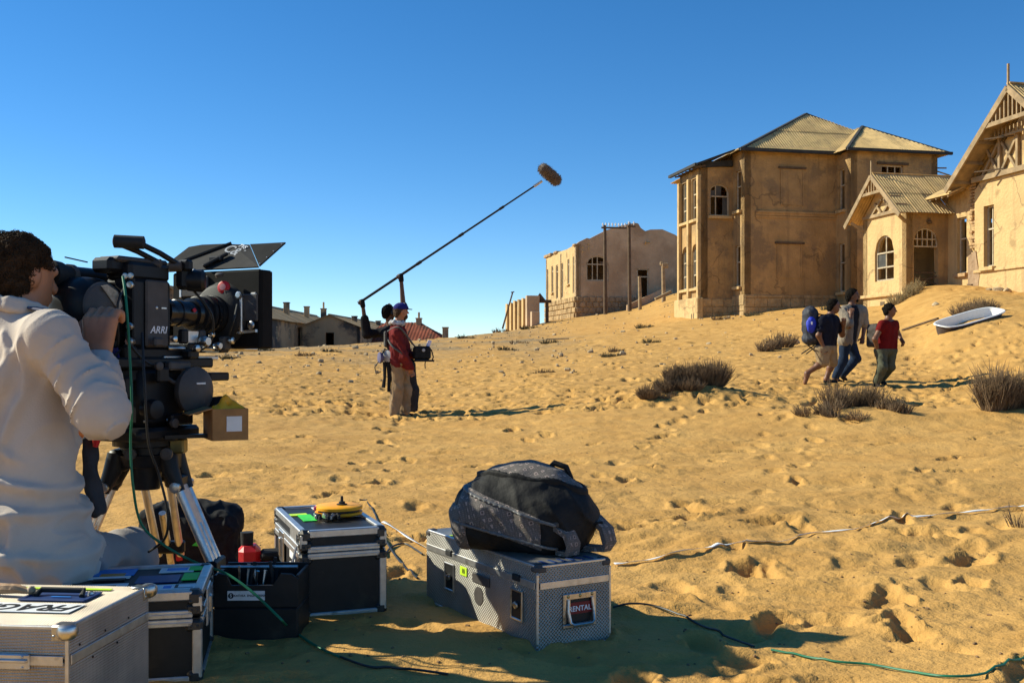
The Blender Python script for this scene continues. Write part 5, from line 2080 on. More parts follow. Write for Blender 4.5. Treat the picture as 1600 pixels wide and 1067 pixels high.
def smooth_path(pts, n=8):
    pts = [Vector(p) for p in pts]
    out = []
    for i in range(len(pts) - 1):
        p0, p1, p2, p3 = pts[max(i - 1, 0)], pts[i], pts[i + 1], pts[min(i + 2, len(pts) - 1)]
        for k in range(n):
            t = k / n
            out.append(0.5 * ((2 * p1) + (p2 - p0) * t + (2 * p0 - 5 * p1 + 4 * p2 - p3) * t * t + (3 * p1 - p0 - 3 * p2 + p3) * t ** 3))
    return out + [pts[-1]]


TX, TY, TZ = -1.25, 3.5, .605
TP = empty('tripod', 'aluminium tripod with twin-tube legs under the film camera', 'tripod', (TX, TY, 0))
feet = {'r': Vector((.315, .0, 0)), 'l': Vector((-.31, -.02, 0)), 'b': Vector((-.05, .46, 0))}
put(MB().lathe((0, 0, TZ), (0, 0, 1), [(-.075, .05), (-.07, .085), (-.03, .10), (-.028, .085), (-.005, .085), (0, .11), (.02, .11), (.022, .08)], 24), 'bowl', M_CAMB, TP, True)
for key, ft in feet.items():
    dirh = ft.normalized()
    side = Vector((-dirh.y, dirh.x, 0))
    top = dirh * .085 + Vector((0, 0, TZ - .05))
    foot = ft + Vector((0, 0, .01))
    ax = (foot - top)
    mid = top + ax * .30
    mb = MB()
    for s in (-1, 1):
        mb.tube([top + side * .035 * s + Vector((0, 0, .02)), top + ax * .06 + side * .045 * s, top + ax * .17 + side * .047 * s], [.034, .030, .021], 12)
    mb.bar(top + side * -.06, top + side * .06, .06, .075, ch=.012)
    mb.bar(top + ax * .13 + side * -.06, top + ax * .13 + side * .06, .035, .04, ch=.008)
    mb.tube([top + side * -.062, top + side * .062], .016, 10)
    leg = put(mb, 'leg', M_CAMB, TP, True)
    for s in (-1, 1):
        a, b = top + ax * .09 + side * .046 * s, top + ax * .72 + side * .04 * s
        put(MB().tube([a, b], .0145, 12), 'tube', M_ALU, leg, True)
        put(MB().tube([top + ax * .13 + side * .046 * s, top + ax * .19 + side * .046 * s], .02, 12), 'clamp', M_CAMB, leg, True)
        put(MB().lathe(top + ax * .16 + side * .05 * s, side * s, [(0, .012), (.012, .012), (.014, .018), (.03, .018), (.032, .012)], 12), 'clamp_knob', M_STEEL, leg, True)
    put(MB().tube([top + ax * .4, foot], .013, 12), 'inner_tube', M_STEEL, leg, True)
    put(MB().bar(top + ax * .66 - side * .06, top + ax * .66 + side * .06, .04, .045, ch=.006), 'lower_clamp', M_CAMB, leg)
    put(MB().cyl(foot + Vector((0, 0, .03)), foot - Vector((0, 0, .06)), .012, .003, 10), 'spike', M_STEEL, leg, True)
    if key == 'r':
        n_ = ax.cross(side).normalized()
        put(MB().bar(top + ax * .14, top + ax * .98, .075, .018, up=n_, ch=.004), 'leg_panel', M_ALU, leg)
put(MB().box((0, 0, TZ + .03), (.26, .19, .02), .005), 'top_plate', M_CAMB, TP)
put(MB().cyl((0, 0, TZ - .15), (0, 0, TZ - .06), .045, .055, 14), 'centre_boss', M_CAMB, TP, True)
put(MB().box((.12, -.03, TZ + .0), (.05, .05, .05), .006), 'level_housing', material('olive_bronze', (.16, .13, .05), .4, .2, metal=.6), TP)
for s in (-1, 1):
    put(MB().lathe((.05 + .06 * s, -.115, TZ - .02), (0, -1, 0), [(0, .02), (.012, .02), (.014, .012), (.018, .012)], 14), 'leg_bolt', M_CAMG, TP, True)

# head + camera turn together and point at the walkers
HEAD = math.atan2(-.45, .893)          # heading (.45, .893)
CZ = .935
FC = empty('film_camera', 'black film camera with zoom lens and matte box on tripod', 'film camera', (-1.252, 3.472, CZ), HEAD)
# local axes: x = right of the camera, y = forward along the lens, z = up
hb = MB()
hb.box((0, .01, -.165), (.18, .21, .20), .02)
hb.box((0, .0, -.285), (.26, .28, .045), .012)
hb.cyl((0, 0, -.33), (0, 0, -.28), .09, n=24)
hd = put(hb, 'geared_head', M_CAMB, FC, True)
put(MB().box((0, .03, -.05), (.17, .44, .035), .006), 'sliding_plate', M_CAMB, FC)
put(MB().box((0, .03, -.018), (.12, .30, .036), .006), 'riser_block', M_CAMB, FC)
put(MB().box((.0, .02, -.09), (.14, .3, .05), .01), 'tilt_cradle', M_CAMB, hd)
put(MB().box((.02, .16, -.033), (.10, .26, .014), .003), 'plate_scale', M_ALU, FC)
put(MB().lathe((.11, .10, -.145), (1, 0, 0), [(0, .07), (.02, .082), (.035, .082), (.05, .06), (.055, .02)], 28), 'tilt_housing', M_CAMG, hd, True)
put(MB().box((.165, .1, -.12), (.006, .04, .006)), 'maker_plate', M_WHITE, hd)
put(MB().lathe((.12, .19, -.20), (1, .4, 0), [(0, .03), (.04, .034), (.06, .034), (.064, .02)], 18), 'hand_crank', M_CAMB, hd, True)
put(MB().tube([(.15, .21, -.22), (.20, .24, -.26), (.205, .25, -.30)], .006, 7), 'crank_arm', M_STEEL, hd, True)
put(MB().lathe((.12, -.1, -.2), (1, 0, 0), [(0, .03), (.03, .034), (.05, .03), (.053, .012)], 18), 'tension_knob', M_CAMB, hd, True)
put(MB().box((.06, .27, -.10), (.07, .10, .03), .005), 'lock_arm', M_CAMB, hd)
put(MB().tube([(.06, -.02, -.06), (.11, .03, -.115), (.16, .10, -.12)], .007, 8), 'brake_lever', M_CAMG, hd, True)
mb = MB()
rivets(mb, [((.112, y, z), (1, 0, 0)) for y in (-.1, .0, .1) for z in (-.24, -.10)], .005)
put(mb, 'screw', M_STEEL, hd)
put(MB().tube([(-.02, -.13, -.2), (-.05, -.19, -.22), (-.07, -.24, -.25)], [.008, .008, .011], 8), 'pan_bar', M_STEEL, hd, True)
# body
put(MB().box((-.01, -.01, .115), (.13, .18, .23), .012), 'camera_body', M_CAMB, FC)
sp = put(MB().box((.059, .005, .115), (.012, .10, .225), .006), 'side_plate', M_CAMG, FC)
text_mesh('lettering', 'ARRI', .034, frame_matrix((.0662, .006, .06), (0, 1, 0), (0, 0, 1)), M_WINK, sp, .25)
mb = MB()
rivets(mb, [((.065, .008, .022), (1, 0, 0)), ((.065, .0, .135), (1, 0, 0))], .006)
mb.box((.066, .03, .135), (.003, .022, .005))
put(mb, 'screw', M_STEEL, sp)
rp_ = put(MB().box((.03, -.103, .13), (.085, .012, .2), .004), 'rear_plate', M_CAMB, FC)
for (x, z, r, L_) in ((.06, .02, .014, .03), (.06, .07, .012, .026), (.06, .205, .012, .02), (.035, .235, .010, .012), (.06, .235, .010, .012)):
    put(MB().lathe((x, -.105, z), (.5, -1, 0), [(0, r), (L_ * .7, r), (L_ * .75, r * .7), (L_, r * .7)], 12), 'connector', M_STEEL, rp_, True)
put(MB().box((-.01, -.01, .255), (.12, .18, .06), .012), 'top_housing', M_CAMB, FC)
put(MB().box((-.02, -.02, .292), (.1, .22, .02), .008), 'top_cover', M_CAMG, FC)
put(MB().box((.07, .12, .24), (.05, .05, .075), .012), 'motor', M_CAMB, FC)
put(MB().lathe((.075, .13, .235), (.8, .6, 0), [(0, .036), (.05, .04), (.06, .03)], 16), 'motor_cap', M_CAMB, FC, True)
# top handle: padded grip on two arms
gripa, gripb = Vector((-.04, -.09, .355)), Vector((.03, -.04, .352))
hdl = put(MB().lathe(gripa, gripb - gripa, [(0, .012), (.004, .022), (.09, .022), (.098, .022), (.102, .012)], 16), 'top_handle', M_RUB, FC, True)
for (a, b) in ((gripa + Vector((.01, .008, -.006)), Vector((.035, .035, .292))), (gripb + Vector((.004, .004, -.006)), Vector((.075, .085, .288)))):
    put(MB().tube([a, a.lerp(b, .5) + Vector((0, 0, .004)), b], .0095, 10), 'handle_arm', M_CAMB, hdl, True)
for p in (Vector((.03, .03, .285)), Vector((.07, .085, .282))):
    put(MB().lathe(p - Vector((.02, .012, 0)), (.85, .5, 0), [(0, .018), (.04, .018), (.042, .012)], 14), 'arm_clamp', M_CAMG, hdl, True)
put(MB().box((.085, .11, .285), (.05, .035, .04), .008), 'clamp_block', M_CAMB, hdl)
# magazine: twin rounded housings behind the body
S = Sdf(.03)
S.rbox((-.06, -.15, .12), (.03, .06, .08), .015)
S.rbox((-.06, -.20, .13), (.02, .012, .012), .082)
S.rbox((-.055, -.13, .08), (.028, .03, .03), .05)
mg = link_mesh('magazine', S.mesh('magazine', .007), M_CAMB, FC)
put(MB().lathe((.038, -.20, .13), (1, 0, 0), [(0, .08), (.006, .077), (.010, .072), (.012, .05), (.016, .045), (.017, .0)], 30), 'magazine_door', M_CAMG, mg, True)
pl = put(MB().prism([(.0555, -.20, .20), (.0555, -.16, .18), (.0555, -.14, .135), (.0555, -.155, .12), (.0555, -.225, .195)], (.003, 0, 0)), 'paper_tag', material('worn_tag', (.36, .31, .24), .7, .3, 80), mg)
# viewfinder reaching back to the operator's eye
vf = put(MB().tube([(-.07, .02, .20), (-.13, -.02, .22), (-.14, -.1, .235), (-.115, -.22, .235)], [.035, .035, .034, .032], 16), 'viewfinder', M_CAMB, FC, True)
put(MB().lathe((-.115, -.21, .235), (.1, -1, .0), [(0, .034), (.03, .036), (.035, .042), (.075, .046), (.08, .03), (.082, .02)], 20), 'eyepiece', M_RUB, vf, True)
put(MB().lathe((-.118, -.19, .235), (.1, -1, 0), [(0, .038), (.02, .038)], 20), 'diopter_ring', M_CAMG, vf, True)
put(MB().box((-.12, -.17, .29), (.004, .09, .004), 0, Matrix.Rotation(-.1, 3, 'X')), 'aerial', M_CAMB, FC)
put(MB().box((-.03, -.11, .272), (.09, .09, .05), .012), 'video_unit', M_CAMB, FC)
# lens
lz = .125
ln = put(MB().lathe((.005, .08, lz), (0, 1, 0), [(0, .05), (.02, .05), (.022, .044), (.06, .044), (.062, .048), (.075, .048), (.077, .044), (.13, .046), (.132, .056), (.16, .058), (.162, .063), (.20, .064), (.202, .060), (.215, .060), (.217, .068), (.255, .071), (.257, .084), (.30, .088), (.302, .0)], 40), 'zoom_lens', M_LENSB, FC, True)
for (y, r) in ((.235, .0595), (.268, .065), (.31, .066)):
    put(MB().lathe((.01, y, lz), (0, 1, 0), [(0, r), (.002, r + .004), (.014, r + .004), (.016, r)], 40), 'gear_ring', M_CAMB, ln, True)
put(MB().lathe((.01, .355, lz), (0, 1, 0), [(0, .086), (.003, .089), (.006, .086)], 40), 'steel_ring', M_STEEL, ln, True)
for (x, y, z, r) in ((.0535, .185, .135, .008),):
    put(MB().lathe((x, y, z), (1, -.1, .2), [(0, r), (.003, r * .9), (.004, 0)], 14), 'red_dot', M_REDP, ln, True)
put(MB().prism([(.07, .13, .06), (.075, .185, .06), (.072, .17, -.01), (.068, .14, -.01)], (-.02, 0, 0)), 'lens_support', M_ALU, FC)
for x in (-.05, .06):
    put(MB().cyl((x, .05, .0), (x, .50, .0), .0095, n=12), 'support_rod', M_STEEL, FC, True)
put(MB().box((.0, .16, .005), (.16, .06, .03), .006), 'rod_bracket', M_CAMB, FC)
put(MB().lathe((.085, .19, .025), (1, 0, 0), [(0, .018), (.02, .02), (.03, .014)], 12), 'follow_focus_knob', M_STEEL, FC, True)
put(MB().lathe((.09, .25, .01), (1, 0, 0), [(0, .012), (.02, .014), (.026, .01)], 12), 'rod_clamp_knob', M_STEEL, FC, True)
put(MB().box((.03, .30, .0), (.12, .05, .03), .006), 'rod_bracket', M_CAMB, FC)
# matte box
mbx = MB()
y0 = .375
mbx.box((-.02, y0, .145), (.43, .016, .29), .007)
for x in (-.228, .188):
    mbx.box((x, .41, .145), (.008, .06, .28), .003)
mbx.box((-.02, .41, .005), (.41, .06, .008), .003)
mbx.box((-.02, .41, .285), (.41, .06, .008), .003)
mt = put(mbx, 'matte_box', M_MATTE, FC)
put(MB().lathe((.01, .335, lz), (0, 1, 0), [(0, .10), (.01, .112), (.035, .125), (.037, .11)], 36), 'bellows_ring', M_RUB, mt, True)
put(MB().box((-.115, .364, .235), (.13, .008, .075), .003), 'filter_frame', M_CAMG, mt)
put(MB().box((-.187, .363, .22), (.012, .006, .05), .002), 'bright_chip', M_ALU, mt)
rd = put(MB().lathe((.045, .346, .225), (.25, -1, .1), [(0, .024), (.008, .024), (.011, .018), (.012, 0)], 22), 'red_badge', M_REDP, mt, True)
put(MB().lathe((.048, .333, .2265), (.25, -1, .1), [(0, .012), (.001, .012), (.0012, .009), (.0014, .0)], 18), 'badge_ring', material('pale_red', (.8, .35, .3), .5), rd, True)
put(MB().prism([(.055, .361, .20), (.12, .361, .17), (.125, .361, .13), (.10, .361, .165)], (0, .004, 0)), 'grey_flash', M_CAMG, mt)
tr = put(MB().box((.15, .363, .15), (.075, .01, .10), .004), 'tray_clip', M_CAMG, mt)
put(MB().box((.165, .37, .17), (.03, .02, .07), .005), 'swing_arm', M_STEEL, tr)
put(MB().box((.12, .352, .125), (.012, .012, .13), .003), 'rack', M_ALU, tr)
for k in range(8):
    put(MB().box((.111, .351, .075 + k * .0125), (.01, .008, .004), 0, Matrix.Rotation(.6, 3, 'Y')), 'rack_tooth', M_STEEL, tr)
put(MB().lathe((.118, .344, .195), (0, -1, 0), [(0, .014), (.006, .014), (.007, .009), (.009, .009)], 14), 'pivot', M_STEEL, tr, True)
put(MB().lathe((.175, .346, .085), (0, -1, 0), [(0, .011), (.006, .016), (.009, .012)], 12), 'thumbscrew', M_STEEL, tr, True)
put(MB().bar((.105, .358, .06), (.185, .358, .065), .012, .01), 'latch_bar', M_ALU, tr)
put(MB().bar((.0, .355, .01), (.105, .352, .062), .009, .008), 'stay_rod', M_STEEL, tr)
put(MB().tube([(-.02, .37, .06), (-.025, .36, .04), (-.02, .345, .02), (-.01, .37, .04), (-.02, .37, .06)], .0025, 6), 'ring_pull', M_STEEL, mt, True)
# sunshade flag and its wings
bl_, br_ = Vector((-.30, .36, .298)), Vector((.185, .37, .298))
tl_, tr_ = Vector((-.06, .50, .405)), Vector((.02, .51, .40))
th_ = Vector((0, .004, -.004))
fl = put(MB().prism([bl_, br_, tr_, tl_], th_), 'top_flag', M_FLAG, mt)
put(MB().prism([bl_ + Vector((0, .0, .004)), tl_ + Vector((0, 0, .003)), Vector((-.22, .51, .412)), Vector((-.28, .50, .405))], th_), 'flag_wing', M_MATTE, fl)
put(MB().prism([br_ + Vector((.002, 0, .003)), Vector((.185, .52, .402)), tr_ + Vector((.002, .0, .002))], th_), 'flag_wing', M_MATTE, fl)
put(MB().bar(bl_ + Vector((0, -.002, .006)), tl_ + Vector((0, -.002, .006)), .008, .006), 'hinge_rod', M_INK, fl)
fx = (tr_ - tl_).normalized()
fu = ((tl_ + tr_) / 2 - (bl_ + br_) / 2).normalized()
nn = fx.cross(fu).normalized()
if nn.y > 0:
    nn = -nn
ctr = bl_.lerp(br_, .5)
txx, txy = fx * .93 - fu * .37, fu * .93 + fx * .37
text_mesh('lettering', 'C&L', .064, frame_matrix(ctr + fu * .118 + nn * .004 + Vector((.03, 0, 0)), txx, txy), M_GINK, fl, .0)
text_mesh('lettering', 'TVS', .026, frame_matrix(ctr + fu * .153 + nn * .004 + Vector((.035, 0, 0)), txx, txy), M_WINK, fl, .2)
put(MB().box(ctr + fu * .055 + nn * .012 + Vector((.0, 0, 0)), (.06, .02, .018), .004), 'flag_bracket', M_CAMB, fl)
put(MB().bar(ctr + fu * .005 + nn * .01 + Vector((-.02, 0, 0)), ctr + fu * .085 + nn * .016 + Vector((.03, 0, 0)), .026, .014, ch=.004), 'flag_bracket', M_CAMB, fl)
put(MB().lathe(ctr + Vector((-.07, -.02, -.01)), (1, 0, 0), [(0, .012), (.03, .012), (.032, .007), (.036, .007)], 10), 'flag_knob', M_STEEL, fl, True)
put(MB().lathe(ctr + Vector((.09, -.03, -.035)), (0, -.3, 1), [(0, .014), (.012, .016), (.016, .01)], 10), 'flag_knob', M_CAMG, fl, True)
mb = MB()
rivets(mb, [(br_.lerp(Vector((.185, .52, .402)), t) + Vector((-.004, -.002, .002)), nn) for t in (.1, .35, .6, .9)] + [(bl_.lerp(Vector((-.25, .52, .405)), t) + Vector((.006, -.002, .002)), nn) for t in (.3, .6)], .003)
put(mb, 'rivet', M_STEEL, fl)

# small fittings that crowd the rig
fit = [((.09, -.02, .02), (.02, .04, .03), M_CAMG), ((.085, .10, .04), (.03, .03, .05), M_CAMB), ((.09, .13, -.02), (.04, .05, .03), M_CAMB), ((.07, .2, .05), (.03, .03, .03), M_CAMG), ((.03, -.12, -.02), (.1, .05, .05), M_CAMB),
       ((-.03, -.14, .02), (.09, .06, .1), M_CAMB), ((.1, .06, -.06), (.03, .1, .03), M_CAMG), ((.12, -.03, -.09), (.02, .05, .05), M_CAMB), ((.03, -.14, -.13), (.12, .04, .07), M_CAMB), ((.12, .05, -.24), (.03, .1, .04), M_CAMB), ((-.06, -.15, -.22), (.06, .06, .08), M_CAMB),
       ((.0, .28, .03), (.1, .03, .04), M_CAMB), ((.08, .31, .02), (.03, .04, .05), M_CAMG), ((-.06, .3, .05), (.05, .06, .08), M_CAMB)]
for c, s_, m in fit:
    put(MB().box(c, s_, .006), 'bracket', m, FC)
for (p, dr, r_) in (((.105, .13, .0), (1, 0, 0), .012), ((.11, .02, .03), (1, 0, 0), .010), ((.115, -.05, -.06), (1, -.2, 0), .014), ((.13, .0, -.25), (1, 0, 0), .016), ((.1, .31, .03), (1, 0, 0), .012), ((.06, -.165, -.12), (.3, -1, 0), .014), ((.0, -.165, -.12), (.0, -1, 0), .014), ((.09, .22, .05), (1, 0, 0), .009)):
    put(MB().lathe(p, dr, [(0, r_ * .6), (.008, r_ * .6), (.009, r_), (.02, r_), (.022, r_ * .6)], 12), 'knob', M_STEEL if r_ < .0125 else M_CAMG, FC, True)
for pth in ([(.05, -.115, .21), (.07, -.17, .14), (.05, -.15, .03), (.02, -.13, -.05)], [(.065, -.11, .07), (.1, -.16, .03), (.11, -.1, -.04), (.115, .0, -.08)], [(.06, -.115, .02), (.04, -.17, -.04), (-.02, -.17, -.1), (.0, -.14, -.2)], [(.085, .15, .2), (.12, .2, .12), (.1, .22, .03), (.06, .2, -.01)], [(.1, .31, .05), (.13, .3, .1), (.12, .33, .16)]):
    put(MB().tube(smooth_path(pth, 6), .0045, 6), 'lead', M_CABLEK, FC, True)
blue_tag = put(MB().prism([(-.01, -.16, .0), (.05, -.15, .0), (.06, -.15, -.045), (.0, -.165, -.06)], (0, -.004, 0)), 'blue_tag', material('navy_cloth_tag', (.02, .025, .16), .8), FC)

# cardboard box on the head's accessory arm, with yellow cloth in it
CB = empty('cardboard_box', 'open brown cardboard box with white label hung beside the tripod head', 'box', PX(360, 688, 3.40), math.radians(27))
cw, cd, chh, tk = .115, .16, .105, .004
put(MB().box((.0, 0, chh * .5), (cw, tk, chh)), 'front_panel', M_CARD, CB)
put(MB().box((.0, cd, chh * .5), (cw, tk, chh)), 'rear_panel', M_CARD, CB)
put(MB().box((-cw / 2, cd / 2, chh * .5), (tk, cd - tk, chh)), 'side_panel', M_CARD, CB)
put(MB().box((cw / 2, cd / 2, chh * .5), (tk, cd - tk, chh)), 'side_panel', M_CARD, CB)
put(MB().box((0, cd / 2, .003), (cw - tk, cd - tk, .004)), 'bottom_panel', M_CARD, CB)
put(MB().prism([(-cw / 2, .0, chh), (-cw / 2, cd, chh), (-cw / 2 - .075, cd, chh - .02), (-cw / 2 - .075, .0, chh - .02)], (0, 0, .004)), 'flap', M_CARD, CB)
put(MB().box((.012, -.0035, .055), (.05, .002, .05)), 'label', M_WHITE, CB)
S = Sdf(.02)
S.cone((-.03, .05, .09), (.0, .08, .135), .02, .008)
S.cone((.0, .08, .135), (.05, .06, .10), .01, .012)
S.cone((-.04, .06, .095), (.04, .07, .095), .016, .016)
link_mesh('yellow_cloth', S.mesh('yellow_cloth', .004, 0, lambda x, y, z: .004 * noise3(x * 60, y * 60, z * 60, 4)), M_YEL, CB)
put(MB().bar((-cw / 2 - .14, .1, .012), (-cw / 2 + .02, .1, .012), .05, .012), 'support_bar', M_CAMB, CB)

# ------------------------------------------------------------------ cables and barrier tape


def on_sand(pxpy, lift=.006):
    """Ground points seen at photo pixels, laid on the finished sand."""
    r = []
    for px, py in pxpy:
        r.append(sand_hit(px, py) + Vector((0, 0, lift)))
    return r


def lay(pts, lift=.005, n=8):
    out = []
    for p in smooth_path(pts, n):
        out.append(Vector((p.x, p.y, max(p.z, surf(p.x, p.y) + lift))))
    return out


def cable(pts, r, mat, label, name='cable'):
    o = MB().tube(pts, r, 7).build(name, mat, None, True)
    return tag(o, label, 'cable')


hang = [PX(192, 432, 3.32), PX(197, 470, 3.27), PX(203, 560, 3.24), PX(206, 640, 3.22), PX(204, 690, 3.24), PX(208, 760, 3.24), PX(222, 820, 3.3), PX(262, 855, 3.32), PX(310, 880, 3.3), PX(352, 895, 3.22), PX(395, 925, 3.17), PX(440, 968, 3.13)]
gp = smooth_path(hang) + lay(on_sand([(452, 985), (490, 1010), (530, 1030)]))
cable(gp, .0042, M_CABLEG, 'green cable hanging from the film camera over the tool tray')
cable(lay(on_sand([(532, 1031), (580, 1046), (640, 1048), (700, 1056)])), .0038, M_CABLEK, 'black cable end in the shadow at bottom centre')
kp = [PX(222, 520, 3.3), PX(226, 600, 3.22), PX(232, 690, 3.24), PX(248, 740, 3.28), PX(262, 800, 3.3), PX(258, 840, 3.32), PX(232, 862, 3.35)]
cable(smooth_path(kp), .0042, M_CABLEK, 'black cable looping down in front of the tripod legs')
cable(lay(on_sand([(958, 951), (985, 946), (1020, 950), (1060, 962), (1095, 980), (1130, 995), (1178, 1013)])), .0038, M_CABLEK, 'black cable leaving the rental case across the sand')
cable(lay(on_sand([(1205, 1018), (1260, 1030), (1310, 1038), (1360, 1042), (1420, 1052), (1480, 1060), (1540, 1056), (1600, 1036), (1680, 1000)])), .0036, M_CABLEG, 'green cable curving along the bottom right sand')
cable(lay(on_sand([(562, 782), (575, 790), (590, 815), (598, 838), (612, 862), (632, 888), (652, 905)])), .0045, M_CABLEK, 'brown-black cable behind the reel flight case')
cable(lay(on_sand([(600, 872), (612, 856), (632, 852), (648, 860), (660, 868)])), .0045, M_CABLEK, 'thin loop of cable between the two cases')
cable(lay(on_sand([(340, 838), (362, 843), (385, 856), (412, 872)])), .0045, M_CABLEK, 'short black cable behind the red canister')
tp = lay(on_sand([(598, 818), (622, 832), (652, 852), (700, 880)]), .006)
tp2 = lay(on_sand([(960, 884), (1010, 878), (1060, 867), (1108, 858), (1160, 855), (1222, 849), (1268, 836), (1340, 829), (1405, 815), (1440, 810), (1500, 803), (1560, 797), (1610, 793), (1700, 786)]), .004, 10)
for pts, lab_ in ((tp, 'short run of white barrier tape behind the rental case'), (tp2, 'long white barrier tape lying across the sand to the right')):
    vs, fs = [], []
    for i, p in enumerate(pts):
        t = (pts[min(i + 1, len(pts) - 1)] - pts[max(i - 1, 0)])
        t.z = 0
        t.normalize()
        s = Vector((-t.y, t.x, 0))
        tw = .9 * noise2(np.array([i * .11]), np.array([3.3]), 7)[0] * 2
        up = Vector((0, 0, 1))
        q = s * math.cos(tw) + up * math.sin(tw)
        lift = Vector((0, 0, .001 + abs(math.sin(tw)) * .006))
        vs += [p + lift + q * .009, p + lift - q * .009]
    for i in range(len(pts) - 1):
        fs.append((2 * i, 2 * i + 1, 2 * i + 3, 2 * i + 2))
    mb = MB()
    mb.add(vs, fs)
    o = mb.build('barrier_tape', M_TAPEW, None, True, 80)
    md = o.modifiers.new('thickness', 'SOLIDIFY')
    md.thickness = .001
    tag(o, lab_, 'tape')
# ------------------------------------------------------------------ people
M_SKIN_D = material('dark_skin', (.10, .045, .022), .5, .15, 12)
M_SKIN_M = material('brown_skin', (.17, .072, .034), .5, .15, 12)
M_SKIN_T = material('tanned_skin', (.36, .15, .075), .5, .15, 14, .1, 90)
M_HAIRK = material('black_hair', (.010, .008, .006), .9, .4, 30, .5, 60, spec=.05)
M_HAIRB = material('dark_brown_hair', (.055, .032, .018), .8, .5, 30, .3, 90, spec=.12)
M_EYE = material('eye_dark', (.02, .015, .012), .3)


def cloth(name, c, var=.18, rough=.9, bump=.4, spots=None):
    return material(name, c, rough, var, 9, bump, 45, spots=spots, spot_scale=3, spot_lo=.55, spot_hi=.75, spec=.1)


def V3(p):
    return np.array(p, float)


def unit(v):
    v = Vector(v)
    return v.normalized()


def folds(amp, f, seed):
    def fn(x, y, z):
        a = noise3(x * f + z * f * .7, y * f, z * f * .35 + x * f * .4, seed)
        b = noise3(x * f * 2.3, y * f * 2.3, z * f * .9 + y * f, seed + 3)
        return amp * (np.abs(a) * 1.6 - .6) + amp * .45 * b
    return fn


def hand_prims(S, wrist, palm_dir, across, curl_dir, curl=.6, s=1.0, hold=False):
    """Palm, four bent fingers and a thumb that leaves the side of the palm."""
    u, a, c = unit(palm_dir), unit(across), unit(curl_dir)
    w = Vector(wrist)
    for k in (-1, -.33, .33, 1):
        S.cone(w + u * .01 + a * .014 * k * s, w + u * .075 * s + a * .030 * k * s, .016 * s, .0125 * s, .012)
    for k, (off, L) in enumerate(((-1, .062), (-.35, .072), (.32, .068), (.95, .055))):
        b = w + u * .078 * s + a * .031 * off * s
        L *= s
        c1 = (u * (1 - curl * .55) + c * curl).normalized()
        c2 = (u * (1 - curl * 1.6) + c * curl * 1.2).normalized()
        c3 = (u * (1 - curl * 2.4) + c * curl * .4).normalized()
        p1 = b + c1 * L * .48
        p2 = p1 + c2 * L * .32
        p3 = p2 + c3 * L * .25
        S.chain([b, p1, p2, p3], [.0105 * s, .0098 * s, .009 * s, .008 * s], .004)
    t0 = w + u * .022 * s - a * .028 * s
    t1 = t0 + (u * .55 - a * .75 + c * .35).normalized() * .042 * s
    t2 = t1 + (u * .9 - a * .1 + c * .5).normalized() * .034 * s
    S.chain([t0, t1, t2], [.0155 * s, .0125 * s, .0095 * s], .008)


def head_prims(S, c, face, up=(0, 0, 1), s=1.0):
    f, u = unit(face), unit(up)
    f = (f - u * f.dot(u)).normalized()
    r = f.cross(u)
    R = Matrix((r, f, u)).transposed()
    c = Vector(c)
    S.ell(c + u * .025 * s - f * .008 * s, (.075 * s, .094 * s, .095 * s), R, .03)
    S.ell(c - u * .045 * s + f * .028 * s, (.054 * s, .058 * s, .068 * s), R, .03)
    S.cone(c + f * .086 * s + u * .012 * s, c + f * .106 * s - u * .022 * s, .009 * s, .014 * s, .012)     # nose
    S.cone(c + f * .078 * s + r * .03 * s + u * .026 * s, c + f * .078 * s - r * .03 * s + u * .026 * s, .014 * s, None, .015)  # brow
    S.cone(c + f * .078 * s + r * .018 * s - u * .052 * s, c + f * .078 * s - r * .018 * s - u * .052 * s, .010 * s, None, .01)  # mouth
    for q in (-1, 1):
        S.ell(c + r * .078 * s * q - u * .005 * s - f * .012 * s, (.010 * s, .020 * s, .032 * s), R, .008)
        S.ell(c + f * .090 * s + r * .032 * s * q + u * .008 * s, (.016 * s, .012 * s, .010 * s), R, .006, True)
    return f, r, u, R


def add_eyes(c, f, r, u, parent, s=1.0):
    for q in (-1, 1):
        mb = MB()
        p = Vector(c) + f * .078 * s + r * .032 * s * q + u * .008 * s
        mb.lathe(p, f, [(-.006, .005), (-.002, .011), (.004, .010), (.007, .005), (.008, .001)], 8)
        mb.build('eye', M_EYE, parent, True)


def local_parent(o, parent):
    o.parent = parent
    return o


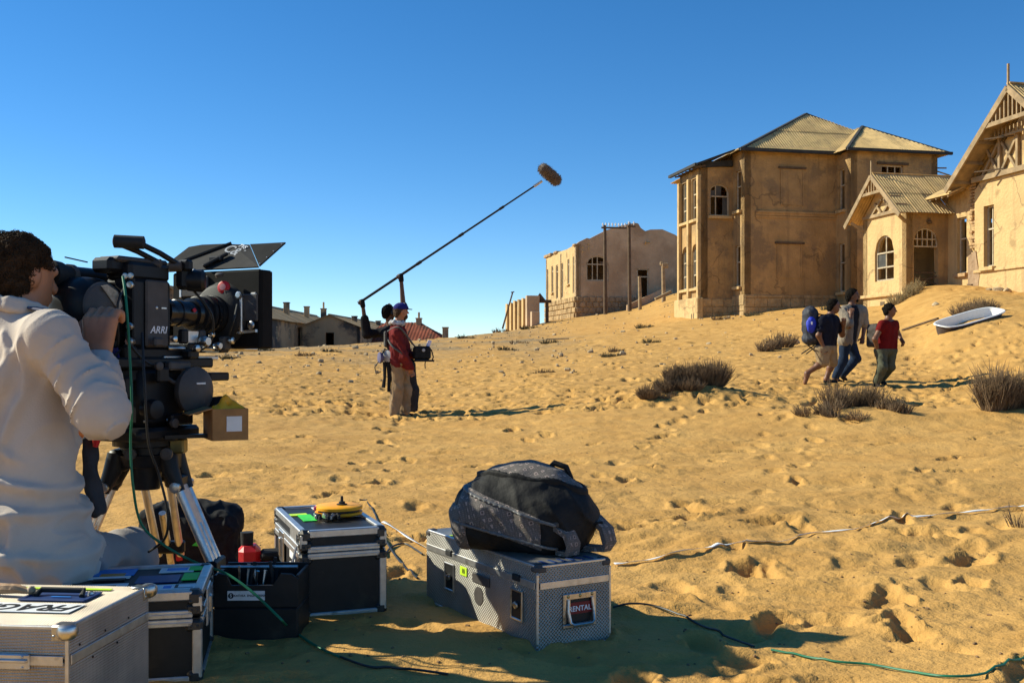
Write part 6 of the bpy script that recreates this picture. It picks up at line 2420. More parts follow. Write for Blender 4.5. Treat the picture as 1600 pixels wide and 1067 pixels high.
class Person:
    def __init__(self, label, J, skin, s=1.0, h=.010):
        self.J, self.s, self.h = J, s, h
        self.label = label
        S = Sdf(.035)
        g = lambda k: Vector(J[k])
        self.f, self.r, self.u, self.R = head_prims(S, g('head'), J['face'], J.get('up', (0, 0, 1)), s)
        S.cone(g('neck'), g('head') - self.u * .05 - self.f * .015, .062 * s, .052 * s)
        self.torso = []
        hc, cc = (g('hipL') + g('hipR')) / 2, g('neck') - Vector((0, 0, .13 * s))
        for q in ('L', 'R'):
            self.torso.append((g('hip' + q), g('sh' + q).lerp(cc, .42), .100 * s, .095 * s))
            self.torso.append((g('sh' + q), g('neck') - Vector((0, 0, .045)), .058 * s, .062 * s))
        self.torso.append((hc, cc, .105 * s, .105 * s))
        for t in self.torso:
            S.cone(*t)
        self.limb = {}
        for q in ('L', 'R'):
            self.limb['ua' + q] = (g('sh' + q), g('el' + q), .056 * s, .042 * s)
            self.limb['fa' + q] = (g('el' + q), g('wr' + q), .043 * s, .028 * s)
            self.limb['th' + q] = (g('hip' + q) - Vector((0, 0, .02)), g('kn' + q), .092 * s, .058 * s)
            self.limb['ca' + q] = (g('kn' + q), g('an' + q), .056 * s, .038 * s)
            hd = J.get('hand' + q)
            hd = Vector(hd) if hd else (g('wr' + q) - g('el' + q)).normalized()
            ac = Vector(J.get('across' + q, self.f if abs(hd.z) > .6 else (0, 0, 1)))
            ac = ac - hd * ac.dot(hd)
            cu = hd.cross(ac)
            if J.get('flip' + q):
                cu = -cu
            hand_prims(S, g('wr' + q), hd, ac, cu, J.get('curl' + q, .35), s)
            toe = g('toe' + q)
            S.cone(g('an' + q), g('an' + q).lerp(toe, .15) - Vector((0, 0, .03)), .036 * s, .036 * s)
            S.cone(g('an' + q) - Vector((0, 0, .03)), toe, .036 * s, .024 * s)
            mid = g('kn' + q).lerp(g('an' + q), .3)
            S.cone(g('kn' + q), mid, .05 * s, .056 * s)
        for k, t in self.limb.items():
            S.cone(*t)
        self.S = S
        self.o = link_mesh('person', S.mesh('person', h), skin)
        tag(self.o, label, 'person')
        add_eyes(g('head'), self.f, self.r, self.u, self.o, s)

    def wear(self, name, mat, prims, inflate, amp=.008, f=14, seed=1, clip=None, k=.035, h=None, label=None):
        S = Sdf(k)
        for p in prims:
            S.cone(*p[:4])
        o = link_mesh(name, S.mesh(name, h or self.h, inflate, folds(amp, f, seed), clip), mat, self.o)
        if label:
            o['label'] = label
        return o

    def part_cone(self, key, t0, t1, extra=0.0, end=None):
        a, b, ra, rb = self.limb[key]
        a2, b2 = a.lerp(b, t0), a.lerp(b, t1)
        return (a2, b2, ra + (rb - ra) * t0 + extra, (ra + (rb - ra) * t1 + extra) if end is None else end)

    def hair(self, mat, back=True, amp=.008, name='hair', drop=.0, thick=.014):
        c = Vector(self.J['head'])
        s = self.s
        S = Sdf(.03)
        S.ell(c + self.u * .030 * s - self.f * .018 * s, (.078 * s + thick, .090 * s + thick, .088 * s + thick), self.R)
        S.ell(c - self.u * .03 * s - self.f * .05 * s, (.068 * s + thick, .05 * s + thick, .06 * s + thick), self.R)
        f, u, c0 = V3(self.f), V3(self.u), V3(c)

        def clip(X, Y, Z):
            fx = (X - c0[0]) * f[0] + (Y - c0[1]) * f[1] + (Z - c0[2]) * f[2]
            ux = (X - c0[0]) * u[0] + (Y - c0[1]) * u[1] + (Z - c0[2]) * u[2]
            return np.maximum(-(ux - (.004 + drop) - 1.35 * fx) * .55, fx - .08)
        return link_mesh(name, S.mesh(name, self.h * .8, 0, lambda x, y, z: amp * noise3(x * 70, y * 70, z * 70, 3), clip), mat, self.o)

    def shoe(self, q, mat, name='shoe'):
        J = self.J
        a, t = Vector(J['an' + q]), Vector(J['toe' + q])
        S = Sdf(.02)
        S.cone(a - Vector((0, 0, .02)), a - Vector((0, 0, .035)), .045, .045)
        S.cone(a - Vector((0, 0, .035)), t, .046, .034)
        return link_mesh(name, S.mesh(name, self.h), mat, self.o)


def pts(D):
    return lambda px, py, dy=0.0: PX(px, py, D + dy)


# ---- sound mixer in the red jacket
P = pts(15.2)
J = dict(head=P(627, 487), face=(1, .25, -.05), neck=P(620, 510), shL=P(626, 520, .19), shR=P(620, 521, -.19), elL=P(638, 552, .25), elR=P(632, 557, -.22),
         wrL=P(652, 556, .12), wrR=P(641, 577, -.13), hipL=P(627, 566, .09), hipR=P(622, 567, -.09), knL=P(634, 607, .10), knR=P(621, 608, -.10),
         anL=P(632, 645, .10), anR=P(616, 646, -.10), toeL=P(648, 650, .12), toeR=P(632, 651, -.10), curlL=.8, curlR=.7)
mx = Person('man in dark red jacket, navy cap and khaki trousers wearing a sound harness', J, M_SKIN_T)
mx.wear('jacket', cloth('dark_red_jacket', (.15, .02, .019), spots=(.09, .012, .012)), mx.torso + [mx.limb['uaL'], mx.limb['uaR'], mx.part_cone('faL', 0, .92, .006), mx.part_cone('faR', 0, .92, .006)], .020, .018, 15, 4,
        clip=lambda X, Y, Z: np.maximum(Z - (P(0, 508).z) + 0 * X + 0 * Y, P(0, 578).z - Z + 0 * X))
mx.wear('trousers', cloth('khaki_trousers', (.30, .20, .11), spots=(.22, .145, .075)), [mx.torso[0], mx.torso[2], mx.torso[4], mx.limb['thL'], mx.limb['thR'], mx.part_cone('caL', 0, 1.02, .022), mx.part_cone('caR', 0, 1.02, .022)], .014, .018, 13, 6,
        clip=lambda X, Y, Z: Z - P(0, 567).z + 0 * X + 0 * Y)
for q in 'LR':
    mx.shoe(q, M_FAB)
mx.hair(M_HAIRB)
M_NAVYC = cloth('navy_cap', (.018, .022, .14))
cap = Sdf(.02)
hc = Vector(J['head'])
cap.ell(hc + mx.u * .045 - mx.f * .006, (.098, .112, .085), mx.R)
co = link_mesh('cap', cap.mesh('cap', .008, .004, None, lambda X, Y, Z: hc.z + .03 - Z + 0 * X + 0 * Y), M_NAVYC, mx.o)
put(MB().prism([hc + mx.f * .09 - mx.r * .075 + mx.u * .036, hc + mx.f * .16 - mx.r * .045 + mx.u * .03, hc + mx.f * .16 + mx.r * .045 + mx.u * .03, hc + mx.f * .09 + mx.r * .075 + mx.u * .036], mx.u * .008), 'brim', M_NAVYC, co)
put(MB().lathe(hc + mx.u * .10 + mx.f * .05, (mx.f + mx.u).normalized(), [(0, .035), (.014, .03), (.016, 0)], 10), 'front_patch', cloth('white_cap_panel', (.75, .75, .78)), co, True)
sc = Sdf(.02)
nk = Vector(J['neck'])
for k in range(10):
    a0, a1 = k * .628, (k + 1) * .628
    sc.cone(nk + Vector((math.cos(a0) * .085, math.sin(a0) * .085, .05 + .012 * math.sin(a0 * 2))), nk + Vector((math.cos(a1) * .085, math.sin(a1) * .085, .05 + .012 * math.sin(a1 * 2))), .034)
link_mesh('scarf', sc.mesh('scarf', .009, 0, folds(.012, 26, 3)), cloth('grey_checked_scarf', (.42, .41, .40), .5, spots=(.75, .74, .72)), mx.o)
bd = Sdf(.02)
bd.ell(hc + mx.f * .055 - mx.u * .075, (.048, .045, .045), mx.R)
link_mesh('beard', bd.mesh('beard', .008, 0, lambda x, y, z: .006 * noise3(x * 80, y * 80, z * 80, 3)), M_HAIRB, mx.o)
M_WEB = material('harness_webbing', (.09, .085, .075), .8, .3, 30)
for (a, b, c) in (((604, 523, -.02), (612, 540, -.24), (634, 556, -.26)), ((606, 518, -.1), (624, 512, -.24), (645, 538, -.12))):
    put(MB().tube(smooth_path([P(*a), P(*b), P(*c)], 6), .015, 6), 'harness_strap', M_WEB, mx.o, True)
put(MB().box(P(603, 530, -.06), (.05, .16, .24), .02), 'harness_plate', M_WEB, mx.o)

# his mixer bag and the hanging headphones
mbag = empty('mixer_bag', 'black sound mixer bag with white papers carried in front of the man', 'bag', P(659, 563, -.02), .15)
put(MB().box((0, 0, .11), (.26, .22, .2), .03), 'bag_body', M_FAB, mbag)
put(MB().box((.03, -.02, -.005), (.3, .24, .03), .01), 'bag_base', M_RUB, mbag)
put(MB().box((.10, .02, .23), (.05, .12, .14), .006, Matrix.Rotation(.35, 3, 'Y')), 'papers', cloth('lilac_paper', (.62, .60, .75)), mbag)
put(MB().lathe((.02, -.112, .15), (0, -1, 0), [(0, .025), (.01, .022)], 12), 'dial', M_GINK, mbag, True)
put(MB().tube([(.14, -.02, .16), (.17, -.03, .05), (.15, -.03, .0)], .01, 6), 'loop', M_RUB, mbag, True)
put(MB().tube([(.05, -.1, .0), (.04, -.1, -.06), (.045, -.1, -.12)], .008, 6), 'dangling_strap', M_RUB, mbag, True)
put(MB().tube([(-.1, -.02, .2), (-.2, .0, .34), (-.28, .03, .42)], .012, 6), 'carry_strap', M_WEB, mbag, True)
hp_ = empty('headphone_pouch', 'headphones and pouch hanging behind the hip of the red jacket man', 'headphones', P(601, 580, -.1))
put(MB().lathe((-.03, -.04, .2), (-1, -.5, 0), [(0, .07), (.03, .085), (.05, .08), (.055, .05)], 16), 'ear_cup', material('lilac_pad', (.10, .09, .17), .7), hp_, True)
put(MB().lathe((.06, .02, .22), (-.5, -1, 0), [(0, .08), (.05, .09), (.06, .05)], 16), 'ear_cup', material('silver_cup', (.45, .44, .43), .5), hp_, True)
put(MB().tube([(-.03, -.02, .26), (.0, .0, .33), (.05, .02, .30)], .014, 7), 'headband', M_RUB, hp_, True)
put(MB().tube([(-.07, -.05, .16), (-.14, -.04, .06), (-.12, -.04, -.04), (-.05, -.03, .0)], .008, 6), 'lead', M_CABLEK, hp_, True)
put(MB().tube([(.0, .0, .14), (.0, .0, -.1), (-.02, .0, -.24)], [.03, .022, .03], 7), 'hanging_strap', M_FAB, hp_, True)
put(MB().tube([(.06, .0, .14), (.07, .0, -.1), (.06, .0, -.3)], [.04, .03, .025], 7), 'hanging_cloth', M_FAB, hp_, True)

# ---- boom operator behind him
Q = pts(15.75)
J = dict(head=Q(608, 489), face=(.75, .6, .25), neck=Q(611, 511), shL=Q(600, 519, .16), shR=Q(624, 516, -.12), elL=Q(573, 522, .05), elR=Q(630, 478, .02),
         wrL=Q(567, 478, .0), wrR=Q(627, 438, .0), hipL=Q(632, 568, .10), hipR=Q(637, 569, -.08), knL=Q(640, 608, .10), knR=Q(645, 609, -.08),
         anL=Q(638, 646, .12), anR=Q(644, 647, -.06), toeL=Q(652, 650, .14), toeR=Q(657, 651, -.02), curlL=.95, curlR=.95)
bo = Person('boom operator in black with both arms raised to the pole', J, M_SKIN_D)
M_BLK = cloth('black_shirt', (.014, .013, .014))
bo.wear('shirt', M_BLK, bo.torso + [bo.limb['uaL'], bo.limb['uaR'], bo.part_cone('faL', 0, .55, .012)], .018, .009, 13, 8, clip=lambda X, Y, Z: np.maximum(Q(0, 572).z - Z + 0 * X + 0 * Y, (Z - Q(0, 470).z) + 0 * X))
bo.wear('trousers', cloth('charcoal_trousers', (.035, .034, .036)), [bo.torso[0], bo.torso[2], bo.torso[4], bo.limb['thL'], bo.limb['thR'], bo.part_cone('caL', 0, 1.02, .02), bo.part_cone('caR', 0, 1.02, .02)], .018, .010, 11, 9, clip=lambda X, Y, Z: Z - Q(0, 566).z + 0 * X + 0 * Y)
for q in 'LR':
    bo.shoe(q, M_FAB)
bo.hair(M_HAIRK)
for q in 'LR':      # fingerless gloves
    bo.wear('glove', M_BLK, [(Vector(J['wr' + q]), Vector(J['wr' + q]) + (Vector(J['wr' + q]) - Vector(J['el' + q])).normalized() * .07, .036, .034)], .004, .002, 20, 3)
hpo = put(MB().tube([bo.J['head'] + bo.r * .095, bo.J['head'] + bo.r * .07 + bo.u * .11, bo.J['head'] + bo.u * .14, bo.J['head'] - bo.r * .07 + bo.u * .11, bo.J['head'] - bo.r * .095], .012, 7), 'headphones', M_RUB, bo.o, True)
for q in (-1, 1):
    put(MB().lathe(bo.J['head'] + bo.r * .08 * q, bo.r * q, [(0, .035), (.03, .04), (.04, .03)], 14), 'ear_cup', M_RUB, hpo, True)

# boom pole with windshield
b0, b1 = Q(560, 474, .0), Q(847, 283, .0)
bd_ = (b1 - b0)
pole_root = empty('boom_pole', 'long black boom pole held up over the sand', 'boom pole', b0)
cuts = [0, .33, .56, .78, 1.0]
rad = [.021, .018, .0155, .013]
for i in range(4):
    put(MB().cyl(bd_ * cuts[i], bd_ * cuts[i + 1], rad[i], rad[i], 10), 'pole_section', M_CAMB, pole_root, True)
    if i:
        put(MB().cyl(bd_ * (cuts[i] - .012), bd_ * (cuts[i] + .012), rad[i] + .008, None, 10), 'locking_collar', M_CAMB, pole_root, True)
put(MB().cyl(bd_ * .955, bd_ * 1.0, .022, .02, 10), 'shock_mount', M_STEEL, pole_root, True)
ma, mbp = Q(850, 264, .0), Q(868, 281, .12)
S = Sdf(.03)
S.cone(ma + Vector((0, 0, -.01)), mbp, .085, .085)
me_ = S.mesh('windshield', .010, 0, lambda x, y, z: .012 * noise3(x * 60, y * 60, z * 60, 3))
ws = link_mesh('windshield', me_, material('grey_brown_fur', (.11, .075, .05), .95, .4, 40, .9, 120, sheen=.4))
ws.parent = pole_root
ws.matrix_parent_inverse = Matrix.Translation(-b0)
# fur tufts
rnd = random.Random(9)
mb = MB()
co_ = [v.co.copy() for v in me_.vertices]
nr_ = [v.normal.copy() for v in me_.vertices]
for k in range(900):
    i = rnd.randrange(len(co_))
    n = (nr_[i] + Vector((rnd.uniform(-.6, .6), rnd.uniform(-.6, .6), rnd.uniform(-.9, .3)))).normalized()
    t = n.cross(Vector((rnd.random(), rnd.random(), rnd.random()))).normalized() * .004
    mb.add([co_[i] - t, co_[i] + t, co_[i] + n * rnd.uniform(.02, .04)], [(0, 1, 2)])
fo = put(mb, 'fur', MATS['grey_brown_fur'], ws)
fo['kind'] = 'stuff'

# ---- three walkers
A = pts(17.9)
J = dict(head=A(1303, 479), face=(.85, -.1, -.15), neck=A(1297, 493), shL=A(1303, 500, .18), shR=A(1285, 501, -.16), elL=A(1316, 523, .22), elR=A(1279, 524, -.22),
         wrL=A(1318, 507, .1), wrR=A(1286, 541, -.2), hipL=A(1295, 543, .09), hipR=A(1285, 544, -.09), knL=A(1300, 567, .1), knR=A(1286, 566, -.1),
         anL=A(1291, 592, .1), anR=A(1261, 583, -.1), toeL=A(1306, 598, .14), toeR=A(1258, 598, -.1), curlL=.8, curlR=.5)
wa_ = Person('walker in navy t-shirt and khaki shorts carrying a big blue pack', J, M_SKIN_M, 1.08)
wa_.wear('t_shirt', cloth('navy_t_shirt', (.012, .013, .022)), wa_.torso + [wa_.part_cone('uaL', 0, .62, .01), wa_.part_cone('uaR', 0, .62, .01)], .018, .008, 14, 2, clip=lambda X, Y, Z: np.maximum(Z - A(0, 490).z + 0 * X + 0 * Y, A(0, 546).z - Z + 0 * X))
wa_.wear('shorts', cloth('khaki_shorts', (.29, .205, .115)), [wa_.torso[0], wa_.torso[2], wa_.torso[4], wa_.part_cone('thL', 0, .95, .015), wa_.part_cone('thR', 0, .95, .015)], .024, .008, 14, 3, clip=lambda X, Y, Z: Z - A(0, 540).z + 0 * X + 0 * Y)
wa_.hair(M_HAIRK)
wa_.shoe('L', M_FAB)
wa_.shoe('R', material('brown_boot', (.20, .085, .04), .7, .2, 20))
pk = empty('hiking_pack', 'tall blue and black hiking pack on the navy t-shirt walker', 'backpack', A(1266, 535, -.02), .15)
S = Sdf(.04)
S.ell((0, 0, .30), (.14, .17, .30))
S.ell((-.0, 0, .50), (.13, .15, .13))
S.ell((.02, 0, .06), (.16, .17, .11))
link_mesh('pack_body', S.mesh('pack_body', .011, 0, folds(.012, 14, 3)), material('black_blue_nylon', (.022, .024, .035), .7, .3, 20), pk)
S = Sdf(.02)
S.ell((-.04, -.13, .30), (.09, .06, .15))
link_mesh('blue_pocket', S.mesh('blue_pocket', .011, 0, folds(.008, 20, 5)), material('blue_nylon', (.015, .035, .42), .6, .2, 20), pk)
put(MB().box((-.06, -.195, .33), (.03, .006, .05), .003), 'badge', M_WINK, pk)
for s in (-1, 1):
    put(MB().tube([(.05, s * .1, .5), (.2, s * .13, .47), (.24, s * .12, .3), (.08, s * .12, .1)], .016, 6), 'shoulder_strap', M_FAB, pk, True)
# folding stool legs strapped below the pack
for (a, b) in (((-.1, -.1, -.04), (.1, -.1, -.2)), ((.1, -.1, -.04), (-.12, -.1, -.2)), ((-.14, .05, -.2), (.1, .05, -.05))):
    put(MB().cyl(a, b, .011, n=7), 'stool_leg', M_RUB, pk, True)

B = pts(18.55)
J = dict(head=B(1333, 463), face=(.9, -.4, -.1), neck=B(1331, 479), shL=B(1346, 486, .12), shR=B(1319, 487, -.13), elL=B(1351, 508, .15), elR=B(1327, 509, -.32),
         wrL=B(1348, 528, .10), wrR=B(1330, 491, -.30), hipL=B(1327, 531, .09), hipR=B(1321, 532, -.09), knL=B(1338, 560, .09), knR=B(1318, 562, -.09),
         anL=B(1317, 585, .09), anR=B(1305, 590, -.10), toeL=B(1323, 597, .1), toeR=B(1319, 599, -.12), curlL=.5, curlR=.6)
wb = Person('walker in open white shirt and blue jeans with hand at chest', J, M_SKIN_M, 1.08)
wb.wear('t_shirt', cloth('black_t_shirt', (.016, .017, .022)), wb.torso, .014, .006, 14, 5, clip=lambda X, Y, Z: np.maximum(Z - B(0, 476).z + 0 * X + 0 * Y, B(0, 534).z - Z + 0 * X))
wb.wear('jeans', cloth('blue_jeans', (.018, .030, .058), spots=(.05, .07, .10)), [wb.torso[0], wb.torso[2], wb.torso[4], wb.limb['thL'], wb.limb['thR'], wb.part_cone('caL', 0, .95, .012), wb.part_cone('caR', 0, .95, .012)], .014, .007, 14, 6, clip=lambda X, Y, Z: Z - B(0, 530).z + 0 * X + 0 * Y)
fxy = V3((.5, -.87, 0))
c0 = V3(B(1328, 500))
wb.wear('open_shirt', cloth('white_shirt', (.25, .205, .155)), wb.torso + [wb.part_cone('uaL', 0, .85, .016), wb.part_cone('uaR', 0, .85, .016)], .030, .010, 13, 7,
        clip=lambda X, Y, Z: np.maximum(np.maximum(Z - B(0, 474).z + 0 * X + 0 * Y, B(0, 541).z - Z + 0 * X), np.minimum((X - c0[0]) * fxy[0] + (Y - c0[1]) * fxy[1] - .03, .085 - np.abs((X - c0[0]) * .87 + (Y - c0[1]) * .5 + .0)) + 0 * Z))
wb.hair(M_HAIRK, amp=.012, thick=.02)
S = Sdf(.02)
S.ell(Vector(J['head']) + wb.f * .05 - wb.u * .075, (.05, .05, .04), wb.R)
link_mesh('beard', S.mesh('beard', .009), M_HAIRK, wb.o)
for q in 'LR':
    wb.shoe(q, M_FAB)

C = pts(17.6)
J = dict(head=C(1391, 485), face=(.85, -.45, -.15), neck=C(1388, 499), shL=C(1397, 506, .11), shR=C(1379, 507, -.13), elL=C(1404, 524, .24), elR=C(1367, 530, -.2),
         wrL=C(1410, 533, .1), wrR=C(1372, 549, -.1), hipL=C(1391, 546, .06), hipR=C(1377, 547, -.08), knL=C(1391, 573, .0), knR=C(1379, 574, -.2),
         anL=C(1377, 592, .2), anR=C(1370, 597, -.1), toeL=C(1383, 600, .16), toeR=C(1376, 606, -.2), curlL=.6, curlR=.4)
wc = Person('woman walker in red top and grey-green trousers with small pack', J, M_SKIN_M, 1.0)
wc.wear('top', cloth('red_top', (.13, .007, .007)), wc.torso + [wc.part_cone('uaL', 0, .3, .004), wc.part_cone('uaR', 0, .35, .004)], .013, .005, 14, 2, clip=lambda X, Y, Z: np.maximum(Z - C(0, 500).z + .35 * np.maximum(.10 - np.abs((X - C(1389, 0).x)), 0) * (Z > C(0, 512).z) + 0 * Y, C(0, 549).z - Z + 0 * X))
wc.wear('trousers', cloth('grey_green_trousers', (.085, .085, .055)), [wc.torso[0], wc.torso[2], wc.torso[4], wc.limb['thL'], wc.limb['thR'], wc.part_cone('caL', 0, .96, .014), wc.part_cone('caR', 0, .96, .014)], .016, .008, 14, 6, clip=lambda X, Y, Z: Z - C(0, 545).z + 0 * X + 0 * Y)
wc.hair(M_HAIRK, drop=-.03)
S = Sdf(.01)
S.ell(Vector(J['head']) - wc.f * .105 + wc.u * .03, (.036, .036, .04), wc.R)
link_mesh('hair_bun', S.mesh('hair_bun', .009, 0, lambda x, y, z: .005 * noise3(x * 70, y * 70, z * 70, 3)), M_HAIRK, wc.o)
for q in 'LR':
    wc.shoe(q, M_FAB)
pk2 = empty('day_pack', 'small black day pack with grey straps on the woman walker', 'backpack', C(1368, 545, .05), .4)
S = Sdf(.04)
S.rbox((0, 0, .2), (.05, .09, .12), .05)
S.rbox((.0, 0, .36), (.045, .08, .03), .04)
link_mesh('pack_body', S.mesh('pack_body', .011, 0, folds(.010, 15, 4)), material('brown_black_nylon', (.035, .026, .02), .75, .3, 20), pk2)
for (sx, sy) in ((.09, -.13), (.24, .02)):
    put(MB().tube([(.02, sy * .5, .40), (sx, sy, .42), (sx + .05, sy - .06, .30), (sx - .02, sy - .06, .1), (.0, sy * .6, .04)], .015, 6), 'shoulder_strap', material('grey_webbing', (.28, .26, .24), .8, .2), pk2, True)

# ---- camera operator seated at the film camera
hd_c = Vector((-1.512, 3.16, 1.150))
face = Vector((.52, .85, -.03))
fw = Vector((.52, .85, 0)).normalized()
rt = Vector((fw.y, -fw.x, 0))
neck = Vector((-1.505, 3.10, 1.008))
shR, shL = neck + rt * .205 - Vector((0, 0, .045)) - fw * .02, neck - rt * .20 - Vector((0, 0, .05))
elR, wrR = Vector((-1.175, 2.93, .745)), Vector((-1.258, 3.115, .912))
elL, wrL = shL + Vector((-.03, .12, -.28)), shL + Vector((.10, .33, -.30))
hip = Vector((-1.462, 3.07, .36))
hipR, hipL = hip + rt * .11, hip - rt * .11
knR, knL = Vector((-1.29, 3.43, .235)), Vector((-1.62, 3.62, .30))
S = Sdf(.035)
of, orr, ou, oR = head_prims(S, hd_c, face, (0.03, .12, 1), 1.08)
S.cone(neck - Vector((0, 0, .03)), hd_c - ou * .05 - of * .02, .075, .066)
S.cone(neck - Vector((0, 0, .1)), hip, .10, .10)
for (s_, e_, w_) in ((shR, elR, wrR), (shL, elL, wrL)):
    S.cone(neck - Vector((0, 0, .06)), s_, .06, .06)
    S.cone(s_, e_, .056, .045)
    S.cone(e_, w_, .045, .031)
hu = (Vector((-1.262, 3.135, 1.0)) - wrR).normalized()
hand_prims(S, wrR, hu, rt * .9 + fw * .3, fw - rt * .45, .70, 1.42)
hand_prims(S, wrL, fw, rt, Vector((0, 0, -1)), .5, 1.0)
for (h_, k_, f_) in ((hipR, knR, Vector((-1.24, 3.50, .04))), (hipL, knL, Vector((-1.66, 3.74, .04)))):
    S.cone(h_, k_, .075, .055)
    S.cone(k_, f_, .058, .04)
    S.cone(f_, f_ + fw * .15, .042, .03)
op = link_mesh('person', S.mesh('person', .006), material('ruddy_skin', (.45, .19, .09), .48, .16, 16, .15, 120))
tag(op, 'seated camera operator in pale beige shirt with curly dark hair', 'person')
# shirt


FOLDS = [  # (u0, v0, u1, v1, height, width): long creases over the back, as seen from behind
    (.15, -.10, .02, -.42, .013, .016), (.12, -.14, -.05, -.40, .010, .013), (.17, -.20, .10, -.46, .012, .016), (.05, -.06, .00, -.22, .009, .013), (-.04, -.05, -.03, -.26, .011, .015),
    (-.12, -.08, -.08, -.34, .012, .016), (-.17, -.16, -.10, -.44, .012, .016), (.19, -.04, .17, -.20, .010, .013), (.08, -.02, .14, -.09, .008, .012), (-.02, -.50, .16, -.56, .011, .018),
    (-.14, -.54, .08, -.60, .012, .018), (.02, -.63, .19, -.55, .010, .016), (-.18, -.47, -.02, -.55, .010, .016), (.06, -.30, .17, -.40, .009, .014), (.10, -.66, .2, -.68, .010, .016),
    (.05, -.44, .24, -.49, .015, .016), (.0, -.52, .25, -.56, .016, .016), (.06, -.62, .27, -.68, .015, .016), (-.12, -.66, .18, -.74, .015, .018), (-.2, -.58, .0, -.62, .013, .016), (.10, -.50, .13, -.78, .014, .014), (.18, -.56, .23, -.76, .013, .013), (-.05, -.5, -.03, -.75, .012, .015), (.0, -.12, .09, -.30, .008, .012), (-.08, -.60, .10, -.68, .011, .016), (-.09, -.02, -.15, -.12, .009, .012)]


def shirt_fold(x, y, z):
    u = (x - neck.x) * rt.x + (y - neck.y) * rt.y
    v = z - neck.z
    D = np.zeros_like(u)
    jit = .012 * noise3(x * 11, y * 11, z * 11, 31)
    for (u0, v0, u1, v1, hgt, wid) in FOLDS:
        du, dv = u1 - u0, v1 - v0
        L = math.hypot(du, dv)
        t = ((u - u0) * du + (v - v0) * dv) / (L * L)
        s_ = ((u - u0) * -dv + (v - v0) * du) / L + jit
        e = np.exp(-np.clip(np.abs(t - .5) - .30, 0, 9) ** 2 * 22)
        prof = np.exp(-np.where(s_ > 0, s_ / (wid * .55), s_ / (wid * 1.5)) ** 2)
        D -= hgt * 1.5 * e * prof
    # arm creases: rings round the bend of the elbow
    ta = ((x - shR.x) * (elR.x - shR.x) + (y - shR.y) * (elR.y - shR.y) + (z - shR.z) * (elR.z - shR.z)) / (elR - shR).length_squared
    arm = np.clip(u * 6 - 1.05, 0, 1)
    ring = noise3(ta * 7 + u * 6, u * 9 + z * 4, y * 8, 17)
    D -= arm * .013 * (1 - np.abs(ring)) ** 5
    w1 = noise3(u * 20 - v * 8, v * 8, y * 4 + 9, 12)
    D -= .005 * (1 - np.abs(w1)) ** 4
    return D + .006


S = Sdf(.05)
chest = neck - Vector((0, 0, .14))
S.cone(neck - Vector((0, 0, .02)), chest, .085, .125)
S.cone(chest, hip + Vector((0, 0, .05)), .12, .13)
S.cone(chest + rt * .085, hip + rt * .07, .10, .112)
S.cone(chest - rt * .085, hip - rt * .075, .105, .125)
S.cone(hip + Vector((0, 0, .03)), hip - Vector((0, 0, .06)) + rt * .03, .15, .165)
S.cone(hip + rt * .08 - Vector((0, 0, .0)), hip + rt * .13 - Vector((0, 0, .07)) + fw * .03, .10, .095)
S.cone(neck - Vector((0, 0, .03)), shR, .068, .066)
S.cone(neck - Vector((0, 0, .03)), shL, .07, .072)
S.cone(shR, elR, .070, .062)
S.cone(shL, elL, .08, .07)
S.cone(elR, elR.lerp(wrR, .62), .061, .054)
S.cone(elL, wrL, .068, .055)
nz_ = neck.z
wz = elR.lerp(wrR, .8)
ax_ = (wrR - elR).normalized()


def shirt_clip(X, Y, Z):
    top = Z - (nz_ + .035) + 0 * X + 0 * Y
    cuff = np.where((X - elR.x) * ax_.x + (Y - elR.y) * ax_.y + (Z - elR.z) * ax_.z > .16, 1, -1) * 1.0
    near_arm = np.sqrt((X - wrR.x) ** 2 + (Y - wrR.y) ** 2 + (Z - wrR.z) ** 2) - .13
    cut = np.where(near_arm < 0, (X - elR.x) * ax_.x + (Y - elR.y) * ax_.y + (Z - elR.z) * ax_.z - .195, -1)
    return np.maximum(top, cut)


M_SHIRT = material('pale_beige_cotton', (.56, .47, .39), .9, .08, 5, .35, 220, spots=(.50, .41, .335), spot_scale=4, spot_lo=.5, spot_hi=.8, spec=.1)
sh = link_mesh('shirt', S.mesh('shirt', .0058, .004, shirt_fold, shirt_clip, 1), M_SHIRT, op)
# rolled cuff, collar, shoulder tab, seams
cu0, cu1 = elR.lerp(wrR, .60), elR.lerp(wrR, .84)
Sc = Sdf(.02)
Sc.cone(cu0, cu1, .060, .052)
Sc.cone(wrR + ax_ * .04, elR.lerp(wrR, .72), .038, .041, .006, True)
link_mesh('rolled_cuff', Sc.mesh('rolled_cuff', .005, 0, lambda x, y, z: -.007 * (1 - np.abs(noise3(x * 28, y * 28, z * 60, 5))) ** 2, lambda X, Y, Z: (X - cu1.x) * ax_.x + (Y - cu1.y) * ax_.y + (Z - cu1.z) * ax_.z), material('pale_cotton_inside', (.44, .385, .34), .9, .08, 5, .3, 200), sh)
Sc = Sdf(.015)
for k in range(14):
    a0, a1 = k * 2 * math.pi / 14, (k + 1) * 2 * math.pi / 14
    q0 = neck + (rt * math.cos(a0) * .088 + fw * (math.sin(a0) * .082 + .01)) + Vector((0, 0, .045 - .022 * math.sin(a0)))
    q1 = neck + (rt * math.cos(a1) * .088 + fw * (math.sin(a1) * .082 + .01)) + Vector((0, 0, .045 - .022 * math.sin(a1)))
    Sc.cone(q0, q1, .013)
    Sc.cone(q0 - Vector((0, 0, .028)) + (q0 - neck).normalized() * .012, q1 - Vector((0, 0, .028)) + (q1 - neck).normalized() * .012, .012)
link_mesh('collar', Sc.mesh('collar', .0055, 0, lambda x, y, z: .003 * noise3(x * 30, y * 30, z * 30, 6)), M_SHIRT, sh)
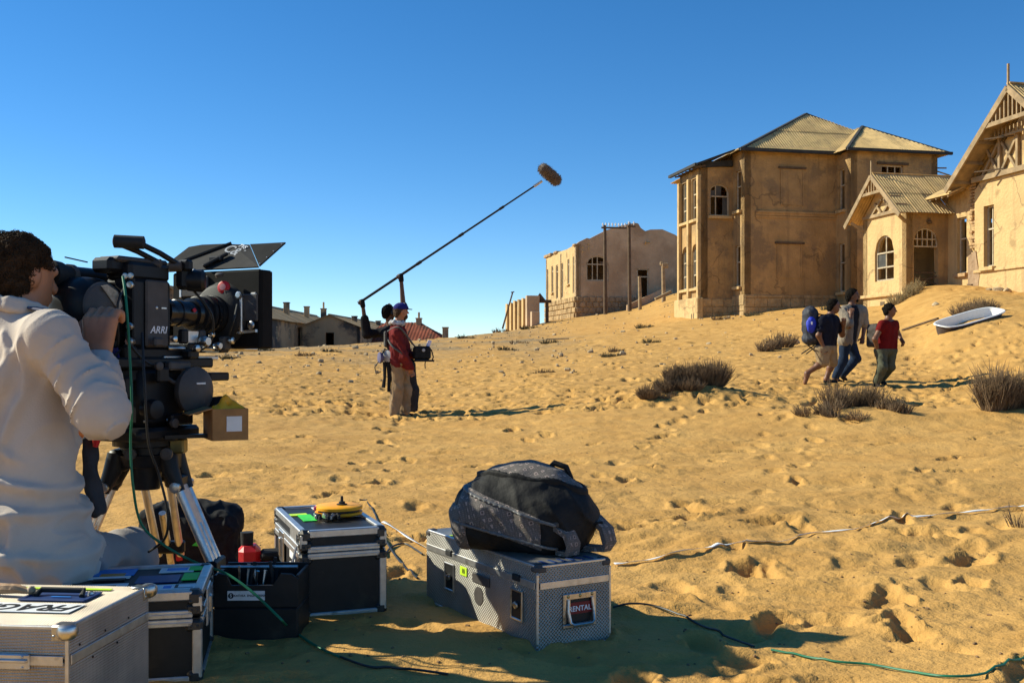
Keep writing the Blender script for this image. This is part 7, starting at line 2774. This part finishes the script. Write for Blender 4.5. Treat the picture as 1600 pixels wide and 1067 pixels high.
tb0, tb1 = neck + rt * .10 + Vector((0, 0, .042)) - fw * .01, shR + Vector((0, 0, .075)) - fw * .01
put(MB().bar(tb0, tb1, .035, .008, ch=.003), 'shoulder_tab', material('navy_tab', (.05, .055, .10), .85, .2), sh)
# trousers
M_TROU = material('grey_beige_trousers', (.33, .295, .275), .9, .1, 6, .3, 160)
S = Sdf(.05)
S.cone(hipR + fw * .06 - Vector((0, 0, .06)), knR, .08, .075)
S.cone(hipL + fw * .06 - Vector((0, 0, .06)), knL, .08, .078)
S.cone(hipR - Vector((0, 0, .05)), hipL - Vector((0, 0, .05)), .085)
S.cone(knR, Vector((-1.24, 3.49, .08)), .085, .065)
S.cone(knL, Vector((-1.66, 3.73, .08)), .085, .065)
link_mesh('trousers', S.mesh('trousers', .009, 0, folds(.014, 12, 4)), M_TROU, op)
# hair: solid mass plus curls
S = Sdf(.03)
S.ell(hd_c + ou * .032 - of * .022, (.090, .100, .098), oR)
S.ell(hd_c - ou * .03 - of * .055, (.078, .058, .072), oR)
f_, u_, c_ = V3(of), V3(ou), V3(hd_c)


def hair_clip(X, Y, Z):
    fx = (X - c_[0]) * f_[0] + (Y - c_[1]) * f_[1] + (Z - c_[2]) * f_[2]
    ux = (X - c_[0]) * u_[0] + (Y - c_[1]) * u_[1] + (Z - c_[2]) * u_[2]
    return np.maximum(np.maximum(-ux - .088, fx - .07), np.minimum(fx + .005, -(ux - .03)) * .8)


hm = S.mesh('hair', .006, .003, lambda x, y, z: .006 * noise3(x * 55, y * 55, z * 55, 8) + .005 * noise3(x * 120, y * 120, z * 120, 9), hair_clip)
hr_ = link_mesh('hair', hm, M_HAIRB, op)
rnd = random.Random(21)
mb = MB()
vs_ = [v.co.copy() for v in hm.vertices]
ns_ = [v.normal.copy() for v in hm.vertices]
for k in range(4200):
    i = rnd.randrange(len(vs_))
    n = ns_[i]
    t = n.cross(Vector((rnd.uniform(-1, 1), rnd.uniform(-1, 1), rnd.uniform(-1, 1))))
    if t.length < .1:
        continue
    t.normalize()
    b = n.cross(t)
    r_ = rnd.uniform(.005, .010)
    p0 = vs_[i] - n * .003
    ph = rnd.uniform(0, 6)
    path = [p0 + n * (.0022 * q) + (t * math.cos(ph + q * .9) + b * math.sin(ph + q * .9)) * r_ for q in range(6)]
    mb.tube(path, [.0012, .0013, .0013, .0012, .001, .0004], 3, False)
me_ = mb.mesh('curls', True, False)
me_.materials.append(M_HAIRB)
cu = link_mesh('curls', me_, None, hr_)
cu['kind'] = 'stuff'
# what he sits on, and the dark jacket hanging beyond his hip
seat = empty('seat_case', 'low black case the camera operator sits on', 'case', (-1.50, 3.06, -.01), .5)
put(MB().box((0, 0, .105), (.42, .34, .21), .015), 'case_body', M_BLACKP, seat)
put(MB().box((0, 0, .205), (.43, .35, .03), .01), 'lid', M_FAB, seat)
put(MB().tube(smooth_path([(-.1, -.18, .2), (-.02, -.2, .235), (.08, -.19, .225), (.16, -.17, .16), (.2, -.16, .08)], 6), .012, 7), 'strap', M_FAB, seat, True)
jk = Sdf(.03)
for k in range(2):
    x = -1.355 + k * .008
    jk.cone((x, 3.26 + k * .02, .64), (x + .025, 3.26 + k * .02, .42), .010, .018)
jo = link_mesh('dark_jacket', jk.mesh('dark_jacket', .007, 0, folds(.012, 22, 5)), cloth('charcoal_cloth', (.05, .05, .055)))
tag(jo, 'dark grey jacket hanging between the operator and the tripod', 'jacket')
put(MB().tube([(-1.33, 3.25, .665), (-1.315, 3.245, .645), (-1.32, 3.245, .62)], [.008, .014, .008], 8), 'red_lining', M_REDP, jo, True)
# ------------------------------------------------------------------ bathtub, shrubs, stones
tn, tf = PX(1469, 509, 25.0), PX(1560, 482, 26.0)
tax = (tf - tn)
TL = tax.length
tax.normalize()
tsd = tax.cross(Vector((0, 0, 1))).normalized()
tup = (tsd.cross(tax).normalized() - tsd * -.22).normalized()
tsd = tax.cross(tup).normalized()
M_ENAM = material('white_enamel', (.80, .78, .73), .3, .05, 4, spots=(.55, .45, .32), spot_scale=3, spot_lo=.6, spot_hi=.75)
TM = Matrix((tax, -tsd, tup)).transposed().to_4x4()
TM.translation = tn
tub = empty('bathtub', 'white enamel bathtub half buried on the dune slope at right', 'bathtub')
tub.matrix_world = TM


def tub_ring(x0, x1, w, z, n=28):
    r = []
    for k in range(n):
        a = 2 * math.pi * k / n
        cx_, sx_ = math.cos(a), math.sin(a)
        e_ = .55
        px_ = (abs(cx_) ** e_) * (1 if cx_ > 0 else -1)
        py_ = (abs(sx_) ** e_) * (1 if sx_ > 0 else -1)
        r.append(((x0 + x1) / 2 + (x1 - x0) / 2 * px_, w * py_, z))
    return r


def loft(rings, name, mat, parent, cap=True):
    mb = MB()
    n = len(rings[0])
    vs = [p for r in rings for p in r]
    fs = []
    for i in range(len(rings) - 1):
        for k in range(n):
            fs.append([i * n + k, i * n + (k + 1) % n, (i + 1) * n + (k + 1) % n, (i + 1) * n + k])
    if cap:
        fs.append([(len(rings) - 1) * n + k for k in range(n)])
    mb.add(vs, fs)
    return put(mb, name, mat, parent, True, 50)


loft([tub_ring(.04, TL - .04, .31, .0), tub_ring(.08, TL - .14, .27, -.2), tub_ring(.14, TL - .3, .22, -.34), tub_ring(.2, TL - .4, .16, -.37)], 'basin', M_ENAM, tub)
loft([tub_ring(.03, TL - .03, .33, -.015), tub_ring(.06, TL - .12, .29, -.22), tub_ring(.12, TL - .28, .24, -.38), tub_ring(.2, TL - .4, .16, -.40)], 'outer_shell', material('dark_iron', (.07, .05, .04), .8, .3, 6), tub)
loft([tub_ring(.035, TL - .035, .315, .0), tub_ring(.02, TL - .02, .335, .012), tub_ring(-.01, TL + .01, .36, .01), tub_ring(-.02, TL + .02, .37, -.012), tub_ring(.0, TL, .35, -.02)], 'rim', M_ENAM, tub, False)

M_TWIG = material('dry_twig', (.21, .135, .07), .9, .45, 6, coord='World')
M_TWIGP = material('pale_dry_twig', (.34, .25, .12), .9, .3, 6, coord='World')
M_TWIGG = material('grey_green_twig', (.12, .105, .055), .9, .35, 6, coord='World')


def twig(V_, F_, path, rs):
    k = len(V_)
    for p, r_ in zip(path, rs):
        x, y, z = p.x, p.y, p.z
        V_.append((x + r_, y, z))
        V_.append((x - r_ * .5, y + r_ * .87, z))
        V_.append((x - r_ * .5, y - r_ * .87, z))
    for i in range(len(path) - 1):
        a = k + i * 3
        F_.append((a, a + 1, a + 4, a + 3))
        F_.append((a + 1, a + 2, a + 5, a + 4))
        F_.append((a + 2, a, a + 3, a + 5))


def bush(name, label, clumps, mat, seed, r0=.006, group=None, cat='bush'):
    """clumps: (x, y, radius, height, twigs, lean vector)."""
    rnd = random.Random(seed)
    x0, y0 = clumps[0][0], clumps[0][1]
    z0 = surf(x0, y0)
    root = empty(name, label, cat, (x0, y0, z0), 0, group)
    stems = MB()
    for (cx, cy, rad, hgt, n, lean) in clumps:
        mb = MB()
        bz = surf(cx, cy)
        for i in range(n):
            a = rnd.uniform(0, 2 * math.pi)
            q = rnd.random() ** .5
            bx_, by_ = cx + math.cos(a) * rad * .45 * q, cy + math.sin(a) * rad * .45 * q
            out = Vector((math.cos(a) * q, math.sin(a) * q, 0))
            L = hgt * rnd.uniform(.55, 1.12) * (1.05 - .35 * q)
            d = (out * rad * .95 / max(hgt, .05) + Vector((0, 0, 1)) + Vector(lean) + Vector((rnd.uniform(-.25, .25), rnd.uniform(-.25, .25), rnd.uniform(-.1, .2)))).normalized()
            p = Vector((bx_ - x0, by_ - y0, bz - z0 - .02))
            path = [p]
            m = 4
            for k in range(m):
                d = (d + Vector((rnd.uniform(-.22, .22), rnd.uniform(-.22, .22), rnd.uniform(-.08, .16)))).normalized()
                p = p + d * L / m
                path.append(p)
            rr = r0 * rnd.uniform(.6, 1.2)
            twig(mb.v, mb.f, path, [rr, rr, rr * .8, rr * .55, rr * .2])
            for b in range(rnd.randrange(1, 4)):      # side shoots
                k = rnd.randrange(1, m)
                e = (path[k + 1] - path[k]).normalized()
                e = (e + Vector((rnd.uniform(-.8, .8), rnd.uniform(-.8, .8), rnd.uniform(-.3, .6)))).normalized()
                ll = L * rnd.uniform(.12, .3)
                twig(mb.v, mb.f, [path[k], path[k] + e * ll * .5, path[k] + e * ll + Vector((0, 0, ll * .15))], [rr * .6, rr * .5, rr * .15])
        me = mb.mesh('twigs', True, False)
        me.materials.append(mat)
        o = link_mesh('twigs', me, None, root)
        o['kind'] = 'stuff'
    return root


def arc(px0, px1, d0, d1, n, rad, hgt, tw, lean=(0, 0, 0), seed=0):
    rnd = random.Random(seed)
    out = []
    for i in range(n):
        t = i / max(1, n - 1)
        d = d0 + (d1 - d0) * t
        px = px0 + (px1 - px0) * t
        out.append(((px - 800) / F * d + rnd.uniform(-.05, .05), d + rnd.uniform(-.15, .15), rad * rnd.uniform(.8, 1.2), hgt * rnd.uniform(.8, 1.15), tw, lean))
    return out


bush('dry_bush', 'broad brown mound of dry bush left of the walkers', arc(1010, 1040, 14.6, 15.0, 2, .24, .26, 420) + arc(1055, 1115, 15.1, 15.4, 4, .32, .40, 620, seed=2) + arc(1045, 1080, 14.9, 15.0, 2, .3, .22, 380, seed=4), M_TWIG, 1, .0065)
bush('sparse_bush', 'sparse arc of dry brown stalks in front of the walkers', arc(1262, 1300, 12.0, 12.2, 3, .22, .18, 80, (-.35, 0, 0), 3) + arc(1305, 1350, 12.3, 12.7, 4, .2, .36, 110, (-.1, 0, 0), 5) + arc(1350, 1372, 12.6, 12.4, 3, .18, .32, 75, (.1, 0, 0), 6) + arc(1378, 1418, 12.3, 11.8, 4, .16, .22, 80, (.3, 0, 0), 7) + arc(1310, 1340, 11.7, 11.75, 2, .2, .16, 120, (-.3, 0, 0), 8), M_TWIG, 2, .0058)
bush('spiky_bush', 'dense spiky dry bush at the right edge', arc(1548, 1650, 12.0, 12.2, 6, .28, .55, 340, (0, 0, 0), 9), M_TWIG, 3, .0058)
bush('dry_tuft', 'few dry sticks at the right edge near the barrier tape', arc(1590, 1640, 5.6, 5.5, 2, .1, .14, 26, (-.4, 0, 0), 11), M_TWIG, 4, .003)
bush('dry_tuft', 'thin grey tuft on the slope left of the walkers', arc(1196, 1228, 27.5, 28.5, 3, .35, .5, 130, (.3, 0, 0), 12), M_TWIG, 5, .010)
bush('pale_scrub', 'pale dry scrub at the porch corner', arc(1402, 1432, 39.6, 40.5, 4, .4, .55, 110, (0, 0, 0), 13), M_TWIGP, 6, .014)
bush('grey_scrub', 'low grey scrub behind the bathtub', arc(1508, 1542, 27.2, 28.0, 4, .4, .42, 170, (0, 0, 0), 14), M_TWIG, 7, .010)
small = [(958, 33, 'small dark tuft below the right telegraph pole'), (948, 30, 'small tuft on the bare slope left of the dry mound'), (1000, 52, 'low tuft near the foot of the villa veranda'), (1120, 50, 'tuft at the foot of the villa veranda wall'),
         (1172, 50, 'tuft against the villa stone plinth'), (852, 45, 'low brown tuft on the slope below the ruined hall'), (806, 47, 'tiny tuft left of the low brown tuft'), (786, 40, 'dark tuft on the open slope right of the sound crew'),
         (722, 56, 'olive tuft on the skyline right of the red roof'), (776, 74, 'dark bush on the skyline by the leaning pole'), (820, 72, 'green-brown shrub below the row of piers'), (408, 44, 'tuft on the skyline right of the matte box'),
         (470, 36, 'tuft on the far slope left of the boom operator'), (512, 40, 'two-lobed tuft on the far slope below the gabled house'), (352, 33, 'tuft on the far slope under the matte box'), (845, 24, 'reddish low clump in the middle of the slope'),
         (1290, 46, 'tuft beside the villa right wing'), (1012, 38, 'small tuft above the dry mound')]
for i, (px, d, lab_) in enumerate(small):
    x = (px - 800) / F * d
    s_ = d / 45
    bush('scrub_tuft', lab_, [(x, d, .3 * s_ + .1, .22 * s_ + .06, 70, (.1, 0, 0)), (x + .4 * s_, d, .25 * s_ + .08, .15 * s_ + .05, 50, (.2, 0, 0))], M_TWIGG if i % 3 else M_TWIG, 20 + i, .0045 + .00022 * d, 'small scrub tufts on the slope')

# stones and small debris
M_ROCK = material('pale_desert_stone', (.42, .31, .18), .95, .35, 5, .6, 20, coord='World')


def rock_mesh(seed, name='stone'):
    bm = bmesh.new()
    bmesh.ops.create_icosphere(bm, subdivisions=2, radius=1)
    rnd = random.Random(seed)
    for v in bm.verts:
        n = float(noise3(np.array([v.co.x * 1.4 + seed]), np.array([v.co.y * 1.4]), np.array([v.co.z * 1.4]), seed)[0])
        v.co *= 1 + .35 * n
        v.co.z *= .6
    me = bpy.data.meshes.new(name)
    bm.to_mesh(me)
    bm.free()
    me.materials.append(M_ROCK)
    return me


rocks = [rock_mesh(k) for k in range(4)]
spots = [(555, 45, .16, 'pale stone on the skyline slope left of the sound crew'), (404, 30, .10, 'whitish stone on the slope below the long house'), (354, 28, .07, 'small pale stone near the matte box'), (605, 50, .14, 'pale stone on the rise behind the boom operator'),
         (1108, 33, .10, 'stone on the slope below the villa veranda'), (1240, 30, .20, 'flat brown stone left of the big blue pack'), (1462, 34, .14, 'stone near the porch bush'), (1558, 38.4, .22, 'larger rubble stone at the gable foot'), (1574, 38.2, .2, 'second rubble stone at the gable foot'), (1545, 38.6, .15, 'smallest rubble stone at the gable foot')]
for i, (px, d, s_, lab_) in enumerate(spots):
    x = (px - 800) / F * d
    o = bpy.data.objects.new('stone', rocks[i % 4])
    COL.objects.link(o)
    o.location = (x, d, surf(x, d) + s_ * .15)
    o.scale = (s_, s_ * .8, s_)
    o.rotation_euler.z = i * 1.3
    tag(o, lab_, 'stone', 'loose stones on the sand')
# rubble litter too small to count, along the rise and on the near sand
rnd = random.Random(77)
vv, ff = [], []
mb = MB()
for k in range(900):
    d = 22 + 62 * rnd.random() ** .8
    px = rnd.uniform(300, 900) if rnd.random() < .75 else rnd.uniform(900, 1300)
    x = (px - 800) / F * d
    z = gz(x, d)
    s_ = rnd.uniform(.02, .075) * (1 if rnd.random() < .9 else 1.8)
    c = Vector((x, d, z + s_ * .35))
    mb.box(c, (s_ * rnd.uniform(.8, 2.2), s_ * rnd.uniform(.8, 1.6), s_), s_ * .25, Matrix.Rotation(rnd.uniform(0, 3), 3, 'Z') @ Matrix.Rotation(rnd.uniform(-.5, .5), 3, 'X'))
rb = mb.build('gravel', M_ROCK)
tag(rb, 'scattered gravel and rubble on the rise', 'gravel', kind='stuff')
mb = MB()
for k in range(700):
    d = 3.0 + 9 * rnd.random() ** 1.3
    x = rnd.uniform(-.3, .55) * d
    z = surf(x, d) if k < 420 else surf(x, d)
    s_ = rnd.uniform(.003, .010)
    mb.box((x, d, z + s_ * .2), (s_ * rnd.uniform(.8, 2.0), s_, s_ * .8), s_ * .25, Matrix.Rotation(rnd.uniform(0, 3), 3, 'Z'))
rb = mb.build('pebbles', material('brown_pebble', (.22, .13, .06), .95, .4, 9))
tag(rb, 'tiny pebbles and grit on the near sand', 'pebbles', kind='stuff')
# planks and sticks on the slope
for (a, b, lab_) in ((PX(855, 525, 50), PX(888, 524, 49), 'thin timber lying on the slope below the ruined hall'), (PX(1410, 496, 30), PX(1466, 499, 29), 'long dark stick lying between the woman walker and the tub'), (PX(1512, 448, 40.5), PX(1519, 455, 40), 'short board at the foot of the broken brick corner')):
    a = Vector((a.x, a.y, surf(a.x, a.y) + .04))
    b = Vector((b.x, b.y, surf(b.x, b.y) + .05))
    mb = MB()
    mb.bar(a, b, .09, .05, ch=.008)
    tag(mb.build('stray_timber', M_WOODD), lab_, 'timber')
